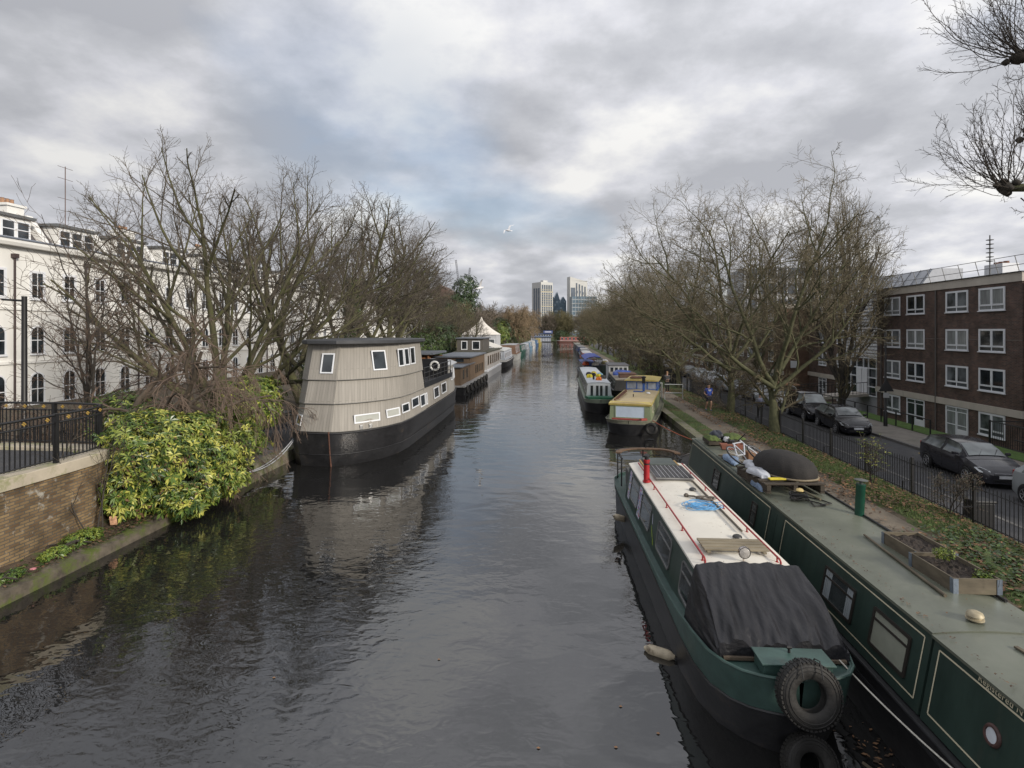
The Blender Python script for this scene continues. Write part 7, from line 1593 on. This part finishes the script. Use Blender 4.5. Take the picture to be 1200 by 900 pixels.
def person(label, loc, rz, pose, top, legs, shoes, hair=HAIR, sleeves='long', shorts=False):
    """pose: dict of joint positions; faces -y locally; height about 1.76"""
    p = thing('person', label, 'person', loc, rz); J = dict(pose)
    order = ['pelvis','waist','chest','neck','head0','head1','shL','elL','wrL','haL','shR','elR','wrR','haR','hipL','knL','anL','toL','hipR','knR','anR','toR']
    rad = dict(pelvis=(.14,.11), waist=(.125,.10), chest=(.155,.11), neck=.052, head0=.085, head1=.082, shL=.058, elL=.042, wrL=.030, haL=.034, shR=.058, elR=.042, wrR=.030, haR=.034, hipL=.088, knL=.057, anL=.038, toL=.036, hipR=.088, knR=.057, anR=.038, toR=.036)
    ed = [('pelvis','waist'),('waist','chest'),('chest','neck'),('neck','head0'),('head0','head1'),('chest','shL'),('shL','elL'),('elL','wrL'),('wrL','haL'),('chest','shR'),('shR','elR'),('elR','wrR'),('wrR','haR'),('pelvis','hipL'),('hipL','knL'),('knL','anL'),('anL','toL'),('pelvis','hipR'),('hipR','knR'),('knR','anR'),('anR','toR')]
    idx = {n: i for i, n in enumerate(order)}
    skin_mesh('body', [(J[n], rad[n]) for n in order], [(idx[a], idx[b]) for a, b in ed], SKIN, p)
    def part_(name, names, edges, mat, f=1.18, ends={}):
        js = []; ii = {}
        for n in names:
            q = J[n] if isinstance(n, str) else None; r_ = rad[n]; r_ = tuple(v*f+.006 for v in r_) if isinstance(r_, tuple) else r_*f+.006; ii[n] = len(js); js.append((ends.get(n, q), r_))
        return skin_mesh(name, js, [(ii[a], ii[b]) for a, b in edges], mat, p)
    mid = lambda a, b, t: tuple(J[a][i]+(J[b][i]-J[a][i])*t for i in range(3))
    en = {} if sleeves == 'long' else dict(elL=mid('shL','elL',.6), elR=mid('shR','elR',.6))
    J['collar'] = tuple(J['chest'][i]+(J['neck'][i]-J['chest'][i])*.62 for i in range(3)); rad['collar'] = .055
    nm = ['pelvis','waist','chest','collar','shL','elL','shR','elR']+(['wrL','wrR'] if sleeves == 'long' else [])
    e2 = [('pelvis','waist'),('waist','chest'),('chest','collar'),('chest','shL'),('shL','elL'),('chest','shR'),('shR','elR')]+([('elL','wrL'),('elR','wrR')] if sleeves == 'long' else [])
    sh_ = part_('shirt' if sleeves != 'long' else 'jacket', nm, e2, top, 1.36, en)
    le = dict(knL=mid('hipL','knL',.75), knR=mid('hipR','knR',.75)) if shorts else {}
    nm = ['pelvis','hipL','knL','hipR','knR']+([] if shorts else ['anL','anR'])
    e2 = [('pelvis','hipL'),('hipL','knL'),('pelvis','hipR'),('hipR','knR')]+([] if shorts else [('knL','anL'),('knR','anR')])
    part_('shorts' if shorts else 'trousers', nm, e2, legs, 1.14 if not shorts else 1.3, le)
    for s_ in 'LR':
        a, b = Vector(J['an'+s_]), Vector(J['to'+s_]); skin_mesh('shoe', [(tuple(a+Vector((0,.04,-.03))), (.048,.042)), (tuple(a.lerp(b,.5)+Vector((0,0,-.015))), (.046,.036)), (tuple(b+Vector((0,-.02,-.005))), (.044,.030))], [(0,1),(1,2)], shoes, p, 1)
    h1 = Vector(J['head1']); h0 = Vector(J['head0'])
    hr = MB(); rings = []
    c = h1+Vector((0,.018,.018))
    for k in range(7):
        t = k/6*PI*.55; r_ = .103*math.sin(t)+.001; rings.append([(c.x+r_*math.cos(a_*PI/8), c.y+r_*1.12*math.sin(a_*PI/8), c.z+.095*math.cos(t)) for a_ in range(16)])
    hr.loft(rings).build('hair', hair, p, smooth=80)
    ft = MB(); ft.lathe([(.0,-.015),(.012,-.01),(.014,.01),(.0,.03)], h0.lerp(h1,.35)+Vector((0,-.094,0)), 8)
    ft.build('nose', SKIN, p, smooth=60)
    ey = MB()
    for x in (-.032,.032): ey.lathe([(0,-.009),(.009,0),(0,.009)], h0.lerp(h1,.6)+Vector((x,-.083,0)), 8)
    ey.box(tuple(h0.lerp(h1,.02)+Vector((0,-.086,0))), (.04,.006,.008)); ey.build('eyes_and_mouth', HAIR, p)
    return p
base = dict(pelvis=(0,0,.94), waist=(0,0,1.10), chest=(0,.0,1.33), neck=(0,-.005,1.50), head0=(0,-.02,1.59), head1=(0,-.015,1.67), shL=(.185,0,1.40), elL=(.23,.03,1.12), wrL=(.22,-.08,.90), haL=(.21,-.10,.82),
            shR=(-.185,0,1.40), elR=(-.23,.03,1.12), wrR=(-.22,-.08,.90), haR=(-.21,-.10,.82), hipL=(.09,0,.88), knL=(.10,-.03,.50), anL=(.10,.03,.09), toL=(.11,-.13,.045), hipR=(-.09,0,.88), knR=(-.10,-.03,.50), anR=(-.10,.03,.09), toR=(-.11,-.13,.045))
jog = dict(base, elL=(.27,.12,1.16), wrL=(.20,-.12,1.12), haL=(.16,-.19,1.15), elR=(-.27,.05,1.14), wrR=(-.24,-.18,1.05), haR=(-.20,-.25,1.08), knL=(.10,-.16,.52), anL=(.10,-.02,.12), toL=(.11,-.17,.07), knR=(-.10,.02,.48), anR=(-.10,.22,.16), toR=(-.11,.10,.07))
NAVY = M('navy shorts', (.012,.015,.035), .8); TSH = M('royal blue t shirt', (.015,.06,.38), .8); SHOEB = M('blue running shoe', (.03,.12,.35), .6); BLKC = M('black cloth', (.012,.012,.013), .85); GRYC = M('dark grey jacket', (.04,.042,.05), .8)
jp = person('jogger in a royal blue T-shirt with white lettering and navy shorts on the towpath', (9.55,35.9,.385), .15, jog, TSH, NAVY, SHOEB, sleeves='short', shorts=True)
MB().box((0,-.150,1.36),(.20,.012,.05)).box((0,-.147,1.30),(.12,.012,.03)).build('lettering', M('white print', (.7,.7,.72), .7), jp)
wm = dict(base, elL=(.25,.04,1.15), wrL=(.08,-.18,1.10), haL=(.02,-.22,1.14), elR=(-.25,.04,1.15), wrR=(-.08,-.18,1.08), haR=(-.02,-.22,1.10), knR=(-.10,-.10,.50), anR=(-.10,-.10,.09), toR=(-.11,-.26,.045))
person('person in a dark grey jacket and black leggings on the towpath, hands held together', (8.95,46.3,.385), .1, wm, GRYC, BLKC, BLKC, hair=M('fair hair', (.22,.13,.06), .7))
wk = dict(base, knL=(.10,-.14,.52), anL=(.10,-.16,.12), toL=(.11,-.32,.08), knR=(-.10,.06,.49), anR=(-.10,.24,.12), toR=(-.11,.10,.05))
wp = person('person in a pale grey top walking away on the pavement behind the fence', (13.6,38.4,-.48), 2.9, wk, M('pale grey top', (.30,.31,.34), .8), BLKC, BLKC)
MB().lathe([(.02,-.15),(.13,-.10),(.15,.05),(.10,.17),(.02,.2)], (0,.17,1.25), 14).build('rucksack', M('pale lilac bag', (.30,.31,.42), .7), wp, smooth=60)
# gulls
def gull(label, loc, rz, s_=1.):
    g = thing('gull', label, 'bird', loc, rz, 'gulls in flight'); W_ = M('gull white', (.7,.7,.72), .7); b = MB()
    b.lathe([(.0,-.22),(.03,-.2),(.06,-.08),(.075,.05),(.05,.17),(.045,.22),(.03,.27),(.0,.31)], (0,0,0), 10, 'y')
    for sg in (-1, 1):
        b.loft([[(sg*.04,-.06,.02),(sg*.04,.10,.02),(sg*.04,.10,.03),(sg*.04,-.06,.03)],[(sg*.35,-.02,.20),(sg*.35,.11,.20),(sg*.35,.11,.21),(sg*.35,-.02,.21)],[(sg*.68,-.12,.12),(sg*.68,-.06,.12),(sg*.68,-.06,.125),(sg*.68,-.12,.125)]])
    b.loft([[(-.05,-.34,0),(.05,-.34,0),(.05,-.34,.01),(-.05,-.34,.01)],[(-.03,-.18,0),(.03,-.18,0),(.03,-.18,.03),(-.03,-.18,.03)]]); b.build('body', W_, g, smooth=50)
    MB().lathe([(.012,.30),(.0,.36)], (0,0,-.005), 6, 'y').build('beak', M('yellow beak', (.5,.35,.03), .5), g); g.scale = (s_,)*3; g.rotation_euler = (R(15), R(-35), rz)
gull('white gull flying high over the canal in front of the clouds', (-3.7,40,12.9), .9)
gull('white gull flying low in front of the distant trees on the left', (-8.7,59.7,10.25), -.9, 1.9)
# ------------------------------------------------------------------ ground cover and small plants
rr = random.Random(77)
def ground_z(x):
    P = [(7.1,.30),(7.95,.37),(8.4,.36),(9.4,.46),(10.6,.41),(11.35,.28)]; return section([(a, b) for a, b in P], x)[0]
def scatter(n, fx, fy, size, mats, name, label, cat, seed, weights=None, up=.03):
    r_ = random.Random(seed); mb = MB()
    for k in range(n):
        x, y = fx(r_), fy(r_)
        if math.sin(x*1.7+y*.9)+math.sin(y*1.3-x)*.8+r_.gauss(0,.9) < -.3: continue
        s_ = size*r_.uniform(.6,1.3); a = r_.uniform(0,6.28); z = ground_z(x)+r_.uniform(.01,up) if x > 0 else r_.uniform(.01,up)
        tx, ty = r_.uniform(-.5,.5), r_.uniform(-.5,.5); u = Vector((math.cos(a), math.sin(a), tx))*s_; v = Vector((-math.sin(a), math.cos(a), ty))*s_*.6; c = Vector((x,y,z+s_*.35))
        mb.add([c-u, c-v*1.0+u*.1, c+u, c+v*1.0+u*.1], [(0,1,2,3)], r_.choices(range(len(mats)), weights)[0])
    return tag(mb.build(name, mats, None, recalc=False), label, cat, None, 'stuff')
scatter(17000, lambda r: r.uniform(8.5,11.2), lambda r: 5+44*r.random()**1.6, .058, [LB, LO, M('dark rotten leaf', (.07,.045,.03), .9)], 'leaf_litter', 'fallen brown leaves scattered over the right bank', 'leaves', 1, (4,2,3))
scatter(5600, lambda r: r.triangular(8.5,11.2,10.2), lambda r: r.uniform(6,15.0), .050, [LG2, LG1, IVY], 'ground_ivy', 'low dark green ground ivy on the right bank near the bridge', 'ground cover', 2, (4,2,3), .06)
r_ = random.Random(5); mb = MB()
for k in range(34000):
    if r_.random() < .72: x = r_.uniform(8.5,11.1) if r_.random() < .8 else r_.uniform(7.15,7.9); y = 6+42*r_.random()**1.3
    else: x = r_.uniform(9.4,11.0); y = r_.uniform(14,26)
    if x < 9.35 and x > 7.9 and y > 14: continue
    if x < 8.0 and y < 14: continue
    z = ground_z(x); h = r_.uniform(.04,.12); a = r_.uniform(0,6.28); w_ = .007; lx, ly = r_.gauss(0,.03), r_.gauss(0,.03)
    mb.add([(x-w_*math.cos(a),y-w_*math.sin(a),z),(x+w_*math.cos(a),y+w_*math.sin(a),z),(x+lx,y+ly,z+h)], [(0,1,2)], k % 3)
tag(mb.build('grass', [leafmat('grass blade', (.085,.13,.03), .7), leafmat('pale grass blade', (.14,.17,.05), .7), leafmat('dark grass blade', (.05,.09,.02), .7)], None, recalc=False), 'short rough grass on the canal side bank', 'grass', None, 'stuff')
# bank bushes along the towpath
T = Tree(111, 3, (.08,.05,.0), (.10,.14,.18), (.5,.5), (8,5), (38,42), rmin=.006, thick=.5)
yg = plant_tree(T, [((0,0,0),(.05,.05,1),1.5,.022),((.03,0,0),(.3,-.1,1),1.2,.016),((0,.05,0),(-.25,.2,1),1.2,.016)], 'young_shrub', 'thin young shrub with sparse yellow green leaves behind the green roof chimney', 'shrub', (10.3,19.0,.38), BARK3, TWIG1)
leaves('foliage', [((p[0],p[1],p[2]), (0,0,1)) for p in T.tips[::2]], .10, [LY2, LG1, LY], yg, 5, 3)
T = Tree(112, 4, (.06,.04,.0,.0), (.12,.16,.2,.2), (.5,.5,.5), (9,6,4), (42,45,45), rmin=.006, thick=.5)
dr = plant_tree(T, [((0,0,0),(.0,.05,1),1.5,.03),((.03,0,0),(.4,-.1,1),1.4,.02),((0,.05,0),(-.4,.2,1),1.3,.02)], 'dry_shrub', 'dry greyish shrub with dead leaves in front of the barred fence by the hatchback', 'shrub', (10.85,16.2,.4), BARK3, TWIG1); dr.scale = (.72,.72,.72)
leaves('dead_leaves', [((p[0],p[1],p[2]), (0,0,1)) for p in T.tips[::1]], .055, [LB, M('pale dead leaf', (.22,.18,.14), .9), LG2], dr, 5, 2, (2,3,2))
for i, (x, y, l) in enumerate(((10.3,62,'brushy brown undergrowth on the right bank past the gate'),(9.9,72,'brushy undergrowth farther along the right bank'),(9.6,84,'brushy undergrowth beside the far right boats'),(10.6,40.5,'brown brambles below the second plane tree'))):
    c = copy_tree(dr); place(c, (x,y,.35), i, l, 2.2 if i < 3 else 1.3); c.name = 'undergrowth'; c['category'] = 'undergrowth'
sh1 = [((0,0,1.1),(1.0,5.0,1.3))]
shrub('undergrowth', 'olive green bushes between the towpath and the dark fence, right bank', 'undergrowth', (10.2,64,.3), sh1, 700, .12, [LY2, LB, LG1], 71, 4)
shrub('undergrowth', 'olive brown bushes on the right bank beside the distant boats', 'undergrowth', (9.6,82,.3), [((0,0,1.3),(1.3,8.0,1.6))], 800, .16, [LB, LG2, LY2], 72, 4)
# planter seedlings
mb_ = MB()
sd = thing('seedling', 'bright green seedling growing in the nearer planter', 'plant', (5.78,8.75,1.98), 0); stems(sd, (0,0,0), [((0,0,.12),(.10,.10,.10))], 8, 5, .004)
leaves('foliage', blob_pts([((0,0,.18),(.13,.13,.07))], 70, 3, .9, None), .05, [LG1, LY2], sd, 6, 4)
sd = thing('seedling', 'low green plant at the near corner of the nearer planter', 'plant', (6.02,8.3,1.98), 0); stems(sd, (0,0,0), [((0,0,.06),(.12,.10,.06))], 6, 6, .004)
leaves('foliage', blob_pts([((0,0,.05),(.14,.10,.06))], 80, 4, .9, None), .05, [LG1, LY2], sd, 7, 4)
shrub('weeds', 'green weeds on the stone ledge below the brick wing wall', 'weeds', (-11.62,12.4,.36), [((0,0,.1),(.28,.5,.14)),((.1,-.8,.05),(.2,.35,.1))], 260, .09, [LG1, LY2], 81, 5, nst=8, zmin=0)
shrub('weeds', 'patch of weeds at the near end of the stone ledge', 'weeds', (-11.5,10.4,.34), [((0,0,.04),(.2,.4,.08))], 120, .07, [LG1, LG2], 82, 5, nst=5, zmin=0)
tag(MB().box((0,0,.12),(.16,.05,.24),(.25,0,.3)).build('crisp_packet', M('orange and white packet', (.6,.35,.22), .4, var=.6, scale=9), None, loc=(-11.62,13.35,.42), bevel=.01), 'orange and white packet caught at the foot of the bush', 'packet')
tag(MB().lathe([(.0,0),(.055,.0),(.06,.02),(.0,.03)], (0,0,0), 12).build('drink_lid', M('pink plastic', (.6,.25,.28), .5), None, loc=(-11.35,10.9,.34)), 'small pink plastic lid on the stone ledge', 'lid')
# floating leaves and rubbish between the boats
r_ = random.Random(9); mb = MB()
for k in range(240):
    x, y = (4.15+r_.gauss(0,.16), 6.6+r_.gauss(0,.75)); s_ = r_.uniform(.015,.05); a = r_.uniform(0,6.28); z = .006+k*.00008
    u = Vector((math.cos(a), math.sin(a), 0))*s_; v = Vector((-math.sin(a), math.cos(a), 0))*s_*.5; c = Vector((x,y,z)); mb.add([c-u,c-v,c+u,c+v], [(0,1,2,3)], r_.randrange(3))
for x, y in ((-.27,7.2),(.75,7.3),(1.35,7.6),(-2,9),(-4.5,8.3),(.9,8.1)): mb.add([(x-.03,y,.01),(x,y-.02,.012),(x+.03,y,.01),(x,y+.02,.012)], [(0,1,2,3)], 1)
tag(mb.build('floating_leaves', [LB, LO, M('dark rotten leaf', (.07,.045,.03), .9)], None, recalc=False), 'brown leaves and scraps floating between the boats', 'leaves', None, 'stuff')
tag(MB().lathe([(0,-.1),(.03,-.1),(.035,.04),(.015,.07),(.015,.1),(0,.1)], (0,0,0), 12).build('plastic_bottle', M('clear white plastic', (.4,.45,.5), .2), None, smooth=50, loc=(4.12,7.0,.02), rot=(R(85),0,.8)), 'small clear plastic bottle floating between the two green boats', 'bottle')
tag(MB().tube([(3.85,7.3,.01),(4.15,6.7,.02),(4.3,6.4,.015)], [.02,.03,.015], 6).build('driftwood', OLDW, None), 'piece of driftwood floating between the two green boats', 'driftwood')

# leaves on the left ledge and litter on the boat roofs
def litter(name, label, n, fn, size, mats, seed, parent=None):
    r_ = random.Random(seed); mb = MB()
    for k in range(n):
        c = Vector(fn(r_)); s_ = size*r_.uniform(.5,1.3); a = r_.uniform(0,6.28); u = Vector((math.cos(a), math.sin(a), r_.uniform(-.3,.3)))*s_; v = Vector((-math.sin(a), math.cos(a), r_.uniform(-.3,.3)))*s_*.6
        mb.add([c-u, c-v, c+u, c+v], [(0,1,2,3)], r_.randrange(len(mats)))
    o = mb.build(name, mats, parent, recalc=False)
    o['kind'] = 'stuff'
    if not parent: tag(o, label, 'leaves')
    return o
DRK = M('dark rotten leaf', (.07,.045,.03), .9)
litter('fallen_leaves', 'fallen brown leaves and twigs along the foot of the brick wing wall', 1500, lambda r: (r.uniform(-11.95,-11.12), r.triangular(7,19,13.5), .30+.10*r.random()), .045, [LB, DRK, LG2], 3)
def edge_pt(r):
    y = r.triangular(2.5,19,7.2); x = -.70+abs(r.gauss(0,.05)); return (x, y, 1.815+.006*r.random())
litter('roof_litter', '', 260, edge_pt, .016, [DRK, LB], 4, LG)
litter('roof_litter', '', 130, lambda r: (r.uniform(-.6,.6), r.uniform(7.3,19), 1.845+.02*r.random()), .015, [DRK, LB, LO], 5, LG)
litter('roof_litter', '', 90, lambda r: (r.uniform(-.7,.7), r.uniform(2.2,9), 1.757+.006*r.random()+.0), .011, [DRK, LB], 6, WB)
